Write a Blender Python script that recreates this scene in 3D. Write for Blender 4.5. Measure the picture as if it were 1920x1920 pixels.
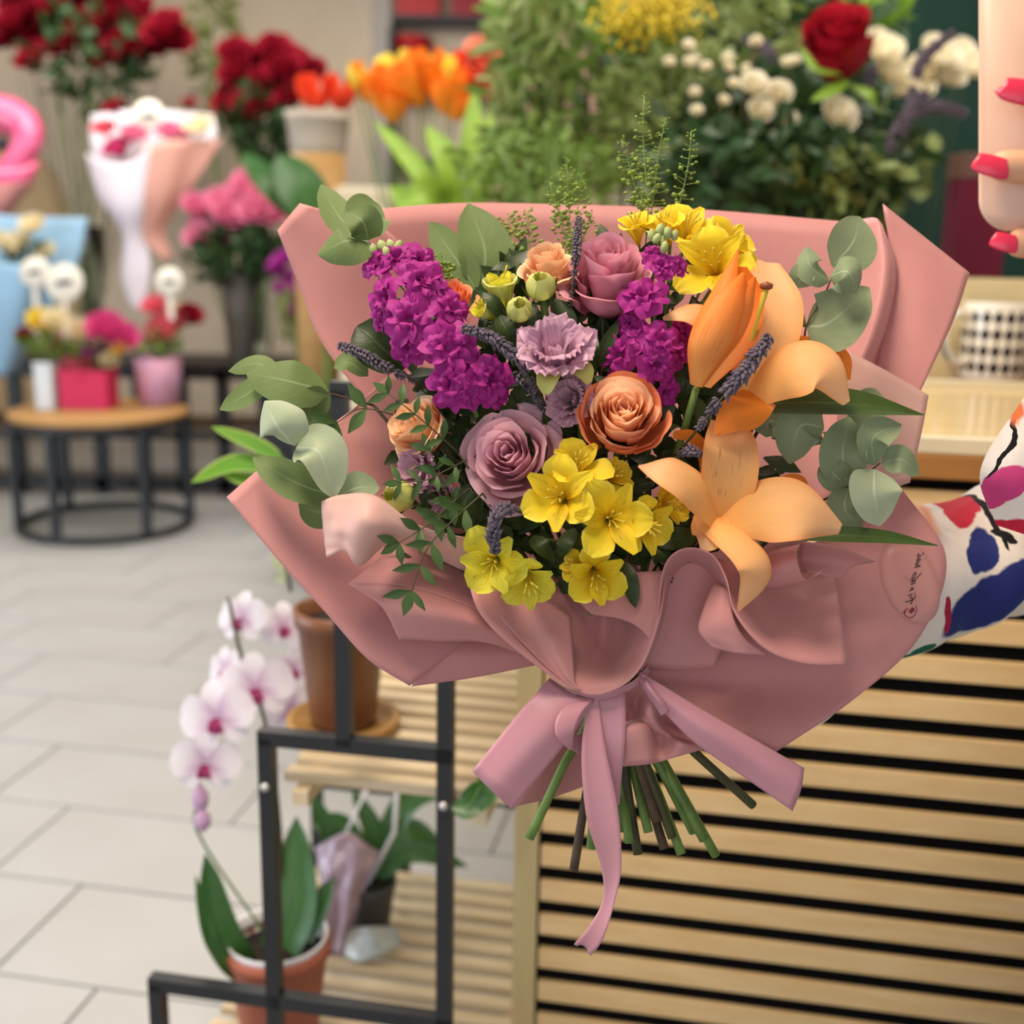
import bpy, math, random
import numpy as np

# ------------------------------------------------------------------ camera, world, lights, exposure
SC = bpy.context.scene
COL = SC.collection
for _o in list(bpy.data.objects):
    bpy.data.objects.remove(_o)
random.seed(7)
RNG = np.random.default_rng(11)
FPX = 2200.0                       # focal length in pixels of a 1920 wide frame
PITCH = math.atan(510 / FPX)
ROLL = math.radians(1.0)
EYE = np.array([0.0, 0.0, 1.25])
FW = np.array([0, math.cos(PITCH), -math.sin(PITCH)])
_X = np.array([1.0, 0, 0])
_U = np.array([0, math.sin(PITCH), math.cos(PITCH)])
RT = _X * math.cos(ROLL) + _U * math.sin(ROLL)
UP = -_X * math.sin(ROLL) + _U * math.cos(ROLL)
TW = -FW                           # towards the viewer

def P(px, py, d):                  # a point seen at a pixel, d metres along the lens axis
    return EYE + d * (FW + (px - 960) / FPX * RT + (960 - py) / FPX * UP)

def G(px, py, z=0.0):              # where the sight line of a pixel meets the height z
    v = FW + (px - 960) / FPX * RT + (960 - py) / FPX * UP
    return EYE + v * ((z - EYE[2]) / v[2])

def AX(r, u, t):                   # a direction: right, up, towards the viewer
    v = r * RT + u * UP + t * TW
    return v / np.linalg.norm(v)

from mathutils import Matrix, Vector
cam = bpy.data.cameras.new('camera')
co = bpy.data.objects.new('camera', cam)
COL.objects.link(co)
co.matrix_world = Matrix(((RT[0], UP[0], TW[0], EYE[0]), (RT[1], UP[1], TW[1], EYE[1]), (RT[2], UP[2], TW[2], EYE[2]), (0, 0, 0, 1)))
cam.sensor_width = 36.0
cam.lens = 36.0 * FPX / 1920
cam.clip_start = 0.02
cam.clip_end = 60
cam.dof.use_dof = True
cam.dof.focus_distance = 0.88
cam.dof.aperture_fstop = 3.7
SC.camera = co

SC.view_settings.view_transform = 'Standard'
SC.view_settings.look = 'None'
SC.view_settings.gamma = 1.0
SC.view_settings.use_curve_mapping = False
SC.view_settings.exposure = 0.0

world = bpy.data.worlds.new('shop_light')
SC.world = world
world.use_nodes = True
_bg = world.node_tree.nodes['Background']
_bg.inputs[0].default_value = (0.93, 0.96, 1.0, 1)
_bg.inputs[1].default_value = 0.36

def area_light(name, loc, target, size, size_y, power, color):
    L = bpy.data.lights.new(name, 'AREA')
    L.shape = 'RECTANGLE'
    L.size, L.size_y, L.energy, L.color = size, size_y, power, color
    o = bpy.data.objects.new(name, L)
    COL.objects.link(o)
    o.location = loc
    o.rotation_euler = (Vector(target) - Vector(loc)).to_track_quat('-Z', 'Y').to_euler()
    return o

area_light('ceiling_lamp_front', (-0.45, 0.70, 2.70), (0.08, 0.92, 1.2), 0.8, 0.6, 47, (1.0, 0.84, 0.66))
area_light('ceiling_lamp_middle', (0.4, 3.0, 2.8), (0.4, 3.0, 0), 2.4, 1.2, 62, (1.0, 0.91, 0.79))
area_light('ceiling_lamp_back', (-1.6, 5.2, 2.8), (-1.6, 5.4, 0), 2.6, 1.2, 70, (1.0, 0.92, 0.82))
area_light('shop_window', (-4.2, 1.6, 1.5), (-0.6, 2.6, 0.4), 3.0, 2.2, 120, (0.80, 0.89, 1.0))
area_light('shop_front_glass', (-0.6, -2.6, 1.5), (0.0, 1.0, 1.0), 3.4, 2.2, 36, (0.95, 0.95, 1.0))

# ------------------------------------------------------------------ helpers
def lin(c):
    if isinstance(c, str):
        c = [int(c[i:i + 2], 16) / 255 for i in (0, 2, 4)]
    return tuple((x / 12.92 if x <= 0.04045 else ((x + 0.055) / 1.055) ** 2.4) for x in c)

WL = {}                            # where each object's origin is in the world

def link(o, parent, loc):
    COL.objects.link(o)
    loc = np.array(loc, float)
    if parent is not None:
        o.parent = parent
        o.location = loc - WL[parent.name]
    else:
        o.location = loc
    WL[o.name] = loc
    return o

def tag(o, label=None, cat=None, group=None, kind=None):
    if label: o['label'] = label
    if cat: o['category'] = cat
    if group: o['group'] = group
    if kind: o['kind'] = kind
    return o

def thing(name, label, cat, loc, group=None):
    o = bpy.data.objects.new(name, None)
    o.empty_display_size = 0.02
    link(o, None, loc)
    return tag(o, label, cat, group)

def mk(name, V, Fs, mat, parent=None, uv=None, smooth=True, kind=None, solid=0.0, loc=None, label=None, cat=None, group=None, bevel=0.0):
    V = np.asarray(V, float).reshape(-1, 3)
    me = bpy.data.meshes.new(name)
    if loc is None:
        loc = WL[parent.name] if parent is not None else np.array([V[:, 0].mean(), V[:, 1].mean(), V[:, 2].min()])
    me.from_pydata((V - np.array(loc)).tolist(), [], [tuple(int(i) for i in f) for f in Fs])
    if mat is not None: me.materials.append(mat)
    if smooth:
        me.polygons.foreach_set('use_smooth', [True] * len(me.polygons))
    if uv is not None:
        ul = me.uv_layers.new(name='UVMap')
        vi = np.empty(len(me.loops), dtype=np.int32)
        me.loops.foreach_get('vertex_index', vi)
        ul.data.foreach_set('uv', np.asarray(uv, float)[vi].ravel())
    o = bpy.data.objects.new(name, me)
    link(o, parent, loc)
    if solid:
        m = o.modifiers.new('thickness', 'SOLIDIFY')
        m.thickness = solid
        m.offset = 0
    if bevel:
        m = o.modifiers.new('soft_edges', 'BEVEL')
        m.width = bevel
        m.segments = 2
    return tag(o, label, cat, group, kind)

def rename_stem(o): return o

def gfaces(nr, nc, off=0, closed=False):      # faces of a grid of nr rows and nc columns
    out = []
    cc = nc if closed else nc - 1
    for i in range(nr - 1):
        for j in range(cc):
            a = off + i * nc + j
            b = off + i * nc + (j + 1) % nc
            out.append((a, b, b + nc, a + nc))
    return out

def guv(nr, nc):
    v, u = np.meshgrid(np.linspace(0, 1, nr), np.linspace(0, 1, nc), indexing='ij')
    return np.stack([u.ravel(), v.ravel()], 1)

def cr(pts, n):                               # Catmull-Rom through rows of values
    p = np.asarray(pts, float)
    if p.ndim == 1: p = p[:, None]
    m = len(p)
    if m == 2:
        t = np.linspace(0, 1, n)
        return p[0] + (p[1] - p[0]) * t.reshape((-1,) + (1,) * (p.ndim - 1))
    q = np.concatenate([[2 * p[0] - p[1]], p, [2 * p[-1] - p[-2]]])
    t = np.linspace(0, m - 1, n)
    i = np.minimum(t.astype(int), m - 2)
    f = (t - i).reshape((-1,) + (1,) * (p.ndim - 1))
    a, b, c, d = q[i], q[i + 1], q[i + 2], q[i + 3]
    return 0.5 * (2 * b + (c - a) * f + (2 * a - 5 * b + 4 * c - d) * f ** 2 + (3 * b - a - 3 * c + d) * f ** 3)

def nz(v):
    v = np.asarray(v, float)
    return v / np.maximum(np.linalg.norm(v, axis=-1, keepdims=True), 1e-9)

class MB:                                     # collects pieces of ONE mesh
    def __init__(s): s.V, s.F, s.uv, s.n = [], [], [], 0
    def add(s, V, Fs, uv=None):
        V = np.asarray(V, float).reshape(-1, 3)
        s.V.append(V)
        s.F += [tuple(i + s.n for i in f) for f in Fs]
        s.uv.append(np.zeros((len(V), 2)) if uv is None else uv)
        s.n += len(V)
        return s
    def build(s, name, mat, parent=None, **k):
        return mk(name, np.concatenate(s.V), s.F, mat, parent, uv=np.concatenate(s.uv), **k)

def tube_g(pts, rad, n=7, ns=None, cap=True):
    p = np.asarray(pts, float)
    r = np.asarray(rad if hasattr(rad, '__len__') else [rad] * len(p), float)
    if ns:
        p, r = cr(p, ns), np.abs(cr(r, ns)[:, 0])
    T = nz(np.gradient(p, axis=0))
    ref = np.array([0.31, 0.17, 0.93]) if abs(T[0][2]) < 0.9 else np.array([0.9, 0.3, 0.1])
    N = []
    prev = ref
    for t in T:
        a = prev - t * np.dot(prev, t)
        a = nz(a)
        N.append(a)
        prev = a
    N = np.array(N)
    B = np.cross(T, N)
    ang = np.linspace(0, 2 * math.pi, n, endpoint=False)
    V = p[:, None] + r[:, None, None] * (N[:, None] * np.cos(ang)[None, :, None] + B[:, None] * np.sin(ang)[None, :, None])
    Fs = gfaces(len(p), n, closed=True)
    V = V.reshape(-1, 3)
    if cap:
        Fs = Fs + [tuple(range(n - 1, -1, -1)), tuple(range((len(p) - 1) * n, len(p) * n))]
    return V, Fs

def tube(name, pts, rad, mat, parent=None, n=7, ns=None, **k):
    V, Fs = tube_g(pts, rad, n, ns)
    return mk(name, V, Fs, mat, parent, **k)

def strip_g(ctrl, hw, nrm, cup=0.0, nu=7, nv=14, ruffle=0.0, fold=0.0, seed=0, twist=None):
    """a leaf or petal: a band along ctrl with half widths hw (metres), its face turned to nrm"""
    p = cr(np.asarray(ctrl, float), nv)
    w = np.maximum(cr(np.asarray(hw, float), nv)[:, 0], 0.0002)
    T = nz(np.gradient(p, axis=0))
    nrm = np.asarray(nrm, float)
    S = nz(np.cross(T, np.broadcast_to(nrm, T.shape)))
    N = np.cross(S, T)
    if twist is not None:
        a = cr(np.asarray(twist, float), nv)[:, :1]
        S, N = S * np.cos(a) + N * np.sin(a), N * np.cos(a) - S * np.sin(a)
    u = np.linspace(-1, 1, nu)
    h = cup * u ** 2 + fold * np.abs(u)
    V = p[:, None] + S[:, None] * (w[:, None, None] * u[None, :, None]) + N[:, None] * (w[:, None, None] * h[None, :, None])
    if ruffle:
        ph = seed * 1.7
        s = np.linspace(0, 1, nv)[:, None]
        V = V + N[:, None] * (ruffle * w.max() * np.sin(s * 11 + u[None] * 2.2 + ph) * np.abs(u)[None] ** 1.5)[..., None]
    return V.reshape(-1, 3), gfaces(nv, nu), guv(nv, nu)

def strip(name, ctrl, hw, nrm, mat, parent, **k):
    kw = {a: k.pop(a) for a in ('solid', 'kind', 'label', 'cat', 'group', 'loc') if a in k}
    V, Fs, uv = strip_g(ctrl, hw, nrm, **k)
    return mk(name, V, Fs, mat, parent, uv=uv, **kw)

def PX(pts):                                   # control points given as pixel, pixel, depth
    return np.array([P(*q) for q in pts])

def pstrip(name, pts, hwpx, nrm, mat, parent, **k):   # half widths in pixels at that depth
    hw = [w * q[2] / FPX for w, q in zip(hwpx, pts)]
    return strip(name, PX(pts), hw, nrm, mat, parent, **k)

def surf_g(rows, res=7):
    A = np.array([[P(*q) for q in r] for r in rows])
    nr, nc = A.shape[0], A.shape[1]
    a = cr(A, (nr - 1) * res + 1)
    b = cr(a.transpose(1, 0, 2), (nc - 1) * res + 1).transpose(1, 0, 2)
    return b

def surf(name, rows, mat, parent, res=7, solid=0.0007, crinkle=0.0, seed=0, **k):
    b = surf_g(rows, res)
    n0, n1 = b.shape[:2]
    if crinkle:
        s, t = np.meshgrid(np.linspace(0, 1, n0), np.linspace(0, 1, n1), indexing='ij')
        h = np.abs(np.sin(s * 5 + t * 9 + seed)) * np.cos(t * 13 - s * 4 + seed * 2) + 0.6 * np.abs(np.sin(s * 11 - t * 7 + seed * 3))
        b = b + TW * (crinkle * h)[..., None]
    return mk(name, b.reshape(-1, 3), gfaces(n0, n1), mat, parent, uv=guv(n0, n1), solid=solid, **k)

def frame(axis, roll=0.0):                     # 3x3 with the third column on the axis
    z = nz(axis)
    ref = UP if abs(np.dot(z, UP)) < 0.93 else RT
    x = nz(np.cross(ref, z))
    y = np.cross(z, x)
    c, s = math.cos(roll), math.sin(roll)
    return np.stack([x * c + y * s, y * c - x * s, z], 1)

def place(V, M, c, s=1.0):
    return np.asarray(V) * s @ M.T + np.asarray(c)

def inst(name, mesh, M, c, s, parent, mat=None, **k):     # a linked copy, turned and scaled
    o = bpy.data.objects.new(name, mesh)
    link(o, parent, c)
    mm = Matrix([[float(M[i][j]) for j in range(3)] for i in range(3)])
    o.rotation_mode = 'QUATERNION'
    o.rotation_quaternion = mm.to_quaternion()
    o.scale = s if hasattr(s, '__len__') else (s, s, s)
    if mat is not None and len(o.material_slots):
        o.material_slots[0].link = 'OBJECT'
        o.material_slots[0].material = mat
    return tag(o, **k)

def mesh_of(V, Fs, mat, uv=None, name='shape'):
    me = bpy.data.meshes.new(name)
    me.from_pydata(np.asarray(V).tolist(), [], [tuple(int(i) for i in f) for f in Fs])
    me.materials.append(mat)
    me.polygons.foreach_set('use_smooth', [True] * len(me.polygons))
    if uv is not None:
        ul = me.uv_layers.new(name='UVMap')
        vi = np.empty(len(me.loops), dtype=np.int32)
        me.loops.foreach_get('vertex_index', vi)
        ul.data.foreach_set('uv', np.asarray(uv)[vi].ravel())
    return me

def lathe_g(prof, c, n=28, wob=0.0, axis=None):
    a = np.linspace(0, 2 * math.pi, n, endpoint=False)
    V = []
    for r, z in prof:
        V.append(np.stack([r * np.cos(a), r * np.sin(a), np.full(n, z)], 1))
    V = np.concatenate(V)
    if axis is not None: V = V @ frame(axis).T
    uv = np.stack([np.tile(np.arange(n) / n, len(prof)), np.repeat([p[1] for p in prof], n)], 1)
    return V + np.array(c), gfaces(len(prof), n, closed=True), uv

def lathe(name, prof, c, mat, parent=None, n=28, axis=None, **k):
    V, Fs, uv = lathe_g(prof, c, n, axis=axis)
    m = len(prof)
    if prof[0][0] > 1e-4: Fs = Fs + [tuple(range(n - 1, -1, -1))]
    return mk(name, V, Fs, mat, parent, uv=uv, **k)

_BOXF = [(0, 3, 2, 1), (4, 5, 6, 7), (0, 1, 5, 4), (1, 2, 6, 5), (2, 3, 7, 6), (3, 0, 4, 7)]

def box_g(c, s, yaw=0.0):
    c = np.array(c, float)
    x, y, z = np.array(s, float) / 2
    V = np.array([[-x, -y, -z], [x, -y, -z], [x, y, -z], [-x, y, -z], [-x, -y, z], [x, -y, z], [x, y, z], [-x, y, z]])
    cs, sn = math.cos(yaw), math.sin(yaw)
    return V @ np.array([[cs, -sn, 0], [sn, cs, 0], [0, 0, 1]]).T + c, _BOXF

def box(name, c, s, mat, parent=None, yaw=0.0, **k):
    V, Fs = box_g(c, s, yaw)
    k.setdefault('smooth', False)
    return mk(name, V, Fs, mat, parent, **k)

def bar_g(p, q, w, h=None, up=(0, 0, 1)):
    p, q = np.array(p, float), np.array(q, float)
    t = nz(q - p)
    u = np.array(up, float)
    if abs(np.dot(t, u)) > 0.95: u = np.array([math.sin(YAW), math.cos(YAW), 0])
    s = nz(np.cross(t, u))
    u = np.cross(s, t)
    h = h or w
    V = []
    for e in (p, q):
        for a, b in ((-1, -1), (1, -1), (1, 1), (-1, 1)):
            V.append(e + s * a * w / 2 + u * b * h / 2)
    return np.array(V), [(0, 1, 2, 3), (4, 7, 6, 5), (0, 4, 5, 1), (1, 5, 6, 2), (2, 6, 7, 3), (3, 7, 4, 0)]

def bar(name, p, q, w, mat, parent=None, h=None, up=(0, 0, 1), **k):
    V, Fs = bar_g(p, q, w, h, up)
    k.setdefault('smooth', False)
    return mk(name, V, Fs, mat, parent, **k)

YAW = math.radians(10.6)                       # the floor, the counter and the stand share this turn

# ------------------------------------------------------------------ materials
class NT:
    def __init__(s, name):
        s.m = bpy.data.materials.new(name)
        s.m.use_nodes = True
        s.t = s.m.node_tree
        s.b = s.t.nodes['Principled BSDF']
    def n(s, typ, **k):
        o = s.t.nodes.new(typ)
        for a, v in k.items(): setattr(o, a, v)
        return o
    def l(s, a, b): s.t.links.new(a, b)
    def math(s, op, a, b=None):
        o = s.n('ShaderNodeMath', operation=op)
        for i, x in enumerate((a, b)):
            if x is None: continue
            if isinstance(x, (int, float)): o.inputs[i].default_value = x
            else: s.l(x, o.inputs[i])
        return o.outputs[0]
    def mix(s, f, a, b):
        o = s.n('ShaderNodeMix', data_type='RGBA')
        for i, x in ((0, f), (6, a), (7, b)):
            if isinstance(x, (int, float)): o.inputs[i].default_value = x
            elif isinstance(x, (tuple, list)): o.inputs[i].default_value = (*x[:3], 1)
            else: s.l(x, o.inputs[i])
        return o.outputs[2]
    def noise(s, scale, detail=3, vec=None, rough=0.55):
        o = s.n('ShaderNodeTexNoise')
        o.inputs['Scale'].default_value = scale
        o.inputs['Detail'].default_value = detail
        o.inputs['Roughness'].default_value = rough
        if vec is not None: s.l(vec, o.inputs['Vector'])
        return o.outputs['Fac']
    def coord(s, which='Object'): return s.n('ShaderNodeTexCoord').outputs[which]
    def mapping(s, vec, scale=(1, 1, 1), loc=(0, 0, 0), rot=(0, 0, 0)):
        o = s.n('ShaderNodeMapping')
        s.l(vec, o.inputs[0])
        o.inputs[1].default_value = loc
        o.inputs[2].default_value = rot
        o.inputs[3].default_value = scale
        return o.outputs[0]
    def ramp(s, fac, stops):
        o = s.n('ShaderNodeValToRGB')
        e = o.color_ramp.elements
        while len(e) < len(stops): e.new(0.5)
        for i, (p, c) in enumerate(stops):
            e[i].position = p
            e[i].color = (*c[:3], 1)
        s.l(fac, o.inputs[0])
        return o.outputs[0]
    def step(s, fac, a, b):
        o = s.n('ShaderNodeMapRange')
        o.inputs[1].default_value, o.inputs[2].default_value = a, b
        s.l(fac, o.inputs[0])
        return o.outputs[0]
    def bump(s, h, strength, dist=0.002):
        o = s.n('ShaderNodeBump')
        o.inputs['Strength'].default_value = strength
        o.inputs['Distance'].default_value = dist
        s.l(h, o.inputs['Height'])
        s.l(o.outputs[0], s.b.inputs['Normal'])
        return o.outputs[0]
    def col(s, x):
        if isinstance(x, (tuple, list)): s.b.inputs['Base Color'].default_value = (*x[:3], 1)
        else: s.l(x, s.b.inputs['Base Color'])
        s.c = x
        return s
    def rough(s, r, spec=0.5):
        s.b.inputs['Roughness'].default_value = r
        s.b.inputs['Specular IOR Level'].default_value = spec
        return s
    def trans(s, amount, tint=None):           # light shining through thin petals, leaves, paper
        out = s.t.nodes['Material Output']
        tr = s.n('ShaderNodeBsdfTranslucent')
        c = tint if tint is not None else s.c
        if isinstance(c, (tuple, list)): tr.inputs[0].default_value = (*c[:3], 1)
        else: s.l(c, tr.inputs[0])
        mx = s.n('ShaderNodeMixShader')
        mx.inputs[0].default_value = amount
        s.l(s.b.outputs[0], mx.inputs[1])
        s.l(tr.outputs[0], mx.inputs[2])
        s.l(mx.outputs[0], out.inputs[0])
        return s

def plain(name, c, rough=0.55, spec=0.4, vary=0.10, scale=9.0, metal=0.0, bump=0.0, trans=0.0, c2=None):
    t = NT(name)
    c = lin(c)
    c2 = lin(c2) if c2 else tuple(x * (1 - vary * 2.2) for x in c)
    f = t.step(t.noise(scale, 4, t.coord()), 0.32, 0.72)
    t.col(t.mix(f, c, c2)).rough(rough, spec)
    t.b.inputs['Metallic'].default_value = metal
    if bump: t.bump(t.noise(scale * 14, 3, t.coord()), bump, 0.001)
    if trans: t.trans(trans)
    return t.m

def petal_mat(name, base, tip, edge=None, trans=0.3, veins=0.10, streak=None, rough=0.55, mid=None, at=(0.0, 1.0), back=None):
    """petals: colour runs from the claw (v=0) to the tip (v=1); fine veins; optional dark streaks"""
    t = NT(name)
    uv = t.coord('UV')
    sep = t.n('ShaderNodeSeparateXYZ')
    t.l(uv, sep.inputs[0])
    u, v = sep.outputs[0], sep.outputs[1]
    wob = t.math('ADD', v, t.math('MULTIPLY', t.math('SUBTRACT', t.noise(5, 2, uv), 0.5), 0.25))
    stops = [(at[0], lin(base)), (at[1], lin(tip))]
    if mid: stops = [(at[0], lin(base)), ((at[0] + at[1]) / 2, lin(mid)), (at[1], lin(tip))]
    c = t.ramp(wob, stops)
    if edge:
        e = t.math('ABSOLUTE', t.math('SUBTRACT', u, 0.5))
        c = t.mix(t.step(t.math('ADD', e, t.math('MULTIPLY', t.noise(6, 2, uv), 0.1)), 0.40, 0.58), c, lin(edge))
    vn = t.noise(3.0, 2, t.mapping(uv, (14, 1.2, 1)))
    c = t.mix(t.math('MULTIPLY', t.step(vn, 0.45, 0.75), veins), c, tuple(x * 0.45 for x in lin(tip)))
    if streak:
        s1 = t.math('MULTIPLY', t.step(t.noise(1.0, 1, t.mapping(uv, (26, 5, 1))), 0.62, 0.72), 0.8)
        m = t.math('MULTIPLY', t.step(v, 0.24, 0.34), t.step(v, 0.80, 0.66))
        m = t.math('MULTIPLY', m, t.step(t.math('ABSOLUTE', t.math('SUBTRACT', u, 0.5)), 0.40, 0.30))
        c = t.mix(t.math('MULTIPLY', s1, m), c, lin(streak))
    if back:
        geo = t.n('ShaderNodeNewGeometry')
        c = t.mix(geo.outputs['Backfacing'], c, lin(back))
    t.col(c).rough(rough, 0.25)
    t.bump(vn, 0.25, 0.0006)
    if trans: t.trans(trans)
    return t.m

def leaf_mat(name, face, back=None, vein=None, rough=0.5, trans=0.18, spec=0.35, mott=0.15):
    t = NT(name)
    uv = t.coord('UV')
    sep = t.n('ShaderNodeSeparateXYZ')
    t.l(uv, sep.inputs[0])
    u, v = sep.outputs[0], sep.outputs[1]
    c = lin(face)
    c = t.mix(t.step(t.noise(22, 4, t.coord()), 0.35, 0.75), c, tuple(x * (1 - mott * 1.6) for x in c))
    e = t.math('ABSOLUTE', t.math('SUBTRACT', u, 0.5))
    rib = t.step(e, 0.035, 0.012)
    side = t.math('FRACT', t.math('MULTIPLY', t.math('SUBTRACT', v, t.math('MULTIPLY', e, 0.7)), 7.0))
    sv = t.math('MULTIPLY', t.step(t.math('ABSOLUTE', t.math('SUBTRACT', side, 0.5)), 0.05, 0.0), 0.35)
    rib = t.math('MAXIMUM', t.math('MULTIPLY', rib, t.step(v, 0.95, 0.4)), sv)
    vc = lin(vein) if vein else tuple(min(1, x * 1.6 + 0.02) for x in lin(face))
    c = t.mix(t.math('MULTIPLY', rib, 0.55), c, vc)
    if back:
        geo = t.n('ShaderNodeNewGeometry')
        c = t.mix(geo.outputs['Backfacing'], c, lin(back))
    t.col(c).rough(rough, spec)
    t.bump(rib, 0.3, 0.0008)
    if trans: t.trans(trans)
    return t.m

def wood_mat(name, c1, c2, rot=0.0, scale=1.0, rough=0.5, along=(1, 14, 14)):
    t = NT(name)
    v = t.mapping(t.coord(), tuple(a * scale for a in along), rot=(0, 0, rot))
    f = t.noise(3.0, 5, v, 0.6)
    t.col(t.mix(t.step(f, 0.3, 0.7), lin(c1), lin(c2))).rough(rough, 0.35)
    t.bump(f, 0.12, 0.001)
    return t.m

def paper_mat(name, c, trans=0.22, rough=0.5, c2=None):
    t = NT(name)
    f = t.noise(60, 3, t.coord())
    base = lin(c)
    if c2:
        t.col(t.mix(t.step(t.noise(3, 2, t.coord()), 0.35, 0.65), base, lin(c2)))
    else:
        t.col(t.mix(t.step(f, 0.3, 0.8), base, tuple(x * 0.95 for x in base)))
    t.rough(rough, 0.35)
    t.b.inputs['Sheen Weight'].default_value = 0.15
    t.bump(f, 0.04, 0.0005)
    t.trans(trans)
    return t.m

def glass_mat(name, c=(0.9, 0.97, 0.95), rough=0.03):
    t = NT(name)
    t.col(c).rough(rough, 0.5)
    t.b.inputs['Transmission Weight'].default_value = 1.0
    t.b.inputs['IOR'].default_value = 1.3
    return t.m

M = dict(
    pink=paper_mat('dusty_pink_paper', 'd0918e', 0.18),
    mauve=paper_mat('mauve_satin_ribbon', 'ca8f99', 0.12, 0.36),
    tissue=paper_mat('pale_tissue', 'e6beb2', 0.35),
    stemg=plain('green_stem', '6c8a3e', 0.5, vary=0.2, scale=40),
    stemd=plain('dark_stem', '4a4a28', 0.6, vary=0.2, scale=40),
    stemw=plain('woody_stem', '5a4632', 0.7, vary=0.2, scale=60),
    rose_mauve=petal_mat('mauve_rose_petal', 'dba4b0', 'e6b9c5', trans=0.42, veins=0.03),
    rose_plum=petal_mat('rosy_mauve_petal', 'cc7086', 'e2a0b0', trans=0.36, veins=0.04, edge='c05c76'),
    rose_peach=petal_mat('peach_rose_petal', 'f89a60', 'ffd6b0', trans=0.42, veins=0.03, at=(0.2, 0.8)),
    rose_peach_o=petal_mat('peach_orange_outer_petal', 'ee7838', 'f59c70', trans=0.3, veins=0.04),
    rose_pale=petal_mat('pale_peach_petal', 'f0a468', 'f6cb9f', trans=0.25, veins=0.05),
    lily=petal_mat('peach_lily_petal', 'f8b45e', 'f6c08e', edge='f4a764', trans=0.28, veins=0.10, back='f08c34'),
    lily_s=petal_mat('streaked_lily_petal', 'f4b058', 'f4b680', edge='f2a45c', trans=0.28, veins=0.10, streak='a8742a', back='f08c34'),
    lily_o=petal_mat('orange_lily_petal', 'ee8a2c', 'f08a34', trans=0.28, veins=0.12),
    bud_o=petal_mat('orange_lily_bud', 'e8a860', 'f07a1c', mid='f09648', edge='f07a20', trans=0.25, veins=0.35),
    alst=petal_mat('yellow_tepal', 'eac41a', 'f0d834', trans=0.3, veins=0.05, edge='f4e45a'),
    alst_s=petal_mat('streaked_yellow_tepal', 'e6ba16', 'eed22c', trans=0.3, veins=0.05, streak='5a2c14'),
    alst_g=petal_mat('greenish_yellow_tepal', 'd8c828', 'e6de48', trans=0.3, veins=0.05, streak='7a5a20'),
    lis=petal_mat('lilac_lisianthus_petal', 'cfc29a', 'd2a6bd', mid='c99ab2', edge='dcb6c6', trans=0.3, veins=0.08, at=(0.0, 0.7)),
    lis_d=petal_mat('dusky_lisianthus_petal', 'bc8a9c', 'cfa2b2', trans=0.25, veins=0.08),
    limeb=petal_mat('lime_bud_petal', 'a9b045', 'dfdf86', trans=0.3, veins=0.12),
    stock=petal_mat('magenta_stock_petal', 'd88fc0', 'ad2c8a', mid='aa2884', trans=0.28, veins=0.10, at=(0.0, 0.5)),
    stockbud=plain('pale_stock_bud', 'b3c07c', 0.6, vary=0.15, scale=90),
    lav=plain('lavender_calyx', '716472', 0.75, vary=0.28, scale=140),
    euc=leaf_mat('eucalyptus_leaf', '84936f', back='93a281', rough=0.62, trans=0.12, spec=0.25, vein='a9bd9e'),
    euc_g=leaf_mat('green_eucalyptus_leaf', '6c7f4a', back='7f9262', rough=0.58, trans=0.14, spec=0.25, vein='93aa7c'),
    euc_p=leaf_mat('pale_eucalyptus_leaf', 'b3bf9c', back='a0ac84', rough=0.58, trans=0.16, spec=0.3, vein='d0d8c0'),
    dark=leaf_mat('dark_green_leaf', '33441d', back='44582b', rough=0.42, trans=0.14),
    lilyleaf=leaf_mat('lily_leaf', '3d5420', back='52682e', rough=0.4, trans=0.12),
    fine=leaf_mat('fine_leaflet', '45602c', rough=0.5, trans=0.15),
    seed=plain('green_seed_pod', '9db64c', 0.5, vary=0.2, scale=70, trans=0.2),
    stamen=plain('stamen', 'd8c040', 0.5),
    stigma=plain('brown_stigma', '8a4a22', 0.5),
    black=plain('black_metal', '26282c', 0.45, vary=0.08),
    slat=wood_mat('oak_slat', 'e8c893', 'dcb67c', rot=YAW, along=(1.5, 16, 22)),
    felt=plain('black_felt', '0a0a0a', 0.9, 0.1, vary=0.1),
    oakside=wood_mat('pale_oak_side', 'cdb987', 'bda873', along=(14, 14, 1.2)),
)
# ------------------------------------------------------------------ the wrapped bouquet
TIE = P(1130, 1290, 0.93)

wrap = thing('bouquet_wrap', 'dusty pink paper wrap with flared sheets round the hand-held bouquet', 'wrapping paper', P(1130, 1300, 0.91))
def sheet(rows, mat='pink', name='paper_sheet', res=7, **k):
    return surf(name, rows, M[mat], wrap, res=res, **k)

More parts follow.
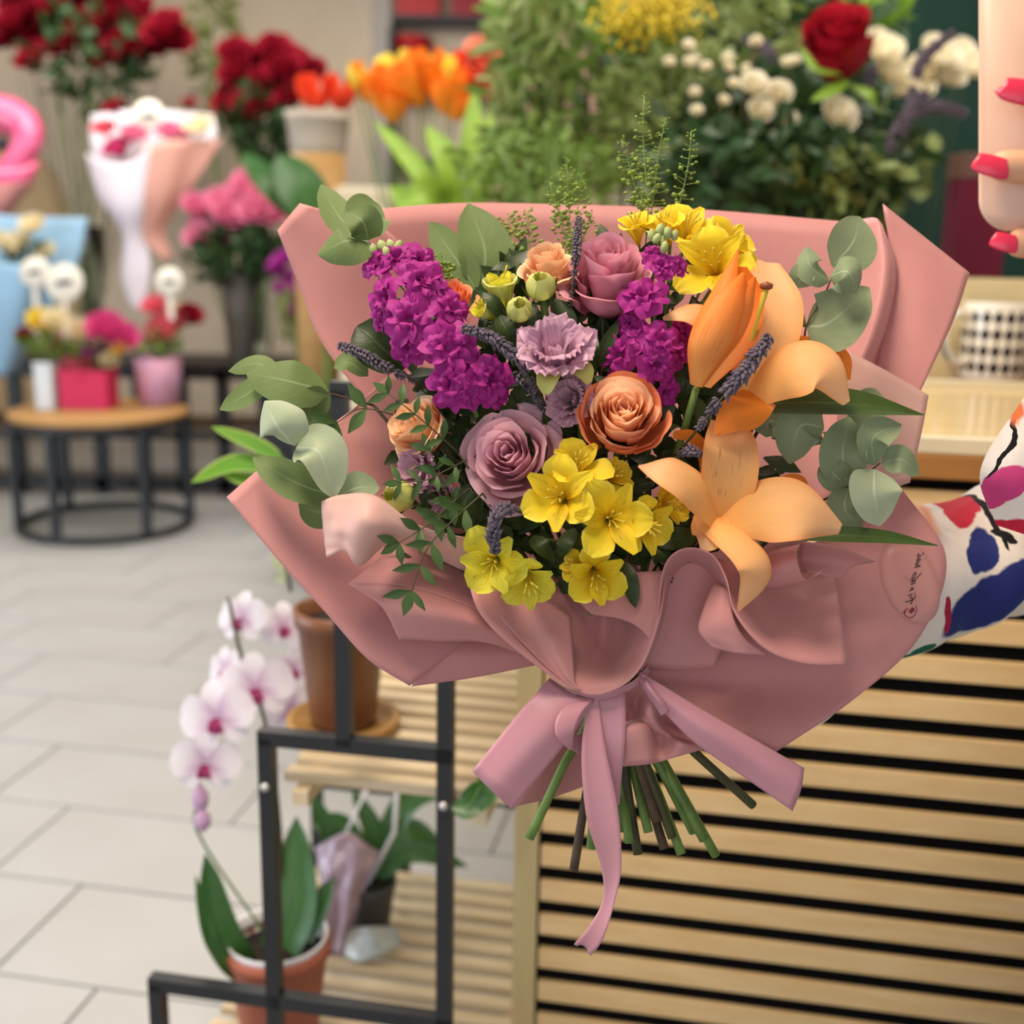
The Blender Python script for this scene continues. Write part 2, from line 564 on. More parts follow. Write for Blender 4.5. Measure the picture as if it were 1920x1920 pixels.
sheet([[(705, 392, 1.03), (850, 381, 1.06), (1000, 382, 1.075), (1300, 392, 1.08), (1600, 417, 1.06)],
       [(705, 640, 1.02), (830, 645, 1.06), (960, 650, 1.08), (1300, 650, 1.08), (1670, 640, 1.04)],
       [(770, 960, 0.99), (880, 960, 1.02), (1000, 960, 1.03), (1300, 960, 1.03), (1560, 960, 1.0)],
       [(1080, 1280, 0.955), (1100, 1280, 0.96), (1120, 1280, 0.965), (1160, 1280, 0.965), (1200, 1280, 0.955)]])
sheet([[(520, 432, 0.985), (541, 406, 0.983), (562, 381, 0.985)],
       [(562, 540, 0.99), (640, 480, 0.995), (735, 440, 1.01)],
       [(605, 645, 0.99), (690, 620, 1.005), (810, 600, 1.03)],
       [(700, 770, 0.985), (760, 770, 1.0), (850, 770, 1.02)]])
sheet([[(668, 762, 0.965), (740, 700, 0.985), (850, 700, 1.005)],
       [(612, 815, 0.955), (716, 815, 0.965), (850, 850, 0.99)],
       [(600, 930, 0.945), (730, 930, 0.95), (860, 960, 0.97)],
       [(800, 1100, 0.935), (900, 1100, 0.935), (960, 1120, 0.94)]])
sheet([[(482, 882, 0.90), (453, 907, 0.897), (425, 932, 0.893)],
       [(610, 965, 0.92), (562, 1000, 0.90), (518, 1046, 0.887)],
       [(730, 1010, 0.93), (684, 1090, 0.905), (612, 1150, 0.884)],
       [(860, 1070, 0.935), (790, 1165, 0.90), (690, 1236, 0.878)],
       [(940, 1130, 0.935), (868, 1205, 0.905), (768, 1286, 0.882)]])
sheet([[(742, 1185, 0.907), (870, 1185, 0.912), (1010, 1205, 0.915)],
       [(786, 1222, 0.897), (890, 1225, 0.902), (1010, 1225, 0.912)],
       [(772, 1287, 0.892), (885, 1271, 0.903), (1010, 1246, 0.912)]])
sheet([[(745, 1020, 0.918), (810, 1045, 0.915), (900, 1090, 0.915), (1000, 1190, 0.915)],
       [(694, 1062, 0.892), (785, 1078, 0.890), (890, 1118, 0.896), (1000, 1198, 0.908)],
       [(653, 1095, 0.878), (762, 1100, 0.876), (880, 1138, 0.884), (1000, 1204, 0.902)]])
sheet([[(653, 1095, 0.878), (762, 1100, 0.876), (880, 1138, 0.884), (1000, 1204, 0.902)],
       [(714, 1136, 0.866), (802, 1150, 0.864), (897, 1170, 0.876), (1000, 1220, 0.898)],
       [(748, 1198, 0.874), (822, 1202, 0.876), (912, 1205, 0.885), (1000, 1236, 0.902)]])
sheet([[(603, 940, 0.868), (640, 928, 0.862), (705, 930, 0.856), (785, 985, 0.858), (890, 1012, 0.872)],
       [(607, 1000, 0.864), (640, 985, 0.852), (690, 982, 0.838), (768, 1012, 0.864), (885, 1040, 0.878)],
       [(612, 1045, 0.858), (648, 1034, 0.852), (676, 1060, 0.850), (745, 1018, 0.884), (880, 1075, 0.892)]], 'tissue', 'tissue_sheet', crinkle=0.0015, label='pale pink tissue sheet with a rolled corner')
rim = [(872, 1060, 0.872), (900, 1150, 0.856), (985, 1232, 0.856), (1085, 1298, 0.862), (1150, 1295, 0.864), (1203, 1250, 0.86), (1237, 1160, 0.856), (1250, 1075, 0.862)]
out = [(866, 1066, 0.886), (892, 1160, 0.878), (978, 1243, 0.88), (1080, 1309, 0.884), (1156, 1305, 0.886), (1212, 1260, 0.886), (1246, 1166, 0.88), (1257, 1080, 0.88)]
mid = [(950, 1080, 0.885), (985, 1140, 0.876), (1035, 1205, 0.880), (1086, 1272, 0.869), (1140, 1272, 0.872), (1178, 1226, 0.880), (1208, 1150, 0.876), (1228, 1078, 0.880)]
mi2 = [(1020, 1085, 0.900), (1045, 1130, 0.895), (1070, 1165, 0.902), (1096, 1236, 0.892), (1130, 1220, 0.908), (1160, 1200, 0.90), (1180, 1140, 0.902), (1205, 1075, 0.90)]
dee = [(1040, 1060, 0.915), (1062, 1085, 0.912), (1085, 1100, 0.915), (1108, 1170, 0.912), (1132, 1155, 0.918), (1152, 1130, 0.914), (1165, 1095, 0.916), (1190, 1050, 0.916)]
dee2 = [(1050, 1030, 0.92), (1075, 1030, 0.92), (1100, 1030, 0.92), (1120, 1030, 0.915), (1140, 1030, 0.92), (1155, 1030, 0.915), (1170, 1030, 0.92), (1190, 1020, 0.92)]
sheet([rim, mid, mi2, dee, dee2])
sheet([[(1078, 1118, 0.898), (1120, 1092, 0.892), (1180, 1075, 0.884), (1246, 1070, 0.868)],
       [(1092, 1136, 0.888), (1140, 1128, 0.882), (1200, 1125, 0.874), (1240, 1130, 0.862)],
       [(1108, 1152, 0.884), (1160, 1160, 0.874), (1196, 1176, 0.866), (1224, 1206, 0.860)]])
sheet([[(890, 1075, 0.874), (955, 1085, 0.882), (1010, 1112, 0.880), (1072, 1160, 0.884)],
       [(940, 1160, 0.862), (985, 1165, 0.870), (1030, 1185, 0.868), (1074, 1212, 0.874)],
       [(1020, 1246, 0.860), (1040, 1252, 0.864), (1060, 1262, 0.862), (1078, 1276, 0.864)],
       [(1076, 1292, 0.862), (1080, 1293, 0.862), (1084, 1294, 0.862), (1090, 1295, 0.862)]])
sheet([[(1236, 1030, 0.896), (1300, 1035, 0.894), (1390, 1060, 0.898)],
       [(1224, 1150, 0.894), (1290, 1150, 0.895), (1370, 1160, 0.896)],
       [(1205, 1252, 0.894), (1262, 1256, 0.894), (1340, 1252, 0.894)]])
ft = [(1200, 1264, 0.874), (1230, 1180, 0.86), (1240, 1085, 0.852), (1258, 1043, 0.85), (1294, 1027, 0.85), (1336, 1041, 0.848), (1362, 1085, 0.844), (1378, 1150, 0.84), (1432, 1214, 0.84), (1505, 1243, 0.845), (1587, 1246, 0.856)]
lip = [(1206, 1264, 0.880), (1244, 1180, 0.868), (1251, 1092, 0.862), (1268, 1056, 0.858), (1294, 1046, 0.858), (1318, 1056, 0.857), (1336, 1096, 0.854), (1366, 1150, 0.850), (1428, 1207, 0.846), (1503, 1236, 0.849), (1584, 1240, 0.860)]
md = [(1208, 1252, 0.892), (1238, 1180, 0.89), (1254, 1100, 0.89), (1268, 1068, 0.888), (1295, 1052, 0.888), (1324, 1064, 0.887), (1350, 1096, 0.886), (1396, 1122, 0.886), (1446, 1150, 0.888), (1512, 1160, 0.89), (1578, 1165, 0.892)]
bk = [(1215, 1240, 0.915), (1246, 1180, 0.925), (1262, 1112, 0.93), (1276, 1084, 0.93), (1297, 1072, 0.93), (1320, 1082, 0.93), (1350, 1088, 0.93), (1400, 1085, 0.93), (1450, 1078, 0.93), (1510, 1074, 0.93), (1566, 1082, 0.925)]
sheet([ft, md, bk], res=7)
sheet([[(1338, 1092, 0.868), (1316, 1150, 0.862), (1310, 1184, 0.860), (1334, 1214, 0.858)],
       [(1354, 1100, 0.86), (1345, 1160, 0.852), (1352, 1195, 0.852), (1385, 1225, 0.852)],
       [(1366, 1105, 0.858), (1376, 1160, 0.85), (1400, 1200, 0.85), (1440, 1228, 0.852)]])
sheet([[(1195, 1236, 0.902), (1198, 1246, 0.898), (1202, 1258, 0.893), (1206, 1270, 0.888), (1210, 1282, 0.884)],
       [(1350, 1120, 0.945), (1390, 1175, 0.925), (1380, 1232, 0.915), (1350, 1285, 0.912), (1300, 1336, 0.880)],
       [(1540, 1010, 0.965), (1580, 1110, 0.94), (1545, 1215, 0.922), (1475, 1305, 0.912), (1375, 1376, 0.881)],
       [(1690, 915, 0.96), (1774, 1045, 0.94), (1724, 1195, 0.92), (1600, 1312, 0.905), (1452, 1412, 0.887)]], res=8)
sheet([[(1400, 1050, 0.90), (1450, 1026, 0.895), (1502, 1014, 0.885)],
       [(1405, 1075, 0.868), (1450, 1056, 0.862), (1494, 1044, 0.856)],
       [(1430, 1100, 0.87), (1470, 1096, 0.866), (1512, 1088, 0.862)],
       [(1450, 1105, 0.886), (1500, 1092, 0.884), (1548, 1064, 0.884)]])
sheet([[(1502, 1015, 0.886), (1570, 1026, 0.895), (1641, 1053, 0.908)],
       [(1500, 1045, 0.905), (1560, 1050, 0.91), (1600, 1062, 0.912)],
       [(1514, 1072, 0.90), (1545, 1080, 0.905), (1575, 1085, 0.91)]])
sheet([[(1655, 382, 1.0), (1735, 446, 0.995), (1818, 512, 0.99)],
       [(1668, 500, 0.995), (1730, 540, 0.985), (1786, 605, 0.98)],
       [(1640, 690, 0.982), (1690, 715, 0.972), (1724, 738, 0.967)],
       [(1560, 900, 0.965), (1600, 920, 0.955), (1640, 930, 0.952)]])
sheet([[(1590, 417, 1.03), (1638, 408, 1.0), (1654, 420, 0.992)],
       [(1590, 520, 1.03), (1652, 500, 0.978), (1681, 505, 0.988)],
       [(1570, 640, 1.0), (1632, 620, 0.962), (1664, 605, 0.976)],
       [(1540, 760, 0.98), (1590, 720, 0.955), (1632, 692, 0.968)]])
sheet([[(1585, 655, 0.948), (1660, 694, 0.942), (1741, 741, 0.942)],
       [(1570, 780, 0.948), (1650, 800, 0.938), (1729, 806, 0.938)],
       [(1560, 930, 0.95), (1640, 925, 0.942), (1706, 905, 0.94)]], 'tissue', 'tissue_sheet', label='pale pink tissue sheet beside the eucalyptus')
sheet([[(1160, 1288, 0.888), (1200, 1282, 0.884), (1250, 1282, 0.886), (1300, 1320, 0.89), (1335, 1370, 0.893)],
       [(1170, 1330, 0.876), (1192, 1318, 0.900), (1220, 1330, 0.874), (1262, 1350, 0.900), (1330, 1385, 0.89)],
       [(1172, 1356, 0.895), (1200, 1352, 0.884), (1232, 1368, 0.878), (1270, 1378, 0.889), (1328, 1394, 0.886)],
       [(1172, 1368, 0.870), (1210, 1364, 0.872), (1236, 1382, 0.892), (1275, 1392, 0.874), (1324, 1400, 0.884)],
       [(1166, 1437, 0.876), (1214, 1433, 0.872), (1238, 1428, 0.880), (1272, 1418, 0.876), (1320, 1404, 0.882)]], res=6)
sheet([[(1055, 1340, 0.955), (1085, 1330, 0.955), (1118, 1320, 0.955)],
       [(1005, 1450, 0.93), (1060, 1440, 0.95), (1116, 1420, 0.95)],
       [(962, 1513, 0.915), (1040, 1494, 0.945), (1118, 1466, 0.95)]])
# the sticker on the sheet, its mirrored script and small emblem
stk_rows = []
sc_c, sc_a = (1705, 1085), 0.0
def on_sheet(px, py, lift=0.0):
    # depth of the right-hand sheet there, found from the sheet itself
    i = int(np.argmin((SG2[:, 0] - px) ** 2 + (SG2[:, 1] - py) ** 2))
    return P(px, py, SG2[i, 2] - lift)
_g = surf_g([[(1195, 1236, 0.902), (1198, 1246, 0.898), (1202, 1258, 0.893), (1206, 1270, 0.888), (1210, 1282, 0.884)],
             [(1350, 1120, 0.945), (1390, 1175, 0.925), (1380, 1232, 0.915), (1350, 1285, 0.912), (1300, 1336, 0.880)],
             [(1540, 1010, 0.965), (1580, 1110, 0.94), (1545, 1215, 0.922), (1475, 1305, 0.912), (1375, 1376, 0.881)],
             [(1690, 915, 0.96), (1774, 1045, 0.94), (1724, 1195, 0.92), (1600, 1312, 0.905), (1452, 1412, 0.887)]], 40).reshape(-1, 3)
_r = _g - EYE
_d = _r @ FW
SG2 = np.stack([960 + FPX * (_r @ RT) / _d, 960 - FPX * (_r @ UP) / _d, _d], 1)
M['sticker'] = paper_mat('clear_pink_sticker', 'd99a92', 0.18, 0.36)
M['ink'] = plain('black_ink', '1c1416', 0.6, vary=0.02)
M['crimson'] = plain('crimson_ink', '98203e', 0.6, vary=0.02)
ang = np.linspace(0, 2 * math.pi, 40, endpoint=False)
rows = []
for q in (0.0, 0.33, 0.66, 1.0):
    rows.append([on_sheet(1706 + q * 62 * math.cos(a) * 0.86 - q * 80 * math.sin(a) * 0.25, 1090 - q * 84 * math.sin(a) * 0.95, 0.0008) for a in ang])
stk = mk('sticker', np.array(rows).reshape(-1, 3), gfaces(4, 40, closed=True), M['sticker'], wrap, solid=0.0002, label='round clear sticker with mirrored black script and a red emblem')
def stroke(name, pts, r, mat, n=None):
    # strokes given in the sticker crop, 8 pixels to one of the photograph
    q = [(1600 + x / 8, 1000 + y / 8) for x, y in pts]
    q2 = cr(np.array(q), n or len(q) * 4)
    return tube_g(np.array([on_sheet(a, b, 0.0012) for a, b in q2]), r, n=5)
mb = MB()
for pts in ([(780, 1030), (850, 1010), (910, 985), (930, 950), (915, 925)], [(860, 1060), (885, 1010), (880, 960), (850, 965)],
            [(820, 935), (860, 925), (885, 905)], [(915, 905), (930, 898)], [(835, 865), (870, 850), (905, 830)], [(905, 830), (880, 815), (865, 835)],
            [(865, 765), (915, 745), (930, 715), (900, 700), (870, 735), (930, 690), (1000, 615), (1018, 588)], [(855, 695), (905, 670), (945, 605), (925, 590), (890, 640), (880, 670)],
            [(918, 512), (965, 500), (1005, 490), (960, 478), (930, 470), (945, 452), (985, 440)], [(985, 440), (950, 425), (960, 390), (1005, 380), (990, 410), (955, 400)],
            [(955, 362), (1000, 340), (1025, 322)], [(955, 330), (985, 318), (975, 295)], [(1040, 310), (1050, 300), (1062, 290)]):
    mb.add(*stroke('s', pts, 0.00034, 'ink'))
mb.build('lettering', M['ink'], stk)
mb = MB()
mb.add(*stroke('s', [(940, 1085), (950, 1160), (910, 1240), (840, 1270), (780, 1235), (765, 1190), (770, 1150)], 0.00035, 'x'))
mb.add(*stroke('s', [(735, 1190), (770, 1188), (795, 1170)], 0.00035, 'x'))
mb.add(*stroke('s', [(765, 1160), (800, 1140), (825, 1125)], 0.00035, 'x'))
mb.add(*stroke('s', [(850, 1190), (875, 1160), (905, 1130)], 0.0014, 'x'))
mb.build('emblem', M['crimson'], stk)

# ribbon
rib = thing('satin_ribbon', 'mauve satin ribbon tied in a bow round the bouquet stems', 'ribbon', P(1125, 1310, 0.86))
def rsheet(rows, name, **k): return surf(name, rows, M['mauve'], rib, res=7, solid=0.0004, **k)
rsheet([[(1030, 1272, 0.876), (1075, 1302, 0.866), (1114, 1314, 0.868)],
        [(978, 1330, 0.862), (1022, 1368, 0.854), (1066, 1386, 0.86)],
        [(885, 1446, 0.862), (922, 1483, 0.857), (960, 1518, 0.862)]], 'tail')
rsheet([[(1082, 1303, 0.87), (1046, 1340, 0.855), (1042, 1378, 0.848), (1066, 1404, 0.855), (1076, 1406, 0.864)],
        [(1113, 1310, 0.868), (1092, 1335, 0.858), (1078, 1370, 0.854), (1074, 1394, 0.858), (1078, 1402, 0.866)]], 'loop')
rsheet([[(1070, 1405, 0.862), (1088, 1413, 0.872), (1108, 1404, 0.88), (1116, 1385, 0.882)],
        [(1074, 1380, 0.866), (1090, 1375, 0.878), (1104, 1350, 0.882), (1112, 1320, 0.878)]], 'loop')
def notch_tail():
    pts = [(1114, 1300, 0.872), (1112, 1400, 0.860), (1128, 1520, 0.856), (1146, 1620, 0.858), (1142, 1690, 0.862), (1118, 1748, 0.866), (1092, 1780, 0.870)]
    hw = [7, 22, 30, 20, 13, 17, 20]
    V, Fs, uv = strip_g(PX(pts), [h * 0.86 / FPX for h in hw], TW, cup=0.15, nu=7, nv=40, twist=[0.2, 0.1, 0.0, -0.3, -0.7, -0.35, 0.1])
    V = V.reshape(40, 7, 3)
    back = np.array([0, 0.012, 0.0, 0.0, 0, 0, 0])
    V[-1, 3] = V[-1, 3] * 0.2 + V[-5, 3] * 0.8
    V[-1, 2] = V[-1, 2] * 0.6 + V[-4, 2] * 0.4
    V[-1, 4] = V[-1, 4] * 0.6 + V[-4, 4] * 0.4
    mk('tail', V.reshape(-1, 3), Fs, M['mauve'], rib, uv=uv, solid=0.0004)
notch_tail()
pstrip('tail', [(1145, 1298, 0.874), (1146, 1380, 0.868), (1144, 1450, 0.872), (1150, 1510, 0.88)], [27, 26, 22, 12], TW, M['mauve'], rib, cup=0.12, solid=0.0004)
rsheet([[(1198, 1258, 0.872), (1215, 1290, 0.868), (1232, 1322, 0.87)],
        [(1330, 1338, 0.866), (1320, 1362, 0.858), (1302, 1392, 0.863)],
        [(1445, 1404, 0.872), (1425, 1432, 0.864), (1402, 1462, 0.866)],
        [(1508, 1440, 0.876), (1502, 1480, 0.87), (1486, 1521, 0.87)]], 'tail')
rsheet([[(1196, 1262, 0.874), (1204, 1290, 0.872), (1224, 1318, 0.868), (1240, 1342, 0.866)],
        [(1206, 1258, 0.878), (1216, 1285, 0.862), (1236, 1312, 0.858), (1252, 1336, 0.862)],
        [(1214, 1262, 0.882), (1228, 1285, 0.876), (1242, 1305, 0.876), (1256, 1328, 0.874)]], 'loop')
rsheet([[(1030, 1270, 0.876), (1080, 1298, 0.866), (1130, 1302, 0.864), (1185, 1278, 0.868), (1215, 1250, 0.876)],
        [(1028, 1276, 0.884), (1078, 1308, 0.874), (1130, 1313, 0.872), (1190, 1290, 0.876), (1220, 1262, 0.884)]], 'knot_band')

# ------------------------------------------------------------------ flowers of the bouquet
ENDS = [(992, 1572), (1076, 1632), (1108, 1592), (1168, 1560), (1196, 1602), (1216, 1560), (1246, 1592), (1278, 1602), (1342, 1604), (1412, 1510), (1130, 1560), (1232, 1540), (1300, 1560), (1180, 1580), (1260, 1570), (1320, 1575)]
_ei = [0]
def stem_to_tie(root, start, mat='stemg', r=0.0028, end=None, name='stem'):
    if end is None:
        if _ei[0] < len(ENDS):
            end, r = ENDS[_ei[0]], max(r, 0.0036)
            mat = ('stemg', 'stemw', 'stemg', 'stemg', 'stemd')[_ei[0] % 5]
        else:
            end = (1220 + RNG.uniform(-40, 70), 1395 + RNG.uniform(-10, 15))
        _ei[0] += 1
    k = (end[0] - 1190) / 220.0
    tie = P(1150 + k * 40 + RNG.uniform(-8, 8), 1310 + RNG.uniform(-10, 10), 0.932 + RNG.uniform(-0.010, 0.012))
    m2 = P((1150 + k * 40) * 0.5 + end[0] * 0.5, 1310 * 0.5 + end[1] * 0.5, 0.918 + RNG.uniform(-0.006, 0.014))
    e = P(end[0], end[1], 0.915 + RNG.uniform(-0.012, 0.02))
    s = np.asarray(start, float)
    m1 = s * 0.5 + tie * 0.5 + FW * 0.036
    return tube(name, [s, m1, tie, m2, e], [r * 0.8, r, r, r, r * 1.05], M[mat], root, n=7, ns=22)

def Dm(px, py):
    return 0.852 + 0.085 * ((px - 1120) / 450) ** 2 + 0.085 * ((py - 800) / 420) ** 2

# ---- roses
def rose_petal(Rm, t, a0, w, hgt, zb, rad, curl, seed, tipp=0.0, nu=11, nv=11):
    u = np.linspace(-1, 1, nu)[None]
    v = np.linspace(0, 1, nv)[:, None]
    ve = v * (1 - 0.20 * np.abs(u) ** 3)
    prof = 0.30 + 0.70 * np.sin(np.minimum(ve / 0.62, 1) * math.pi / 2)
    k = np.maximum(ve - 0.66, 0) / 0.34
    r = rad * prof * (1 + 0.07 * u) + curl * Rm * k ** 1.6 * (1 + 0.35 * np.abs(u))
    z = zb + (hgt - zb) * ve - curl * Rm * 0.75 * k ** 2.6
    z = z + tipp * Rm * np.exp(-(u / 0.25) ** 2) * v ** 3
    ww = w * (0.55 + 0.45 * np.sqrt(ve))
    a = a0 + u * ww
    rip = 0.018 * Rm * np.sin(u * 5.1 + seed) * v ** 2 + 0.012 * Rm * np.sin(u * 9 + v * 4 + seed * 2) * v ** 2
    r = r + rip
    x, y = r * np.cos(a), r * np.sin(a)
    return np.stack([x, y, np.broadcast_to(z, x.shape)], -1).reshape(-1, 3), gfaces(nv, nu), guv(nv, nu)

def rose(label, px, py, rpx, axis, mats, n=26, seed=0, d=None, depth_ratio=1.0, open_=1.0, roll=0.0, stem=True, sx=1.0, group=None):
    d = d or Dm(px, py)
    c = P(px, py, d)
    Rm = rpx * d / FPX
    M3 = frame(axis, roll)
    if sx != 1.0: M3 = M3 @ np.diag([sx, 1, 1])
    root = thing('rose', label, 'rose', c, group)
    rg = np.random.default_rng(seed + 100)
    a = rg.uniform(0, 6)
    for i in range(n):
        t = i / (n - 1)
        a += 2.399 + rg.uniform(-0.25, 0.25)
        rad = Rm * (0.07 + 0.84 * t ** 1.0)
        w = 1.55 - 0.75 * t ** 0.7 + rg.uniform(-0.08, 0.08)
        hgt = Rm * depth_ratio * (0.34 + 0.14 * math.sin(math.pi * min(t * 1.3, 1)) - (0.62 * open_) * max(t - 0.45, 0) / 0.55)
        zb = -Rm * depth_ratio * (0.75 + 0.35 * t)
        curl = (0.02 + 0.25 * t ** 1.6 * open_)
        V, Fs, uv = rose_petal(Rm, t, a, w, hgt, zb, rad, curl, rg.uniform(0, 6), 0.14 * t * rg.uniform(0.0, 1))
        m = mats[0] if t < 0.80 or len(mats) == 1 else mats[1]
        mk('petal', place(V, M3, c), Fs, M[m], root, uv=uv)
    ax = nz(axis)
    if stem: 
        for k in range(5):
            aa = k * 1.257
            b = c - ax * Rm * 1.05 * depth_ratio
            dirv = M3[:, 0] * math.cos(aa) + M3[:, 1] * math.sin(aa)
            strip('sepal', [b, b + dirv * Rm * 0.35 + ax * Rm * 0.1, b + dirv * Rm * 0.75 + ax * Rm * 0.25], [Rm * 0.12, Rm * 0.14, 0.0004], ax, M['dark'], root, nu=3, nv=6)
        stem_to_tie(root, c - ax * Rm * 1.0 * depth_ratio)
    return root

rose('large mauve rose facing out beside the yellow alstroemeria', 953, 852, 98, AX(-0.22, 0.22, 0.95), ['rose_mauve'], n=24, seed=1, sx=0.98, roll=0.4)
rose('tilted dusky mauve rose below the topmost yellow alstroemeria', 1140, 498, 88, AX(-0.05, 0.72, 0.69), ['rose_plum'], n=24, seed=2, depth_ratio=1.15, d=0.885)
rose('full peach rose with orange outer petals below magenta stock', 1168, 772, 86, AX(-0.02, 0.34, 0.94), ['rose_peach', 'rose_peach_o'], n=28, seed=3, depth_ratio=1.15, open_=0.5)
rose('pale peach rose behind the dusky mauve rose', 1026, 487, 56, AX(-0.15, 0.78, 0.6), ['rose_pale'], n=22, seed=4, d=0.90)
rose('pale peach rose at the paper side behind fine leaflets', 768, 800, 64, AX(-0.72, 0.25, 0.62), ['rose_pale', 'rose_peach'], n=24, seed=5, d=0.885, roll=0.5)
rose('small orange rose half hidden behind magenta stock', 845, 552, 46, AX(-0.2, 0.7, 0.68), ['rose_peach_o'], n=20, seed=6, d=0.905)

# ---- radial petals for lisianthus, alstroemeria, stock
def radial_petal(a, prof, hw, cup=0.0, nu=7, nv=9, ruffle=0.0, seed=0.0, rfreq=9.0):
    """profile of (radius, height) and half widths, turned to the angle a about local z"""
    p = cr(np.array(prof, float), nv)
    w = np.maximum(cr(np.array(hw, float), nv)[:, 0], 0.002)
    T = nz(np.gradient(p, axis=0))
    Nn = np.stack([-T[:, 1], T[:, 0]], 1)       # inward/up normal in the (r,z) plane
    u = np.linspace(-1, 1, nu)
    off = cup * u[None] ** 2 * w[:, None]
    s = np.linspace(0, 1, nv)[:, None]
    if ruffle: off = off + ruffle * np.sin(u[None] * rfreq + seed) * s ** 2 + ruffle * 0.6 * np.sin(u[None] * rfreq * 1.7 + seed * 2 + s * 3) * s ** 3
    r = p[:, :1] + Nn[:, :1] * off
    z = p[:, 1:] + Nn[:, 1:] * off
    side = w[:, None] * u[None]
    ca, sa = math.cos(a), math.sin(a)
    x = r * ca - side * sa
    y = r * sa + side * ca
    return np.stack([x, y, z], -1).reshape(-1, 3), gfaces(nv, nu), guv(nv, nu)

def lisianthus(label, px, py, rpx, axis, mat, seed=0, d=None, squash=1.0, calyx=True, roll=0.0):
    d = d or Dm(px, py) - 0.005
    c = P(px, py, d)
    Rm = rpx * d / FPX
    M3 = frame(axis, roll)
    root = thing('lisianthus', label, 'lisianthus', c)
    rg = np.random.default_rng(seed + 50)
    for ring, (n, k, zt, op) in enumerate(((3, 0.42, 0.28, 0.0), (5, 0.72, 0.18, 0.25), (6, 1.0, -0.10, 0.6))):
        for i in range(n):
            a = i * 6.283 / n + ring * 0.5 + rg.uniform(-0.15, 0.15)
            prof = [(0.05, -0.85), (0.30 * k + 0.1, -0.55), (0.62 * k, -0.12 + zt * 0.4), (1.0 * k, zt * squash)]
            hw = [0.10, 0.34 * k + 0.06, 0.62 * k, 0.50 * k]
            V, Fs, uv = radial_petal(a, prof, hw, cup=0.30, nu=17, nv=10, ruffle=0.07, seed=rg.uniform(0, 6), rfreq=13)
            mk('petal', place(V, M3, c, Rm), Fs, M[mat], root, uv=uv)
    if calyx:
        for i in range(2):
            a = -1.8 + i * 1.1
            V, Fs, uv = radial_petal(a, [(0.2, -0.75), (0.62, -0.45), (0.98, -0.42), (1.1, -0.7)], [0.15, 0.3, 0.26, 0.08], 0.3, ruffle=0.03)
            mk('petal', place(V, M3, c, Rm), Fs, M['limeb'], root, uv=uv, label='lime green lower petal')
    stem_to_tie(root, c - nz(axis) * Rm * 0.8, r=0.0016)
    return root

lisianthus('open lilac lisianthus with ruffled edge above the peach rose', 1042, 645, 74, AX(-0.05, 0.60, 0.80), 'lis', 1, squash=1.0, d=0.852)
lisianthus('dusky lilac lisianthus squeezed between two roses', 1066, 748, 50, AX(-0.5, 0.1, 0.85), 'lis_d', 2, calyx=False, d=0.868)
lisianthus('crumpled lilac lisianthus below the pale peach rose', 775, 880, 52, AX(-0.7, 0.2, 0.7), 'lis_d', 3, calyx=False, d=0.885)
lisianthus('lilac lisianthus edge low among the fine leaflets', 820, 930, 40, AX(-0.5, -0.3, 0.8), 'lis_d', 4, calyx=False, d=0.89)

def lime_bud(label, px, py, rpx, axis, d, seed):
    c = P(px, py, d)
    Rm = rpx * d / FPX
    M3 = frame(axis)
    root = thing('lisianthus_bud', label, 'flower bud', c)
    rg = np.random.default_rng(seed)
    for i in range(5):
        a = i * 1.257 + rg.uniform(-0.2, 0.2)
        V, Fs, uv = radial_petal(a, [(0.1, -0.9), (0.75, -0.5), (0.85, 0.2), (0.38, 0.85 + rg.uniform(-0.1, 0.15))], [0.15, 0.55, 0.62, 0.35], 0.35, ruffle=0.06, seed=rg.uniform(0, 6))
        mk('petal', place(V, M3, c, Rm), Fs, M['limeb'], root, uv=uv)
    for i in range(5):
        a = i * 1.257 + 0.6
        V, Fs, uv = radial_petal(a, [(0.1, -1.05), (0.6, -0.95), (1.0, -0.5), (1.15, 0.1)], [0.12, 0.14, 0.12, 0.02], 0.0, nu=3, nv=6)
        mk('sepal', place(V, M3, c, Rm), Fs, M['dark'], root, uv=uv)
    stem_to_tie(root, c - nz(axis) * Rm * 0.9, r=0.0013)
lime_bud('round lime green bud at the pale tissue corner', 748, 930, 34, AX(-0.5, 0.1, 0.85), 0.878, 1)
lime_bud('lime green bud above the open lilac lisianthus', 974, 580, 28, AX(0.0, 0.3, 0.95), 0.868, 2)
lime_bud('lime green bud touching the dusky mauve rose', 1014, 536, 32, AX(-0.1, 0.5, 0.85), 0.872, 3)

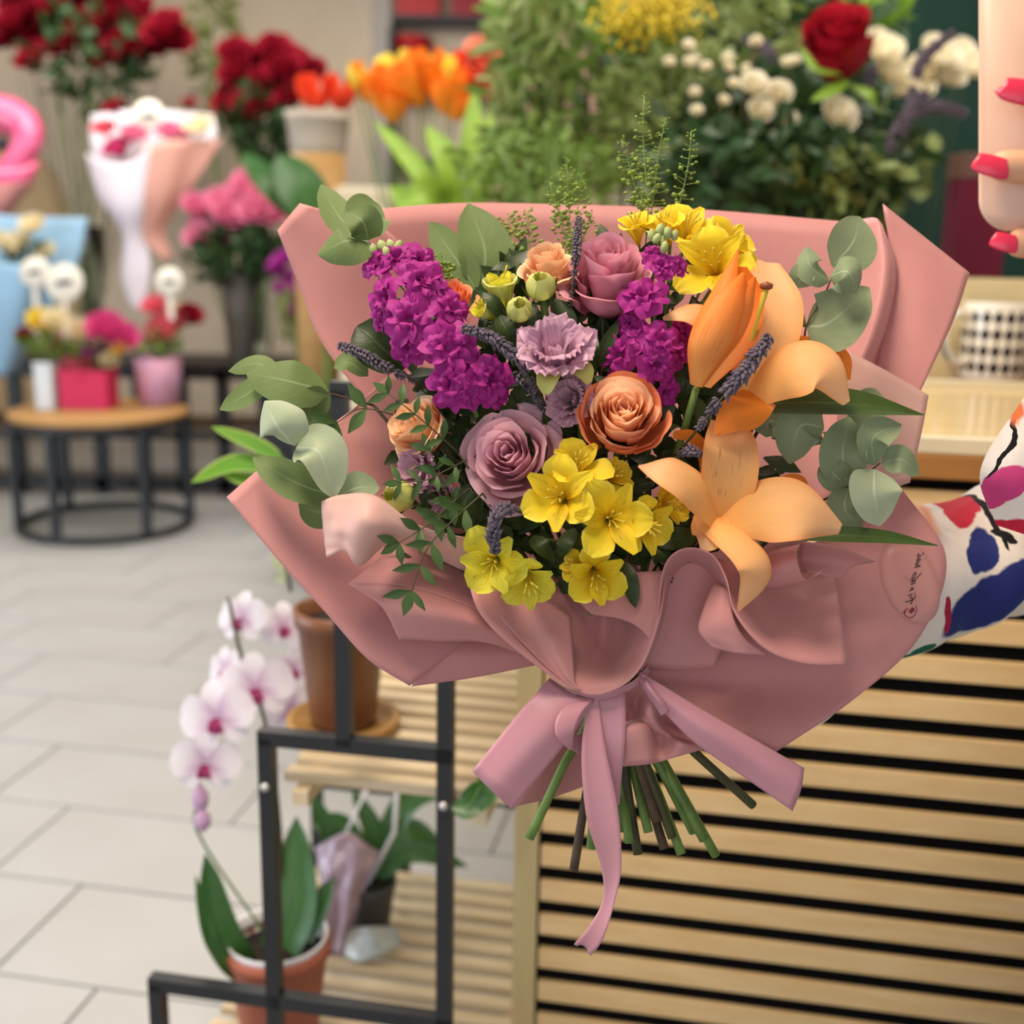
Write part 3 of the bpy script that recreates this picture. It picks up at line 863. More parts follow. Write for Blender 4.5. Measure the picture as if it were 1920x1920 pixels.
# ---- alstroemeria
def alst(label, cat_pts, stem_px=None, seed=0, mats=('alst', 'alst_s')):
    c0 = P(*cat_pts[0][:2], cat_pts[0][3])
    root = thing('alstroemeria', label, 'alstroemeria', c0)
    rg = np.random.default_rng(seed + 9)
    hub = np.mean([P(q[0], q[1], q[3]) for q in cat_pts], 0) * 0.7 + TIE * 0.3 + FW * 0.03
    for (px, py, rpx, d, ax, roll, opn) in cat_pts:
        c = P(px, py, d)
        Rm = rpx * d / FPX
        axis = AX(*ax)
        M3 = frame(axis, roll)
        mb = MB()
        for i in range(6 if opn > 0.5 else 1):      # stamens
            a = i * 1.047 + 0.3
            pts = place([(0.02, 0, -0.7), (0.08 * math.cos(a), 0.08 * math.sin(a), 0.0), (0.22 * math.cos(a), 0.22 * math.sin(a) - 0.06, 0.42)], M3, c, Rm)
            mb.add(*tube_g(pts, [0.0006, 0.0005, 0.0008], 4, 6))
        b = mb.build('blossom', M['stamen'], root)
        for i in range(6):
            inner = i % 2
            a = math.pi / 2 + i * 1.047 + rg.uniform(-0.1, 0.1)
            sp = opn * rg.uniform(0.88, 1.1)
            if inner:
                prof = [(0.05, -0.85), (0.18, -0.35), (0.42 * sp + 0.06, 0.02), (0.92 * sp, 0.20)]
                hw = [0.06, 0.14, 0.27, 0.07]
                m = mats[1]
            else:
                prof = [(0.06, -0.85), (0.24, -0.40), (0.62 * sp + 0.05, -0.02), (1.02 * sp, 0.02)]
                hw = [0.08, 0.22, 0.46, 0.14]
                m = mats[0]
            V, Fs, uv = radial_petal(a, prof, hw, cup=0.22, nu=9, nv=10, ruffle=0.025, seed=rg.uniform(0, 6))
            mk('petal', place(V, M3, c, Rm), Fs, M[m], b, uv=uv)
        tube('pedicel', [c - axis * Rm * 0.8, (c - axis * Rm * 1.4 + hub) / 2, hub], [0.0012, 0.0011, 0.0012], M['stemg'], root, n=5, ns=8)
    stem_to_tie(root, hub, r=0.002)
    return root

alst('yellow alstroemeria cluster rising behind the dusky mauve rose', [
    (1338, 492, 80, 0.895, (-0.25, 0.25, 0.93), 0.1, 1.0), (1292, 425, 64, 0.92, (0.1, 0.6, 0.75), 0.4, 0.95),
    (1245, 420, 56, 0.928, (-0.3, 0.7, 0.65), 0.9, 0.8), (1372, 448, 60, 0.92, (0.45, 0.55, 0.7), 0.2, 0.9), (1192, 418, 52, 0.935, (-0.2, 0.8, 0.6), 0.5, 0.7),
    (1388, 492, 56, 0.91, (0.6, 0.2, 0.77), 0.7, 0.9)], seed=1, mats=('alst', 'alst_s'))
alst('yellow alstroemeria cluster below the two central roses', [
    (1046, 930, 76, 0.832, (-0.25, 0.15, 0.95), 0.0, 1.05), (1148, 972, 76, 0.828, (0.05, 0.05, 1.0), 0.5, 1.05), (1085, 868, 62, 0.846, (0.15, 0.55, 0.8), 0.2, 1.0),
    (1215, 985, 62, 0.845, (0.5, -0.2, 0.83), 0.3, 0.95), (1150, 890, 46, 0.858, (0.35, 0.35, 0.85), 0.9, 0.9), (1256, 945, 54, 0.86, (0.65, 0.15, 0.75), 0.1, 0.9)], seed=2)
alst('single golden alstroemeria hanging over the front paper fold', [
    (1118, 1082, 66, 0.842, (0.05, -0.25, 0.96), 0.15, 1.0), (1078, 1058, 42, 0.858, (-0.7, 0.2, 0.6), 0.7, 0.8)], seed=3)
alst('greenish yellow alstroemeria pair below the drooping lavender', [
    (922, 1056, 74, 0.846, (-0.15, -0.1, 0.98), 0.4, 0.95), (992, 1092, 62, 0.848, (0.15, -0.45, 0.88), 0.1, 0.85)], seed=4, mats=('alst_g', 'alst_g'))
alst('closed yellow alstroemeria buds beside the magenta stock', [
    (938, 530, 76, 0.885, (-0.1, 0.85, 0.5), 0.2, 0.36), (900, 580, 50, 0.88, (-0.75, 0.3, 0.6), 0.6, 0.36)], seed=5, mats=('limeb', 'alst_g'))

# ---- stock
def stock_mesh(seed):
    rg = np.random.default_rng(seed)
    mb = MB()
    for ring, (n, k, z) in enumerate(((3, 0.50, 0.34), (4, 0.82, 0.16), (4, 1.08, 0.0))):
        for i in range(n):
            a = i * 6.283 / n + ring * 0.6 + rg.uniform(-0.35, 0.35)
            V, Fs, uv = radial_petal(a, [(0.03, -0.35), (0.28 * k, 0.0), (0.65 * k, z + 0.05), (1.0 * k, z - 0.12 + rg.uniform(-0.1, 0.1))],
                                     [0.05, 0.26 * k, 0.60 * k, 0.46 * k], cup=0.22, nu=9, nv=8, ruffle=0.09, seed=rg.uniform(0, 6), rfreq=4.0)
            mb.add(V, Fs, uv)
    return mesh_of(np.concatenate(mb.V), mb.F, M['stock'], np.concatenate(mb.uv), 'floret')
SM = [stock_mesh(s) for s in range(4)]

def stock(label, fl, line, buds, seed=0):
    c0 = P(*line[-1])
    root = thing('stock_flower', label, 'stock', c0)
    rg = np.random.default_rng(seed)
    axis_pts = PX(line)
    tube('stem', axis_pts, [0.0016] * (len(line) - 1) + [0.0022], M['stemg'], root, n=6, ns=12)
    for i, (px, py, r, d, ax) in enumerate(fl):
        c = P(px, py, d)
        s = r * d / FPX
        inst('floret', SM[i % 4], frame(AX(*ax), rg.uniform(0, 6)), c, s, root)
        j = int(np.argmin(np.linalg.norm(cr(axis_pts, 12) - c, axis=1)))
        tube('pedicel', [c - AX(*ax) * s * 0.3, cr(axis_pts, 12)[j]], [0.0009, 0.0009], M['stemg'], root, n=5)
    for (px, py, r, d) in buds:
        c = P(px, py, d)
        s = r * d / FPX
        V, Fs, uv = lathe_g([(0.001 * s, -1.2 * s), (0.55 * s, -0.9 * s), (0.75 * s, -0.1 * s), (0.55 * s, 0.6 * s), (0.05 * s, 1.0 * s)], c, 7, axis=AX(rg.uniform(-0.6, 0.6), 0.9, 0.3))
        mk('bud', V, Fs, M['stockbud'], root, uv=uv)
    stem_to_tie(root, axis_pts[-1], r=0.0022)

stock('large magenta stock spike leaning against the paper flap', [
    (708, 494, 34, 0.90, (-0.6, 0.3, 0.7)), (745, 484, 36, 0.895, (-0.1, 0.5, 0.85)), (786, 490, 34, 0.895, (0.4, 0.4, 0.8)),
    (722, 560, 40, 0.89, (-0.7, 0.0, 0.7)), (790, 528, 42, 0.88, (0.2, 0.3, 0.9)), (815, 540, 34, 0.885, (0.6, 0.3, 0.7)),
    (715, 590, 30, 0.895, (-0.8, -0.1, 0.6)), (768, 598, 46, 0.872, (-0.2, 0.1, 0.97)), (845, 580, 36, 0.88, (0.5, 0.3, 0.8)), (806, 640, 34, 0.872, (0.0, -0.2, 0.97)),
    (765, 650, 36, 0.88, (-0.4, -0.4, 0.8)), (842, 652, 48, 0.862, (0.2, 0.1, 0.97)), (868, 662, 34, 0.868, (0.6, 0.0, 0.8)),
    (848, 722, 44, 0.862, (-0.2, -0.2, 0.95)), (882, 730, 36, 0.862, (0.2, -0.4, 0.9)), (922, 710, 40, 0.865, (0.5, 0.0, 0.85)), (928, 742, 26, 0.872, (0.5, -0.4, 0.7))],
    [(742, 462, 0.905), (760, 530, 0.90), (800, 620, 0.89), (870, 730, 0.89)],
    [(700, 468, 12, 0.90), (716, 462, 13, 0.90), (732, 460, 12, 0.90), (748, 462, 13, 0.90), (724, 472, 11, 0.895), (760, 470, 10, 0.90)], 1)
stock('smaller magenta stock spike between mauve rose and lily bud', [
    (1222, 478, 20, 0.875, (-0.4, 0.4, 0.8)), (1240, 500, 28, 0.868, (0.0, 0.4, 0.9)), (1272, 498, 22, 0.872, (0.6, 0.3, 0.7)),
    (1206, 556, 42, 0.862, (-0.2, 0.5, 0.85)), (1238, 640, 36, 0.855, (0.2, 0.2, 0.95)), (1206, 634, 30, 0.86, (-0.3, 0.3, 0.9)), (1160, 665, 36, 0.872, (-0.5, 0.0, 0.8)),
    (1232, 680, 36, 0.856, (0.2, -0.3, 0.9)), (1268, 660, 30, 0.872, (0.6, 0.0, 0.7)), (1250, 735, 26, 0.872, (0.4, -0.3, 0.8)), (1280, 620, 26, 0.88, (0.6, 0.2, 0.7)), (1176, 606, 24, 0.875, (-0.6, 0.2, 0.7))],
    [(1243, 440, 0.88), (1244, 530, 0.88), (1222, 620, 0.878), (1230, 740, 0.89)],
    [(1222, 440, 11, 0.87), (1238, 430, 12, 0.87), (1252, 436, 12, 0.868), (1266, 440, 10, 0.87), (1232, 446, 10, 0.865), (1246, 462, 11, 0.866)], 2)

# ---- lilies
UPN = AX(0, 0.75, 0.65)
def lily(label, base, petals, pistil=None, seed=0):
    root = thing('lily', label, 'lily', P(*base))
    for i, (pts, hw, nr, mat, cup) in enumerate(petals):
        pstrip('petal', pts, hw, AX(*nr), M[mat], root, cup=cup, nu=11, nv=22, ruffle=0.05, seed=seed + i)
    if pistil:
        tube('pistil', PX(pistil), [0.0022, 0.0018, 0.0018, 0.0026], M['stamen'], root, n=7, ns=10)
        V, Fs, uv = lathe_g([(0.0005, -0.003), (0.0046, -0.001), (0.005, 0.002), (0.0005, 0.004)], P(*pistil[-1]), 9)
        mk('stigma', V, Fs, M['stigma'], root, uv=uv)
    stem_to_tie(root, P(base[0], base[1] + 10, base[2] + 0.012), r=0.0036)
    return root
lily('wide open peach lily above the front paper loop', (1352, 985, 0.862), [
    ([(1352, 985, 0.864), (1362, 920, 0.856), (1368, 850, 0.856), (1362, 792, 0.876)], [22, 48, 52, 30], (0, 0.1, 1), 'lily_s', 0.3),
    ([(1350, 985, 0.860), (1308, 918, 0.842), (1255, 884, 0.834), (1197, 873, 0.842)], [20, 46, 40, 3], (0.2, 0.55, 0.8), 'lily', -0.15),
    ([(1352, 985, 0.860), (1430, 955, 0.842), (1510, 958, 0.834), (1576, 992, 0.846)], [22, 62, 58, 10], (0, 0.35, 0.93), 'lily', -0.12),
    ([(1335, 975, 0.856), (1392, 1022, 0.838), (1422, 1075, 0.832), (1384, 1146, 0.846)], [30, 36, 36, 3], (0.35, 0.25, 0.9), 'lily', -0.25),
    ([(1330, 960, 0.872), (1332, 985, 0.86), (1330, 1010, 0.85), (1318, 1032, 0.85)], [30, 36, 30, 6], (-0.3, 0.2, 0.9), 'lily', 0.1),
    ([(1325, 930, 0.888), (1324, 858, 0.88), (1302, 818, 0.872), (1262, 814, 0.868)], [10, 15, 15, 8], (-0.5, -0.3, 0.6), 'lily_o', 0.3),
    ([(1420, 930, 0.886), (1470, 908, 0.884), (1502, 902, 0.884), (1516, 926, 0.888)], [16, 16, 12, 3], (0.3, 0.3, 0.8), 'lily_o', 0.1)], None, 1)
lily('peach lily behind the tall orange lily bud', (1400, 745, 0.872), [
    ([(1405, 745, 0.874), (1428, 650, 0.868), (1442, 570, 0.872), (1440, 492, 0.89)], [22, 60, 62, 22], (0.1, 0.1, 1), 'lily', 0.2),
    ([(1400, 740, 0.872), (1480, 690, 0.852), (1550, 688, 0.844), (1588, 756, 0.852)], [30, 58, 54, 8], (0.1, 0.45, 0.88), 'lily', -0.2),
    ([(1400, 700, 0.878), (1345, 612, 0.872), (1295, 586, 0.866), (1243, 598, 0.866)], [20, 36, 28, 4], (0.1, 0.6, 0.8), 'lily', -0.15),
    ([(1420, 740, 0.868), (1400, 765, 0.852), (1372, 782, 0.848), (1340, 815, 0.852)], [40, 42, 34, 3], (-0.1, 0.3, 0.9), 'lily_o', -0.1),
    ([(1490, 650, 0.892), (1545, 652, 0.894), (1584, 672, 0.894), (1592, 712, 0.898)], [26, 20, 15, 4], (0.2, 0.5, 0.8), 'lily_o', 0.1)],
    [(1395, 690, 0.868), (1412, 630, 0.858), (1424, 585, 0.852), (1437, 538, 0.85)], 2)
bud = thing('lily_bud', 'tall orange lily bud just opening at the tip', 'flower bud', P(1305, 725, 0.85))
for pts, hw, nr, m in (
    ([(1318, 724, 0.862), (1350, 640, 0.866), (1385, 560, 0.866), (1392, 500, 0.862)], [14, 55, 46, 8], (0, 0, -1), 'bud_o'),
    ([(1302, 722, 0.850), (1312, 640, 0.838), (1348, 555, 0.836), (1384, 466, 0.846)], [12, 30, 27, 1.5], (-0.55, 0.0, 0.8), 'bud_o'),
    ([(1312, 726, 0.848), (1366, 640, 0.834), (1402, 570, 0.834), (1417, 520, 0.846)], [12, 34, 28, 4], (0.55, 0.0, 0.8), 'bud_o'),
    ([(1306, 725, 0.846), (1330, 650, 0.824), (1368, 570, 0.824), (1396, 512, 0.838)], [13, 40, 32, 5], (0.0, 0.05, 1), 'bud_o')):
    pstrip('petal', pts, hw, AX(*nr), M[m], bud, cup=-0.45, nu=11, nv=20)
stem_to_tie(bud, P(1306, 728, 0.856), r=0.0034)

# ---- lavender
def lavender(label, pts, wpx, seed=0, step=0.0027):
    line = PX(pts)
    root = thing('lavender_sprig', label, 'lavender', line[0])
    rg = np.random.default_rng(seed)
    L = np.sum(np.linalg.norm(np.diff(line, axis=0), axis=1))
    n = max(8, int(L / step))
    q = cr(line, n)
    T = nz(np.gradient(q, axis=0))
    d = pts[0][2]
    w = wpx * d / FPX
    mb = MB()
    for i in range(n):
        s = i / (n - 1)
        if 0.62 < s < 0.68 or 0.84 < s < 0.88: continue
        ww = w * (0.55 + 0.6 * math.sin(math.pi * min(1, 0.15 + s * 0.95)))
        a0 = rg.uniform(0, 6)
        Mx = frame(T[i])
        for k in range(6):
            a = a0 + k * 1.047
            o = Mx[:, 0] * math.cos(a) + Mx[:, 1] * math.sin(a)
            dirv = nz(o * 0.75 + T[i] * rg.uniform(0.5, 1.2))
            b = q[i] + o * 0.0008
            le = ww * rg.uniform(0.75, 1.25)
            h = ww * 0.24
            Y = frame(dirv)
            V = [b]
            for kk in range(5):
                aa = kk * 1.257
                V.append(b + dirv * le * 0.5 + (Y[:, 0] * math.cos(aa) + Y[:, 1] * math.sin(aa)) * h)
            V.append(b + dirv * le)
            Fs = [(0, 1 + (kk + 1) % 5, 1 + kk) for kk in range(5)] + [(6, 1 + kk, 1 + (kk + 1) % 5) for kk in range(5)]
            mb.add(V, Fs)
    mb.build('florets', M['lav'], root, kind='stuff', smooth=False)
    e = q[-1] + T[-1] * 0.02 + FW * 0.02
    tube('stem', [q[0], q[n // 2], q[-1], e], [0.0008, 0.001, 0.001, 0.001], M['stemd'], root, n=5, ns=16)
lavender('lavender spike crossing in front of the peach lily', [(1444, 628, 0.832), (1402, 690, 0.828), (1352, 745, 0.832), (1312, 800, 0.842)], 20, 1)
lavender('lavender spike between magenta stock and open lisianthus', [(866, 616, 0.858), (920, 632, 0.85), (968, 672, 0.85), (1004, 726, 0.862)], 16, 2)
lavender('lavender spike lying over the dark eucalyptus leaf', [(634, 646, 0.90), (680, 664, 0.895), (735, 694, 0.89), (776, 714, 0.895)], 14, 3)
lavender('drooping lavender spike above the greenish yellow alstroemeria', [(928, 1040, 0.826), (926, 990, 0.822), (944, 956, 0.83), (984, 958, 0.848)], 19, 4)
lavender('upright lavender tip between peach and dusky mauve roses', [(1086, 408, 0.90), (1082, 450, 0.885), (1078, 500, 0.88), (1070, 570, 0.885)], 11, 5)
lavender('small lavender tip inside the curled orange lily petal', [(1318, 852, 0.852), (1296, 846, 0.856), (1276, 850, 0.862)], 14, 6)
lavender('lavender sprig deep under the open lisianthus', [(960, 700, 0.885), (1000, 730, 0.88), (1012, 760, 0.882)], 15, 7)

# ---- eucalyptus
def leaf_shape(pts, w, nr, mat, root, cup=0.2, fold=0.0, name='leaf', tip=0.12, **k):
    """a roundish leaf along three points; w is the largest half width in pixels"""
    n = 9
    q = cr(np.array(pts, float), n)
    s = np.linspace(0, 1, n)
    hw = w * np.maximum(np.sin(np.pi * s ** 0.85) ** 0.62, 0.02)
    hw[0], hw[-1] = w * 0.05, w * tip * 0.3
    return pstrip(name, [tuple(a) for a in q], list(hw), AX(*nr), M[mat], root, cup=cup, fold=fold, nu=9, nv=18, **k)

def euc(label, leaves, stems, mat='euc', tie_from=None):
    root = thing('eucalyptus_branch', label, 'eucalyptus', P(*stems[0][-1]))
    for s in stems:
        tube('twig', PX(s), [0.0007] * (len(s) - 1) + [0.0011], M['stemw'] if len(s) > 3 else M['stemg'], root, n=5, ns=12)
    for pts, w, nr, cup, *m in leaves:
        leaf_shape(pts, w, nr, m[0] if m else mat, root, cup)
    if tie_from: stem_to_tie(root, P(*tie_from), 'stemw', r=0.0018)
    return root

euc('eucalyptus sprig of cupped leaves at the notched paper flap', [
    ([(688, 452, 0.918), (640, 410, 0.93), (602, 346, 0.945)], 36, (0.35, 0.25, 0.9), 0.1, 'euc_g'),
    ([(690, 450, 0.922), (690, 400, 0.94), (712, 385, 0.955)], 44, (0.3, 0.2, 0.9), 0.1, 'euc_g'),
    ([(690, 452, 0.915), (650, 452, 0.895), (596, 478, 0.902)], 46, (-0.3, 0.2, 0.9), -0.35, 'euc_g'),
    ([(690, 450, 0.912), (680, 415, 0.897), (648, 398, 0.905)], 34, (0.0, 0.3, 0.9), 0.3, 'euc_g')],
    [[(690, 452, 0.917), (720, 500, 0.93), (770, 560, 0.945), (850, 680, 0.95)]], tie_from=(850, 680, 0.95))
euc('pair of big pointed eucalyptus leaves behind the yellow bud', [
    ([(900, 545, 0.955), (910, 470, 0.96), (878, 382, 0.975)], 55, (0.25, 0.1, 0.95), 0.15, 'euc_g'),
    ([(895, 545, 0.95), (850, 480, 0.955), (806, 416, 0.965)], 34, (-0.2, 0.1, 0.95), 0.1, 'euc_g')],
    [[(898, 545, 0.952), (905, 600, 0.945), (920, 650, 0.94), (960, 760, 0.935)]], tie_from=(960, 760, 0.935))
euc('eucalyptus branch with folded leaves spreading over bare background', [
    ([(616, 735, 0.93), (540, 715, 0.915), (462, 700, 0.925)], 48, (0.0, 0.35, 0.93), -0.1, 'euc_g'),
    ([(520, 700, 0.935), (480, 682, 0.94), (428, 696, 0.945)], 24, (0.1, 0.5, 0.85), -0.1, 'euc_g'),
    ([(500, 712, 0.932), (465, 738, 0.932), (412, 768, 0.937)], 28, (-0.3, 0.3, 0.9), 0.1, 'euc_g'),
    ([(620, 740, 0.93), (585, 760, 0.925), (575, 800, 0.92)], 32, (0.3, -0.3, 0.9), 0.1, 'euc_g')],
    [[(470, 708, 0.928), (540, 722, 0.922), (616, 737, 0.932), (700, 760, 0.945)]], tie_from=(700, 760, 0.945))
euc('eucalyptus branch with a pale curled leaf beside the paper tip', [
    ([(552, 836, 0.872), (520, 800, 0.858), (496, 752, 0.868)], 54, (-0.45, 0.25, 0.85), -0.35, 'euc_p'),
    ([(556, 838, 0.875), (600, 850, 0.865), (626, 935, 0.872)], 50, (0.5, 0.2, 0.8), 0.35, 'euc_p'),
    ([(628, 930, 0.885), (555, 905, 0.878), (474, 858, 0.888)], 40, (-0.1, 0.5, 0.85), 0.15, 'euc_g'),
    ([(630, 938, 0.892), (600, 960, 0.89), (560, 945, 0.89)], 34, (-0.1, 0.2, 0.9), 0.1, 'euc_g'),
    ([(634, 930, 0.885), (670, 915, 0.878), (712, 915, 0.88)], 34, (0.1, 0.5, 0.85), 0.2, 'euc')],
    [[(546, 832, 0.872), (586, 880, 0.88), (640, 940, 0.89), (760, 1040, 0.905)]], tie_from=(760, 1040, 0.905))
euc('dark round eucalyptus leaves behind the large magenta stock', [
    ([(760, 690, 0.915), (705, 640, 0.91), (668, 612, 0.915)], 52, (0.2, 0.1, 0.95), 0.2, 'dark'),
    ([(690, 705, 0.918), (655, 680, 0.915), (626, 690, 0.915)], 24, (0.1, 0.6, 0.8), 0.2, 'euc_g')],
    [[(700, 650, 0.913), (750, 690, 0.917), (800, 740, 0.925), (860, 800, 0.93)]], tie_from=(860, 800, 0.93))
euc('eucalyptus sprig with four leaves at the curled pink fold', [
    ([(1560, 500, 0.905), (1600, 455, 0.91), (1612, 406, 0.925)], 50, (0.25, 0.1, 0.95), 0.12),
    ([(1556, 528, 0.893), (1520, 500, 0.885), (1512, 462, 0.892)], 28, (-0.3, 0.4, 0.85), -0.3),
    ([(1556, 518, 0.893), (1590, 510, 0.88), (1606, 550, 0.885)], 42, (0.2, 0.2, 0.95), -0.3),
    ([(1512, 612, 0.898), (1556, 605, 0.895), (1630, 540, 0.91)], 60, (0.1, 0.2, 0.95), 0.25),
    ([(1496, 540, 0.893), (1505, 515, 0.888), (1522, 492, 0.892)], 24, (-0.1, 0.2, 0.95), 0.1),
    ([(1510, 614, 0.90), (1480, 560, 0.90), (1466, 502, 0.91)], 15, (-0.8, 0.2, 0.5), 0.3)],
    [[(1560, 520, 0.90), (1540, 565, 0.897), (1512, 612, 0.898), (1508, 660, 0.92)], [(1496, 542, 0.893), (1504, 580, 0.896), (1511, 612, 0.898)]], tie_from=(1508, 660, 0.92))
euc('bushy eucalyptus branch of rounded leaves beside the open lily', [
    ([(1545, 802, 0.898), (1500, 800, 0.892), (1480, 870, 0.895)], 46, (-0.2, 0.1, 0.95), 0.2),
    ([(1545, 830, 0.90), (1450, 790, 0.905), (1436, 820, 0.91)], 34, (-0.3, 0.1, 0.9), 0.2),
    ([(1588, 912, 0.886), (1580, 850, 0.876), (1592, 782, 0.888)], 44, (-0.2, 0.05, 0.95), 0.25),
    ([(1590, 912, 0.888), (1562, 888, 0.88), (1548, 862, 0.885)], 30, (-0.4, 0.0, 0.9), 0.2),
    ([(1640, 872, 0.878), (1638, 820, 0.868), (1690, 796, 0.875)], 34, (0.1, 0.3, 0.9), 0.25, 'euc'),
    ([(1652, 868, 0.878), (1690, 862, 0.87), (1724, 890, 0.875)], 30, (0.3, 0.3, 0.9), 0.1, 'euc'),
    ([(1640, 880, 0.876), (1640, 925, 0.866), (1650, 986, 0.872)], 52, (0.1, 0.25, 0.95), 0.12, 'euc_p'),
    ([(1590, 915, 0.886), (1585, 955, 0.882), (1615, 990, 0.888)], 34, (-0.2, 0.0, 0.95), 0.15),
    ([(1600, 800, 0.905), (1630, 760, 0.905), (1640, 728, 0.91)], 36, (0.2, 0.2, 0.95), 0.15),
    ([(1600, 820, 0.90), (1625, 800, 0.898), (1650, 770, 0.90)], 44, (0.2, 0.2, 0.95), 0.15)],
    [[(1650, 868, 0.876), (1620, 892, 0.883), (1588, 914, 0.888), (1500, 960, 0.91)], [(1588, 914, 0.888), (1570, 860, 0.893), (1545, 810, 0.898)]], tie_from=(1500, 960, 0.91))

# ---- long pointed lily leaves
for label, pts, hw, ax in (
    ('long pointed dark leaf under the peach lily behind the bud', [(1390, 760, 0.885), (1510, 755, 0.875), (1620, 760, 0.872), (1732, 778, 0.878)], [20, 34, 28, 1.5], (0, 0.55, 0.83)),
    ('long pointed dark leaf under the wide open peach lily', [(1440, 1000, 0.885), (1560, 1003, 0.872), (1660, 1008, 0.868), (1758, 1023, 0.872)], [14, 17, 14, 1.2], (0, 0.5, 0.86))):
    rt = thing('lily_leaf', label, 'leaf', P(*pts[0]))
    pstrip('blade', pts, hw, AX(*ax), M['lilyleaf'], rt, fold=0.25, nu=7, nv=20)
    stem_to_tie(rt, P(pts[0][0] - 5, pts[0][1] + 10, pts[0][2] + 0.005), r=0.0016)

# ---- fine pinnate twigs
def twig(label, pts, n, llen, seed=0, size=1.0):
    line = PX(pts)
    root = thing('pistacia_twig', label, 'foliage', line[0])
    q = cr(line, n * 3 + 1)
    T = nz(np.gradient(q, axis=0))
    tube('twig', line, [0.0004, 0.0005, 0.0006, 0.0008][:len(pts)], M['stemd'], root, n=5, ns=14)
    rg = np.random.default_rng(seed)
    for i in range(n):
        p, t = q[i * 3], T[i * 3]
        for s in (-1, 1):
            side = nz(np.cross(t, TW)) * s
            dirv = nz(side * 0.8 - t * rg.uniform(0.35, 0.75) + TW * rg.uniform(-0.25, 0.25))
            L = llen * 0.86 / FPX * rg.uniform(0.8, 1.15)
            strip('leaflet', [p, p + dirv * L * 0.5 + TW * 0.001, p + dirv * L], [0.0006, L * 0.21 * size, 0.0003], nz(TW + side * 0.4 * rg.uniform(-1, 1)), M['fine'], root, nu=5, nv=8, fold=0.2)
    if n: strip('leaflet', [q[0], q[0] - T[0] * llen * 0.4 / FPX, q[0] - T[0] * llen * 0.8 / FPX], [0.0006, llen * 0.18 / FPX, 0.0003], TW, M['fine'], root, nu=5, nv=8)
    stem_to_tie(root, line[-1], 'stemd', r=0.0009)
twig('fine leaflet twig over the pale peach rose', [(728, 738, 0.862), (770, 770, 0.858), (812, 806, 0.862), (860, 850, 0.872)], 5, 40, 1, 0.9)
twig('fine leaflet twig hanging over the paper roll', [(772, 1108, 0.845), (800, 1030, 0.848), (850, 975, 0.856), (905, 925, 0.868)], 5, 52, 2, 0.8)
twig('fine leaflet twig across the lilac lisianthus', [(752, 905, 0.862), (800, 900, 0.86), (840, 880, 0.864), (900, 850, 0.88)], 4, 38, 3, 0.8)
twig('fine leaflet twig reaching past the empty paper notch', [(632, 792, 0.90), (670, 768, 0.895), (710, 770, 0.895), (780, 792, 0.90)], 2, 54, 4)
twig('fine leaflet twig along the tissue edge', [(748, 1018, 0.85), (800, 985, 0.858), (840, 950, 0.866), (880, 915, 0.875)], 4, 44, 5)
twig('dark leaflet twig beside the big mauve rose', [(806, 845, 0.872), (830, 900, 0.87), (850, 950, 0.872), (880, 990, 0.88)], 5, 40, 6, 0.9)

# ---- broader green leaves between the flowers
def sprig(label, pts, leaves, seed=0):
    line = PX(pts)
    root = thing('leafy_sprig', label, 'foliage', line[0])
    tube('twig', line, 0.0012, M['stemd'], root, n=5, ns=12)
    for q, w, nr in leaves: leaf_shape(q, w, nr, 'dark', root, 0.15, tip=0.05)
    stem_to_tie(root, line[-1], r=0.0015)
sprig('dark leaves between the two yellow alstroemeria blooms', [(1010, 1010, 0.868), (1060, 1020, 0.875), (1110, 1060, 0.89)], [
    ([(1000, 1005, 0.865), (1015, 1025, 0.855), (1040, 1052, 0.86)], 18, (0, 0.6, 0.8)), ([(1078, 990, 0.868), (1060, 1020, 0.858), (1050, 1045, 0.862)], 16, (-0.3, 0.2, 0.9)),
    ([(1090, 1000, 0.875), (1085, 1060, 0.87), (1070, 1110, 0.875)], 26, (0.2, 0.2, 0.9)), ([(1165, 1050, 0.878), (1180, 1090, 0.868), (1192, 1140, 0.868)], 18, (0.2, 0.1, 0.95))])
sprig('dark leaves below the lime buds', [(960, 600, 0.89), (990, 640, 0.895), (1020, 700, 0.90)], [
    ([(950, 600, 0.886), (925, 570, 0.878), (905, 548, 0.882)], 15, (0, 0.3, 0.9)), ([(935, 590, 0.882), (950, 620, 0.876), (960, 655, 0.88)], 20, (0.2, 0.3, 0.9)),
    ([(1040, 560, 0.888), (1060, 600, 0.882), (1070, 640, 0.886)], 22, (0.2, 0.1, 0.95)), ([(990, 565, 0.888), (1000, 600, 0.88), (1020, 620, 0.886)], 18, (0, 0.3, 0.95))])
sprig('slim green leaves beside the open lisianthus', [(1130, 600, 0.888), (1130, 660, 0.892), (1125, 720, 0.90)], [
    ([(1118, 690, 0.88), (1135, 650, 0.87), (1160, 600, 0.875)], 14, (0.3, 0.2, 0.9)), ([(1115, 695, 0.88), (1112, 660, 0.868), (1118, 630, 0.872)], 12, (-0.2, 0.2, 0.95)),
    ([(1260, 760, 0.89), (1270, 720, 0.88), (1276, 680, 0.882)], 14, (0.2, 0, 0.95)), ([(1290, 800, 0.89), (1310, 780, 0.885), (1300, 740, 0.89)], 22, (0.2, 0.2, 0.9))])
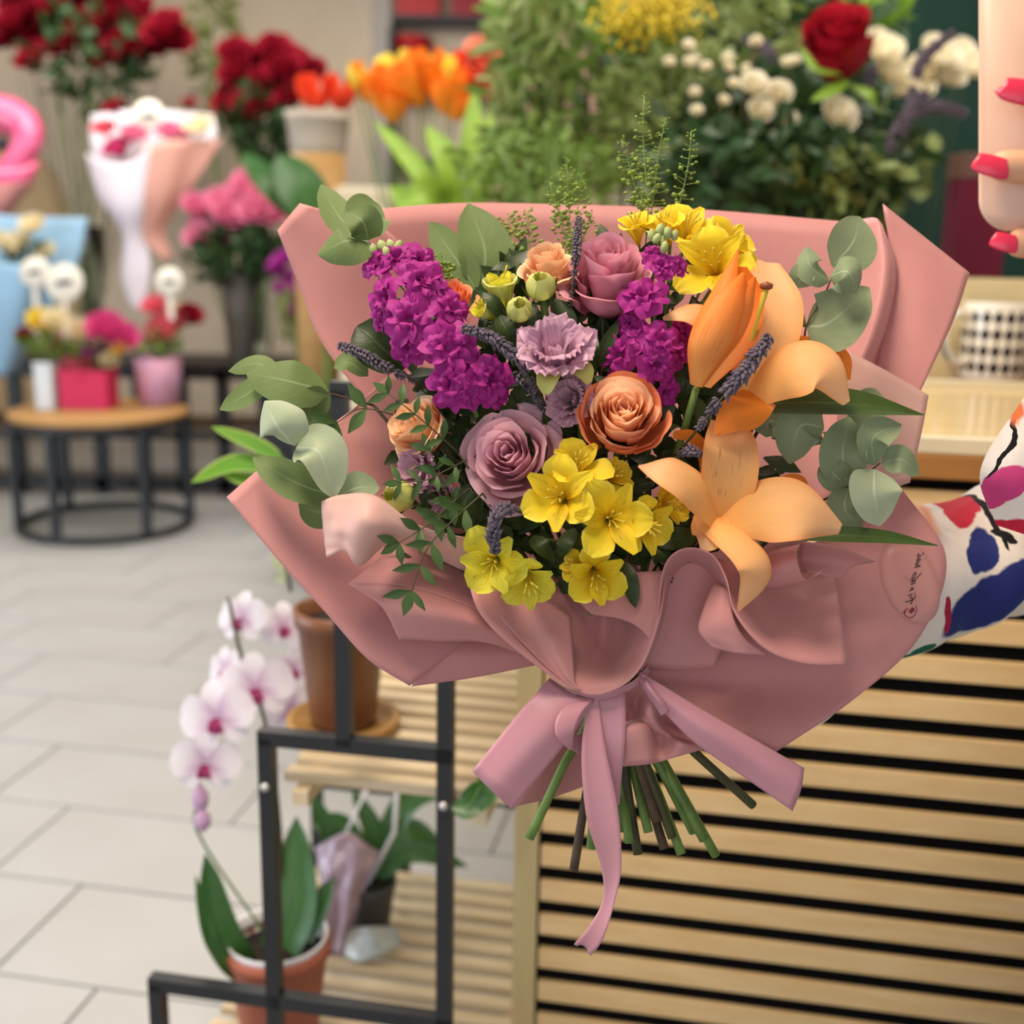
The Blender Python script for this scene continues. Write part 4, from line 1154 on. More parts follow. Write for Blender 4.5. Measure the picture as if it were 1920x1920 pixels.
sprig('dark leaves under the wide yellow cluster', [(1230, 1010, 0.88), (1240, 1040, 0.89), (1220, 1080, 0.90)], [
    ([(1225, 1010, 0.875), (1270, 1010, 0.868), (1310, 1000, 0.872)], 24, (0.1, 0.4, 0.9)), ([(1220, 1020, 0.875), (1245, 1040, 0.868), (1262, 1050, 0.872)], 18, (0.1, 0.4, 0.9)),
    ([(890, 985, 0.885), (860, 960, 0.878), (845, 940, 0.88)], 24, (-0.2, 0.4, 0.9)), ([(905, 960, 0.885), (880, 940, 0.878), (862, 915, 0.88)], 20, (-0.3, 0.4, 0.9))])

# dense dark filler greenery behind the blooms
mb = MB()
rg = np.random.default_rng(5)
for i in range(760):
    a, q = rg.uniform(0, 6.283), math.sqrt(rg.uniform(0, 1))
    px, py = 1105 + 355 * q * math.cos(a), 785 + 315 * q * math.sin(a)
    d = Dm(px, py) + rg.uniform(0.028, 0.07)
    if py > 960: d = min(d, 0.905) - 0.006
    c = P(px, py, d)
    dirv = AX(rg.uniform(-1, 1), rg.uniform(-0.4, 1), rg.uniform(-0.2, 0.6))
    L = rg.uniform(0.018, 0.034)
    mb.add(*strip_g([c, c + dirv * L * 0.5 + TW * 0.002, c + dirv * L], [0.001, L * 0.26, 0.0004], AX(rg.uniform(-0.6, 0.6), rg.uniform(-0.2, 0.8), 0.8), nu=3, nv=5, fold=0.2))
fo = mb.build('filler_foliage', M['dark'], None, kind='stuff', label='dense dark green filler leaves between the bouquet flowers', cat='foliage')

# seedy thlaspi sprays standing up at the back
def thlaspi(label, stems, seed, pod=0.0026, per=34):
    root = thing('thlaspi_spray', label, 'foliage', P(*stems[0][-1]))
    rg = np.random.default_rng(seed)
    mb = MB()
    for s in stems:
        line = PX(s)
        tube('stem', line, [0.0005] * (len(s) - 1) + [0.0011], M['stemg'], root, n=5, ns=12)
        q = cr(line, per)
        T = nz(np.gradient(q, axis=0))
        for i in range(per):
            t = i / per
            for k in range(2):
                a = rg.uniform(0, 6.28)
                o = nz(frame(T[i])[:, 0] * math.cos(a) + frame(T[i])[:, 1] * math.sin(a) - T[i] * 0.3)
                L = rg.uniform(0.004, 0.006) * (0.45 + 1.1 * min(t * 2, 1))
                c = q[i] + o * L
                mb.add(*tube_g([q[i], c], 0.00022, 3, cap=False))
                r = pod * rg.uniform(0.6, 1.1) * (0.55 + 0.6 * min(t * 2, 1))
                Y = frame(o)
                V = [c] + [c + o * r * 0.9 + (Y[:, 0] * math.cos(b) + Y[:, 1] * 0.55 * math.sin(b)) * r for b in np.arange(6) * 1.047] + [c + o * r * 1.9]
                mb.add(V, [(0, 1 + (j + 1) % 6, 1 + j) for j in range(6)] + [(7, 1 + j, 1 + (j + 1) % 6) for j in range(6)])
    mb.build('seed_pods', M['seed'], root, kind='stuff')
    stem_to_tie(root, P(*stems[0][-1]), r=0.0012)
thlaspi('green seed spray towering over the yellow alstroemeria', [
    [(1208, 180, 0.96), (1206, 250, 0.96), (1210, 320, 0.955), (1215, 400, 0.95), (1200, 560, 0.95)], [(1248, 222, 0.965), (1235, 290, 0.96), (1225, 370, 0.955), (1215, 440, 0.95)], [(1165, 262, 0.97), (1180, 310, 0.965), (1195, 370, 0.955), (1212, 430, 0.95)]], 1)
thlaspi('thin upright green seed spray above the yellow petals', [
    [(1296, 246, 0.95), (1292, 300, 0.95), (1280, 360, 0.945), (1262, 430, 0.945), (1250, 560, 0.95)]], 2, per=30)
thlaspi('fluffy green seed spray in front of the back paper', [
    [(1062, 300, 0.985), (1065, 350, 0.98), (1068, 420, 0.97), (1075, 520, 0.96)], [(1030, 340, 0.985), (1045, 390, 0.98), (1060, 440, 0.97), (1075, 520, 0.96)], [(1090, 330, 0.985), (1085, 380, 0.98), (1078, 440, 0.97), (1075, 520, 0.96)], [(1110, 400, 0.98), (1100, 430, 0.975), (1085, 470, 0.965), (1075, 520, 0.96)]], 3)
thlaspi('low green seed spray behind the pale peach rose', [
    [(960, 400, 0.985), (968, 430, 0.98), (980, 470, 0.97), (1000, 540, 0.96)], [(925, 410, 0.985), (945, 440, 0.98), (970, 490, 0.97), (1000, 540, 0.96)], [(990, 395, 0.985), (990, 430, 0.98), (994, 480, 0.97), (1000, 540, 0.96)]], 4)
thlaspi('dark seed head tucked behind the magenta stock', [
    [(825, 480, 0.93), (830, 505, 0.925), (838, 530, 0.925), (860, 600, 0.93)], [(812, 495, 0.93), (822, 515, 0.925), (840, 545, 0.925)]], 5, per=22)
# ------------------------------------------------------------------ the setting
ux, uy = np.array([math.cos(YAW), -math.sin(YAW), 0]), np.array([math.sin(YAW), math.cos(YAW), 0])   # along / across the counter
UZ = np.array([0, 0, 1.0])
M['grout'] = plain('grey_grout', 'a6a5a2', 0.8, vary=0.05)
M['tile'] = plain('pale_stone_tile', 'b9b9b6', 0.42, 0.5, vary=0.05, scale=3.0, c2='b2b0ac')
M['wall'] = plain('cream_wall', 'd9cbb6', 0.8, 0.2, vary=0.03)
M['tan'] = plain('tan_wall_panel', 'cdb48d', 0.8, 0.2, vary=0.03)
M['greenwall'] = plain('deep_green_wall', '1d3a30', 0.7, 0.2, vary=0.08)
M['blush'] = plain('blush_wall', 'dcb49c', 0.8, 0.2, vary=0.03)
M['ceil'] = plain('white_ceiling', 'e8e4dc', 0.85, 0.2, vary=0.02)

def struct(name, o):
    o['kind'] = 'structure'
    return o
fl = struct('floor', box('floor', (0.3, 3.6, -0.03), (9, 8.4, 0.04), M['grout']))
LT, WT = 0.58, 0.29
tile_me = None
Vt, Ft = box_g((0, 0, 0), (LT - 0.006, WT - 0.006, 0.02), -YAW)
tile_me = mesh_of(Vt, Ft, M['tile'], name='tile')
tile_me.polygons.foreach_set('use_smooth', [False] * len(tile_me.polygons))
cnt = 0
rowsT = []
for r in range(5, 19):
    for k in range(-7, 4):
        c = uy * (1.889 + (r - 6) * WT + WT / 2 - WT) + ux * (-1.2 + 0.20 * (6 - r) % LT + k * LT + LT / 2)
        if -3.9 < c[0] < 0.55 and 1.3 < c[1] < 6.6:
            rowsT.append(c)
rowsT = sorted(rowsT, key=lambda c: c[1])[:298]
for c in rowsT:
    inst('tile', tile_me, np.eye(3), (c[0], c[1], -0.0085 + RNG.uniform(-0.0006, 0.0006)), 1.0, fl)

struct('wall_back', box('wall_back', (-0.9, 7.25, 1.45), (6.6, 0.1, 2.95), M['wall']))
struct('wall_right', box('wall_right', (1.95, 4.4, 1.45), (2.4, 0.1, 2.95), M['greenwall'], yaw=-0.05))
struct('wall_left', box('wall_left', (-4.25, 5.2, 1.45), (0.1, 4.1, 2.95), M['wall']))
struct('trim_1', box('trim_1', (G(716, 200, 1.6)[0] if False else -0.79, 7.16, 1.45), (0.11, 0.10, 2.95), plain('grey_white_pilaster', 'b9b2ab', 0.6, vary=0.05)))
struct('wall_middle', box('wall_middle', (0.15, 7.12, 1.45), (0.62, 0.12, 2.95), M['blush']))
struct('ceiling', box('ceiling', (-0.5, 5.3, 2.98), (7.6, 4.0, 0.06), M['ceil']))
# tan arch panel on the back wall
a = np.linspace(0, math.pi, 25)
cx = P(-60, 300, 7.0)[0]
Vp = [(cx + 0.62 * math.cos(t), 7.18, 1.28 + 0.62 * math.sin(t)) for t in a] + [(cx - 0.62, 7.18, 0), (cx + 0.62, 7.18, 0)]
Vp = np.array(Vp + [(x, 7.205, z) for x, y, z in Vp])
nP = len(Vp) // 2
struct('trim_2', mk('trim_2', Vp, [tuple(range(nP))] + [(i, i + nP, (i + 1) % nP + nP, (i + 1) % nP) for i in range(nP)], M['tan'], smooth=False))

# ------------------------------------------------------------------ the counter
O0 = G(1018, 1600, 0.45)                         # a point on the counter's front, at its outer end
O0 = np.array([0.045, 1.50, 0.0])
def CT(s, n, z): return O0 + ux * s + uy * n + UZ * z
ctr = thing('shop_counter', 'counter clad in horizontal oak slats over black felt', 'counter', CT(0.8, 0.3, 0))
def cbox(name, s0, s1, n0, n1, z0, z1, mat, par, **k):
    return box(name, CT((s0 + s1) / 2, (n0 + n1) / 2, (z0 + z1) / 2), (s1 - s0, n1 - n0, z1 - z0), mat, par, yaw=-YAW, **k)
CH = 1.005
cbox('felt_panel', 0, 1.9, 0.008, 0.028, 0.0, CH - 0.03, M['felt'], ctr)
cbox('side_panel', -0.034, 0.0, 0.0, 0.95, 0.0, CH - 0.03, M['oakside'], ctr)
cbox('body', 0.0, 1.9, 0.028, 0.95, 0.0, CH - 0.03, M['oakside'], ctr)
cbox('worktop', -0.05, 1.92, -0.012, 0.97, CH - 0.03, CH, wood_mat('brown_oak_top', 'a8743c', '8f5f2e', rot=YAW, along=(1.2, 10, 10)), ctr, bevel=0.002)
pitch = 0.0537
zk = CH - 0.03 - 0.016
while zk > 0.03:
    cbox('slat', 0.004, 1.9, 0.000, 0.010, zk - pitch + 0.0225, zk, M['slat'], ctr, bevel=0.0010)
    zk -= pitch

# tray and mug
tray = thing('serving_tray', 'glossy pale wood tray with a cream rim on the counter', 'tray', CT(0.85, 0.2, CH))
M['trayw'] = wood_mat('glossy_pale_wood', 'd9bf8c', 'cdb079', rot=YAW, rough=0.14, along=(1.5, 10, 10))
M['cream'] = plain('cream_lacquer', 'ddd0b0', 0.35, vary=0.04)
cbox('base', 0.36, 1.25, 0.0, 0.66, CH, CH + 0.010, M['trayw'], tray)
for q in ((0.36, 1.25, -0.008, 0.006), (0.36, 1.25, 0.654, 0.668), (0.352, 0.366, -0.008, 0.668), (1.244, 1.258, -0.008, 0.668)):
    cbox('rim', *q, CH, CH + 0.022, M['cream'], tray, bevel=0.003)
mc = G(1858, 712, CH + 0.010)
t = NT('checkered_glaze')
sp = t.n('ShaderNodeSeparateXYZ')
t.l(t.coord('UV'), sp.inputs[0])
fa = t.math('ABSOLUTE', t.math('SUBTRACT', t.math('FRACT', t.math('MULTIPLY', sp.outputs[0], 18.0)), 0.5))
fb = t.math('ABSOLUTE', t.math('SUBTRACT', t.math('FRACT', t.math('MULTIPLY', t.math('SUBTRACT', sp.outputs[1], 0.0115), 34.0)), 0.5))
dd = t.math('ADD', fa, fb)
band = t.math('MULTIPLY', t.step(sp.outputs[1], 0.0115, 0.0116), t.step(sp.outputs[1], 0.1292, 0.1291))
t.col(t.mix(t.math('MULTIPLY', t.step(dd, 0.50, 0.48), band), lin('ece4d4'), lin('0c0c0e'))).rough(0.2, 0.5)
M['check'] = t.m
M['mug'] = plain('white_glaze', 'ece4d4', 0.2, vary=0.02)
mug = thing('mug', 'white mug with black diamond checks on the pale tray', 'mug', mc)
lathe('body', [(0.045, 0.0), (0.056, 0.004), (0.058, 0.012), (0.059, 0.075), (0.060, 0.138), (0.0585, 0.141), (0.0565, 0.138), (0.055, 0.07), (0.053, 0.010), (0.0005, 0.008)], mc, M['check'], mug, n=48)
hd = nz(np.array([-0.97, -0.25, 0]))
hp = [mc + hd * r + UZ * z for r, z in ((0.055, 0.115), (0.085, 0.120), (0.105, 0.090), (0.100, 0.055), (0.078, 0.032), (0.054, 0.036))]
tube('handle', hp, 0.0075, M['mug'], mug, n=10, ns=26)
tube('handle_stripe', [x + hd * 0.0068 + np.array([-0.0, -0.004, 0]) for x in cr(hp, 30)[14:22]], 0.0032, plain('teal_glaze', '1d6470', 0.25), mug, n=6)
for i, (px, py, w, h, d0, lab, c) in enumerate(((1768, 552, 0.40, 0.16, 2.02, 'cream wooden crate standing behind the checkered mug', 'd8c69c'),)):
    bp = CT(0.78, 0.86, CH)
    cr_ = thing('wooden_crate', lab, 'crate', bp)
    M['crate'] = wood_mat('cream_crate_wood', c, 'c9b484', rot=YAW, along=(1.5, 9, 9))
    for k in range(4):
        cbox('plank', 0.50, 1.15, 0.80, 0.808, CH + 0.008 + k * 0.045, CH + 0.055 + k * 0.045, M['crate'], cr_, bevel=0.002)
    for k in range(4):
        cbox('plank', 0.50, 1.15, 0.915, 0.923, CH + 0.008 + k * 0.045, CH + 0.055 + k * 0.045, M['crate'], cr_)
    for e in (0.50, 1.142): cbox('end_panel', e, e + 0.008, 0.808, 0.915, CH + 0.008, CH + 0.19, M['crate'], cr_)
    cbox('base', 0.508, 1.142, 0.808, 0.915, CH + 0.002, CH + 0.008, M['crate'], cr_)

# ------------------------------------------------------------------ the plant stand
S0 = np.array([P(835, 1600, 1.46)[0], P(835, 1600, 1.46)[1], 0.0])
def ST(s, n, z): return S0 + ux * s + uy * n + UZ * z
def s_of(px, py, z=None):                        # place along the stand's end frame under a pixel
    v = FW + (px - 960) / FPX * RT + (960 - py) / FPX * UP
    k = np.dot(S0 - EYE, uy) / np.dot(v, uy)
    q = EYE + v * k
    return np.dot(q - S0, ux), q[2]
s0, zA = s_of(836, 1412)
s1, zB = s_of(500, 1376)
s2, _ = s_of(646, 1300)
s3, zC = s_of(296, 1860)
_, zC = s_of(560, 1878)
_, zM = s_of(660, 1396)
std = thing('plant_stand', 'stepped black metal plant stand with slatted wooden shelves', 'plant stand', ST(0.0, 0.3, 0))
W = 0.019
zT = zM + 0.44
DEP = 0.62
for n in (0.0, DEP):
    bar('post', ST(s0, n, 0), ST(s0, n, zT), W, M['black'], std)
    bar('post', ST(s2, n, zM), ST(s2, n, zT), W, M['black'], std)
    bar('post', ST(s1, n, 0.0), ST(s1, n, zM), W, M['black'], std)
    bar('post', ST(s3, n, 0), ST(s3, n, zC), W, M['black'], std)
    bar('rail', ST(s2 - W / 2, n, zT), ST(s0 + W / 2, n, zT), W, M['black'], std)
    bar('rail', ST(s1 - W / 2, n, zM), ST(s0 + W / 2, n, zM), W, M['black'], std)
    bar('rail', ST(s3 - W / 2, n, zC), ST(s0 + W / 2, n, zC), W, M['black'], std)
M['shelf'] = wood_mat('pine_shelf_slat', 'e2d0b0', 'ccb48c', rot=YAW, along=(1.2, 12, 12))
def shelf(sa, sb, z, nslat, n0=0.012, n1=DEP - 0.012):
    st = (n1 - n0) / nslat
    for i in range(nslat):
        n = n0 + (i + 0.5) * st
        bar('slat', ST(sa, n, z), ST(sb, n, z), st * 0.52, M['shelf'], std, h=0.012)
    for s in (sa + 0.03, sb - 0.03):
        bar('bearer', ST(s, 0, z - 0.016), ST(s, DEP, z - 0.016), 0.02, M['shelf'], std, h=0.02)
_, zS = s_of(660, 1486)
shelf(s1 + 0.012, s0 + 0.072, zS, 13)
_, zL = s_of(560, 2070)
shelf(s3 + 0.012, s0 + 0.072, zL, 13)
shelf(s2 + 0.012, s0 + 0.072, zT - 0.06, 13)
M['screw'] = plain('bright_screw', 'd8d4cc', 0.3, metal=0.6)
for s, z in ((s1, zS), (s0, zS), (s0, zL)):
    V, Fs, uv = lathe_g([(0.0001, 0.004), (0.005, 0.003), (0.006, 0.0)], ST(s, -W / 2 - 0.001, z), 9, axis=-uy)
    mk('screw', V, Fs, M['screw'], std, uv=uv)

# pots and plants on the stand
M['brownpot'] = plain('brown_glazed_pot', '8a5a3c', 0.32, vary=0.2, scale=14, c2='6c422c')
M['terra'] = plain('terracotta', 'b5674f', 0.6, vary=0.12)
M['greypot'] = plain('dark_grey_pot', '4a4c4e', 0.6, vary=0.1)
M['soil'] = plain('bark_soil', '2a2019', 0.9, vary=0.3, scale=60)
M['white'] = plain('white_plastic', 'e8e6ea', 0.45, vary=0.03)
M['orchid'] = petal_mat('white_orchid_petal', 'd9b4d6', 'f4eef6', trans=0.3, veins=0.06, at=(0.0, 0.5))
M['lip'] = petal_mat('crimson_orchid_lip', '8c2050', 'c05088', trans=0.2)
M['bark'] = wood_mat('cork_saucer', 'b98e52', '9c7440')
M['glossleaf'] = leaf_mat('glossy_orchid_leaf', '3c6a30', rough=0.35, spec=0.5, trans=0.1)

def pot(label, c, r0, r1, h, mat, liner=False, name='flower_pot'):
    p = thing(name, label, 'pot', c)
    lathe('body', [(r0 * 0.96, 0), (r0, 0.004), (r1 * 0.98, h * 0.86), (r1 * 1.05, h * 0.87), (r1 * 1.06, h), (r1 * 0.97, h), (r1 * 0.93, h * 0.8), (r0 * 0.8, 0.02)], c, mat, p, n=28)
    lathe('soil', [(r1 * 0.93, h * 0.86), (r1 * 0.5, h * 0.9), (0.0005, h * 0.91)], c, M['soil'], p, n=20)
    if liner: lathe('liner', [(r1 * 0.94, h * 0.85), (r1 * 0.99, h * 1.02), (r1 * 1.01, h * 1.07), (r1 * 0.96, h * 1.06), (r1 * 0.92, h * 0.95)], c, M['white'], p, n=24)
    return p

def orchid_flower(root, px, py, rpx, d, ax, roll=0.0):
    c = P(px, py, d)
    Rm = rpx * 1.15 * d / FPX
    M3 = frame(AX(*ax), roll)
    V, Fs, uv = radial_petal(-1.57, [(0.02, 0.02), (0.14, 0.22), (0.26, 0.2), (0.42, 0.02)], [0.06, 0.16, 0.2, 0.05], 0.5, nu=7, nv=8)
    fl_ = mk('flower', place(V, M3, c, Rm), Fs, M['lip'], root, uv=uv, label='white orchid flower with a crimson lip')
    for a, w, L in ((1.57, 0.30, 0.95), (-0.75, 0.28, 0.9), (-2.39, 0.28, 0.9), (0.25, 0.52, 1.0), (2.89, 0.52, 1.0)):
        V, Fs, uv = radial_petal(a, [(0.03, 0), (0.4 * L, 0.05), (0.75 * L, 0.02), (1.0 * L, -0.08)], [0.08, w * 0.9, w, w * 0.35], 0.12, nu=7, nv=8)
        mk('petal', place(V, M3, c, Rm), Fs, M['orchid'], fl_, uv=uv)

pc = ST(s1 + 0.02, 0.09, zL + 0.007)
o1p = G(505, 1880, zL + 0.30)
pot1c = ST(s1 - 0.045, 0.12, zL + 0.008)
pot('terracotta pot with a white liner holding the tall white orchid', pot1c, 0.055, 0.072, 0.155, M['terra'], True)
top1 = pot1c + UZ * 0.135
def dpt(q): return float(np.dot(np.asarray(q) - EYE, FW))
d1 = dpt(top1)
orc = thing('orchid', 'white orchid with crimson lips arching over the stand', 'orchid', top1)
tube('stem', [top1, P(530, 1650, d1 + 0.01), P(515, 1450, d1 - 0.02), P(490, 1330, d1 - 0.03), P(455, 1240, d1 - 0.02), P(428, 1120, d1)], 0.0028, M['stemd'], orc, n=6, ns=24)
tube('stake', [top1, P(375, 1570, d1 - 0.03), P(372, 1500, d1 - 0.03)], 0.002, M['stemg'], orc, n=5, ns=10)
for q in ((455, 1160, 48, 0.0, (-0.4, 0.2, 0.9)), (480, 1290, 62, -0.03, (0.1, 0.1, 1)), (545, 1330, 46, 0.02, (0.5, 0, 0.85)), (408, 1345, 64, -0.05, (-0.1, 0.05, 1)), (386, 1432, 58, -0.05, (0.1, -0.1, 1)), (530, 1175, 44, 0.03, (0.4, 0.2, 0.85)), (425, 1255, 40, 0.0, (-0.5, 0.1, 0.8)), (548, 1255, 40, 0.04, (0.5, 0.0, 0.8))):
    orchid_flower(orc, q[0], q[1], q[2], d1 + q[3], q[4], RNG.uniform(-0.3, 0.3))
for px, py, h in ((376, 1500, 34), (380, 1540, 22)):
    c = P(px, py, d1 - 0.04)
    V, Fs, uv = lathe_g([(0.0005, -h * 0.8e-3), (0.011, -0.006), (0.012, 0.008), (0.0005, h * 0.8e-3)], c, 9)
    mk('bud', V, Fs, M['orchid'], orc, uv=uv)
for pts, w, nr in (([(490, 1850, d1), (420, 1760, d1 - 0.05), (384, 1600, d1 - 0.06)], 34, (0.3, 0.3, 0.9)), ([(500, 1830, d1), (555, 1700, d1 + 0.0), (556, 1530, d1 + 0.03)], 46, (-0.2, 0.3, 0.9)),
                   ([(520, 1830, d1 + 0.02), (580, 1730, d1 + 0.03), (625, 1645, d1 + 0.05)], 26, (0, 0.4, 0.9)), ([(470, 1840, d1 - 0.02), (400, 1770, d1 - 0.06), (366, 1640, d1 - 0.06)], 14, (0.3, 0.3, 0.9))):
    leaf_shape(pts, w, nr, 'glossleaf', orc, 0.3, tip=0.05)

bc = G(644, 1352, zS + 0.016)
lathe_s = thing('saucer', 'cork saucer under the brown glazed pot', 'saucer', bc - UZ * 0.008)
lathe('disc', [(0.066, 0), (0.078, 0.003), (0.079, 0.016), (0.070, 0.016), (0.068, 0.008), (0.0005, 0.008)], bc - UZ * 0.008, M['bark'], lathe_s)
pot('brown glazed pot on the upper shelf in front of the floor', bc + UZ * 0.002, 0.046, 0.062, 0.165, M['brownpot'])
gd = G(690, 1745, zL + 0.012)
gc = np.array([gd[0], gd[1], zL + 0.008])
pot('dark grey pot in clear foil on the lower shelf', gc, 0.035, 0.046, 0.10, M['greypot'])
dg = dpt(gc)
foil = thing('foil_wrap', 'crumpled lilac foil beside the dark grey pot', 'gift wrap', gc)
surf('foil_sheet', [[(610, 1800, dg - 0.05), (640, 1790, dg - 0.06), (650, 1770, dg - 0.05)], [(600, 1640, dg - 0.06), (650, 1660, dg - 0.08), (690, 1650, dg - 0.06)], [(590, 1590, dg - 0.02), (650, 1560, dg - 0.04), (715, 1600, dg - 0.02)]], plain('lilac_foil', 'bfa6b8', 0.25, 0.6, vary=0.2, scale=30), foil, crinkle=0.008)
surf('foil_skirt', [[(640, 1745, dg - 0.05), (690, 1735, dg - 0.07), (745, 1740, dg - 0.05)], [(632, 1790, dg - 0.06), (690, 1800, dg - 0.09), (752, 1770, dg - 0.06)]], plain('clear_pale_foil', 'cfdada', 0.2, 0.6, vary=0.15, scale=30), foil, crinkle=0.006)
pl2 = thing('orchid', 'leafy orchid without open flowers on the lower shelf', 'orchid', gc + UZ * 0.09)
gt = gc + UZ * 0.09
for pts, w in (([(690, 1660, dg), (640, 1600, dg - 0.02), (578, 1478, dg - 0.02)], 22), ([(690, 1655, dg), (640, 1560, dg + 0.02), (585, 1545, dg + 0.02)], 30), ([(700, 1655, dg), (770, 1600, dg), (878, 1625, dg)], 22),
               ([(700, 1650, dg), (760, 1560, dg + 0.03), (838, 1600, dg + 0.03)], 26), ([(700, 1650, dg + 0.02), (760, 1510, dg + 0.05), (850, 1480, dg + 0.06)], 26), ([(705, 1650, dg + 0.02), (700, 1560, dg), (660, 1480, dg)], 20)):
    leaf_shape(pts, w, (0, 0.6, 0.8), 'glossleaf', pl2, 0.25, tip=0.05)
tube('stake', [gt, P(740, 1560, dg), P(745, 1480, dg)], 0.004, M['white'], pl2, n=6)
tube('stake', [gt, P(650, 1560, dg - 0.02), P(690, 1475, dg)], 0.003, M['white'], pl2, n=6)
vl = G(884, 1500, zS + 0.01)
dv = dpt(vl)
pv = thing('pothos', 'green trailing leaves hanging off the shelf end by the counter', 'plant', P(890, 1470, dv))
tube('stem', [P(905, 1440, dv + 0.02), P(895, 1465, dv), P(880, 1480, dv)], 0.002, M['stemg'], pv, n=5)
leaf_shape([(905, 1465, dv), (880, 1510, dv - 0.02), (846, 1515, dv - 0.02)], 26, (0.2, 0.5, 0.8), 'glossleaf', pv, 0.2, tip=0.05)
leaf_shape([(905, 1450, dv), (915, 1490, dv - 0.02), (880, 1524, dv - 0.02)], 18, (0.3, 0.5, 0.8), 'glossleaf', pv, 0.2, tip=0.05)
# variegated plant on the top shelf, mostly behind the bouquet
M['varieg'] = petal_mat('variegated_leaf', '4f8a28', '6f9e30', edge='bfd07a', trans=0.25)
vc = ST((s2 + s0) / 2, 0.14, zT - 0.05)
pot('white pot on the top shelf behind the bouquet', vc, 0.045, 0.058, 0.11, M['white'])
va = thing('variegated_plant', 'variegated green and yellow plant reaching out beside the paper tip', 'plant', vc + UZ * 0.1)
dq = dpt(vc)
for pts, w in (([(520, 880, dq), (440, 870, dq), (358, 905, dq)], 22), ([(530, 860, dq), (470, 830, dq), (396, 800, dq)], 17), ([(540, 900, dq), (480, 905, dq), (410, 885, dq)], 18)):
    leaf_shape(pts, w, (0, 0.6, 0.8), 'varieg', va, 0.2, tip=0.05)
    tube('stem', [vc + UZ * 0.1, P(600, 960, dq), P(pts[0][0], pts[0][1], dq)], 0.003, M['stemg'], va, n=5, ns=8)
clip = thing('plant_clip', 'pale teal butterfly clip on a thin orchid stake', 'clip', P(528, 1085, d1 + 0.1))
for k in (-1, 1): leaf_shape([(535, 1085, d1 + 0.1), (525 + k * 4, 1070 + k * 16, d1 + 0.1), (510 + k * 5, 1065 + k * 24, d1 + 0.1)], 10, (0.2, 0.2, 0.9), 'euc_p', clip, 0.1, name='wing')
tube('stake', [P(545, 1110, d1 + 0.1), P(536, 1060, d1 + 0.1)], 0.003, M['stemd'], clip, n=5)

# ------------------------------------------------------------------ the person: sleeves, hands, phone
M['skin'] = plain('warm_skin', 'd9a27c', 0.5, 0.4, vary=0.05, scale=20)
M['nail'] = plain('coral_red_nail', 'e0304f', 0.25, 0.5, vary=0.02)
DP = 0.74
person = thing('person', 'person in a white shirt with brushstroke print holding bouquet and phone', 'person', np.array([0.74, 1.10, 0.0]))

def skin_body(name, verts, edges, radii, mat, parent, root=0, sub=2):
    loc = WL[parent.name]
    me = bpy.data.meshes.new(name)
    me.from_pydata([tuple(np.array(v) - loc) for v in verts], edges, [])
    o = bpy.data.objects.new(name, me)
    link(o, parent, loc)
    m = o.modifiers.new('skin', 'SKIN')
    m.use_smooth_shade = True
    for i, r in enumerate(radii): me.skin_vertices[0].data[i].radius = (r, r) if not hasattr(r, '__len__') else r
    me.skin_vertices[0].data[root].use_root = True
    s = o.modifiers.new('smooth', 'SUBSURF')
    s.levels = s.render_levels = sub
    me.materials.append(mat)
    return o

def fing(tip_px, tip_py, base_px, base_py, d, bend=0.012):
    tip, base = P(tip_px, tip_py, d), P(base_px, base_py, d + 0.012)
    a = tip * 0.72 + base * 0.28 + TW * bend * 0.5
    b = tip * 0.36 + base * 0.64 + TW * bend
    return [base, b, a, tip]
# the phone hand: knuckles out to the right, three fingertips laid on the case
VX, EX, RX = [], [], []
def addv(p, r, par=None):
    VX.append(np.array(p, float)); RX.append(r)
    if par is not None: EX.append((par, len(VX) - 1))
    return len(VX) - 1
TX, TY = 0.74, 1.10                                  # where the person stands, between bouquet and counter
chest = addv((TX, TY, 1.20), (0.115, 0.095))
neck = addv((TX, TY, 1.44), 0.052, chest)
headn = addv((TX, TY - 0.02, 1.56), (0.078, 0.092), neck)
headt = addv((TX, TY - 0.02, 1.68), (0.066, 0.080), headn)
hip = addv((TX, TY, 0.92), (0.125, 0.10), chest)
for sg in (-1, 1):
    kn = addv((TX + sg * 0.09, TY - 0.01, 0.50), 0.058, hip)
    an_ = addv((TX + sg * 0.10, TY, 0.09), 0.040, kn)
    addv((TX + sg * 0.105, TY - 0.14, 0.035), 0.034, an_)
# the arm that holds the phone
sh1 = addv((TX - 0.02, TY - 0.10, 1.36), 0.056, chest)
el1 = addv((TX + 0.02, TY - 0.26, 1.12), 0.042, sh1)
fa1 = addv(P(2290, 700, DP + 0.06), 0.030, el1)
wrist = addv(P(2230, 540, DP + 0.05), 0.025, fa1)
palm = addv(P(2170, 410, DP + 0.042), (0.036, 0.026), wrist)
for tip, base, kn, rr in (((1908, 172), (2060, 208), (2120, 260), 0.0105), ((1850, 310), (2010, 338), (2105, 350), 0.0112), ((1884, 456), (2010, 468), (2110, 440), 0.0105), ((1930, 552), (2030, 552), (2115, 520), 0.0092)):
    f = fing(*tip, *base, DP - 0.0125 if tip[1] < 400 else DP - 0.001)
    i = addv(P(kn[0], kn[1], DP + 0.03), 0.0165, palm)
    for q, r in zip(f, (rr * 1.08, rr * 1.05, rr, rr * 0.90)): i = addv(q, r, i)
th = addv(P(2150, 330, DP + 0.06), 0.014, palm)
th = addv(P(2090, 250, DP + 0.05), 0.012, th)
th = addv(P(2065, 180, DP + 0.025), 0.010, th)
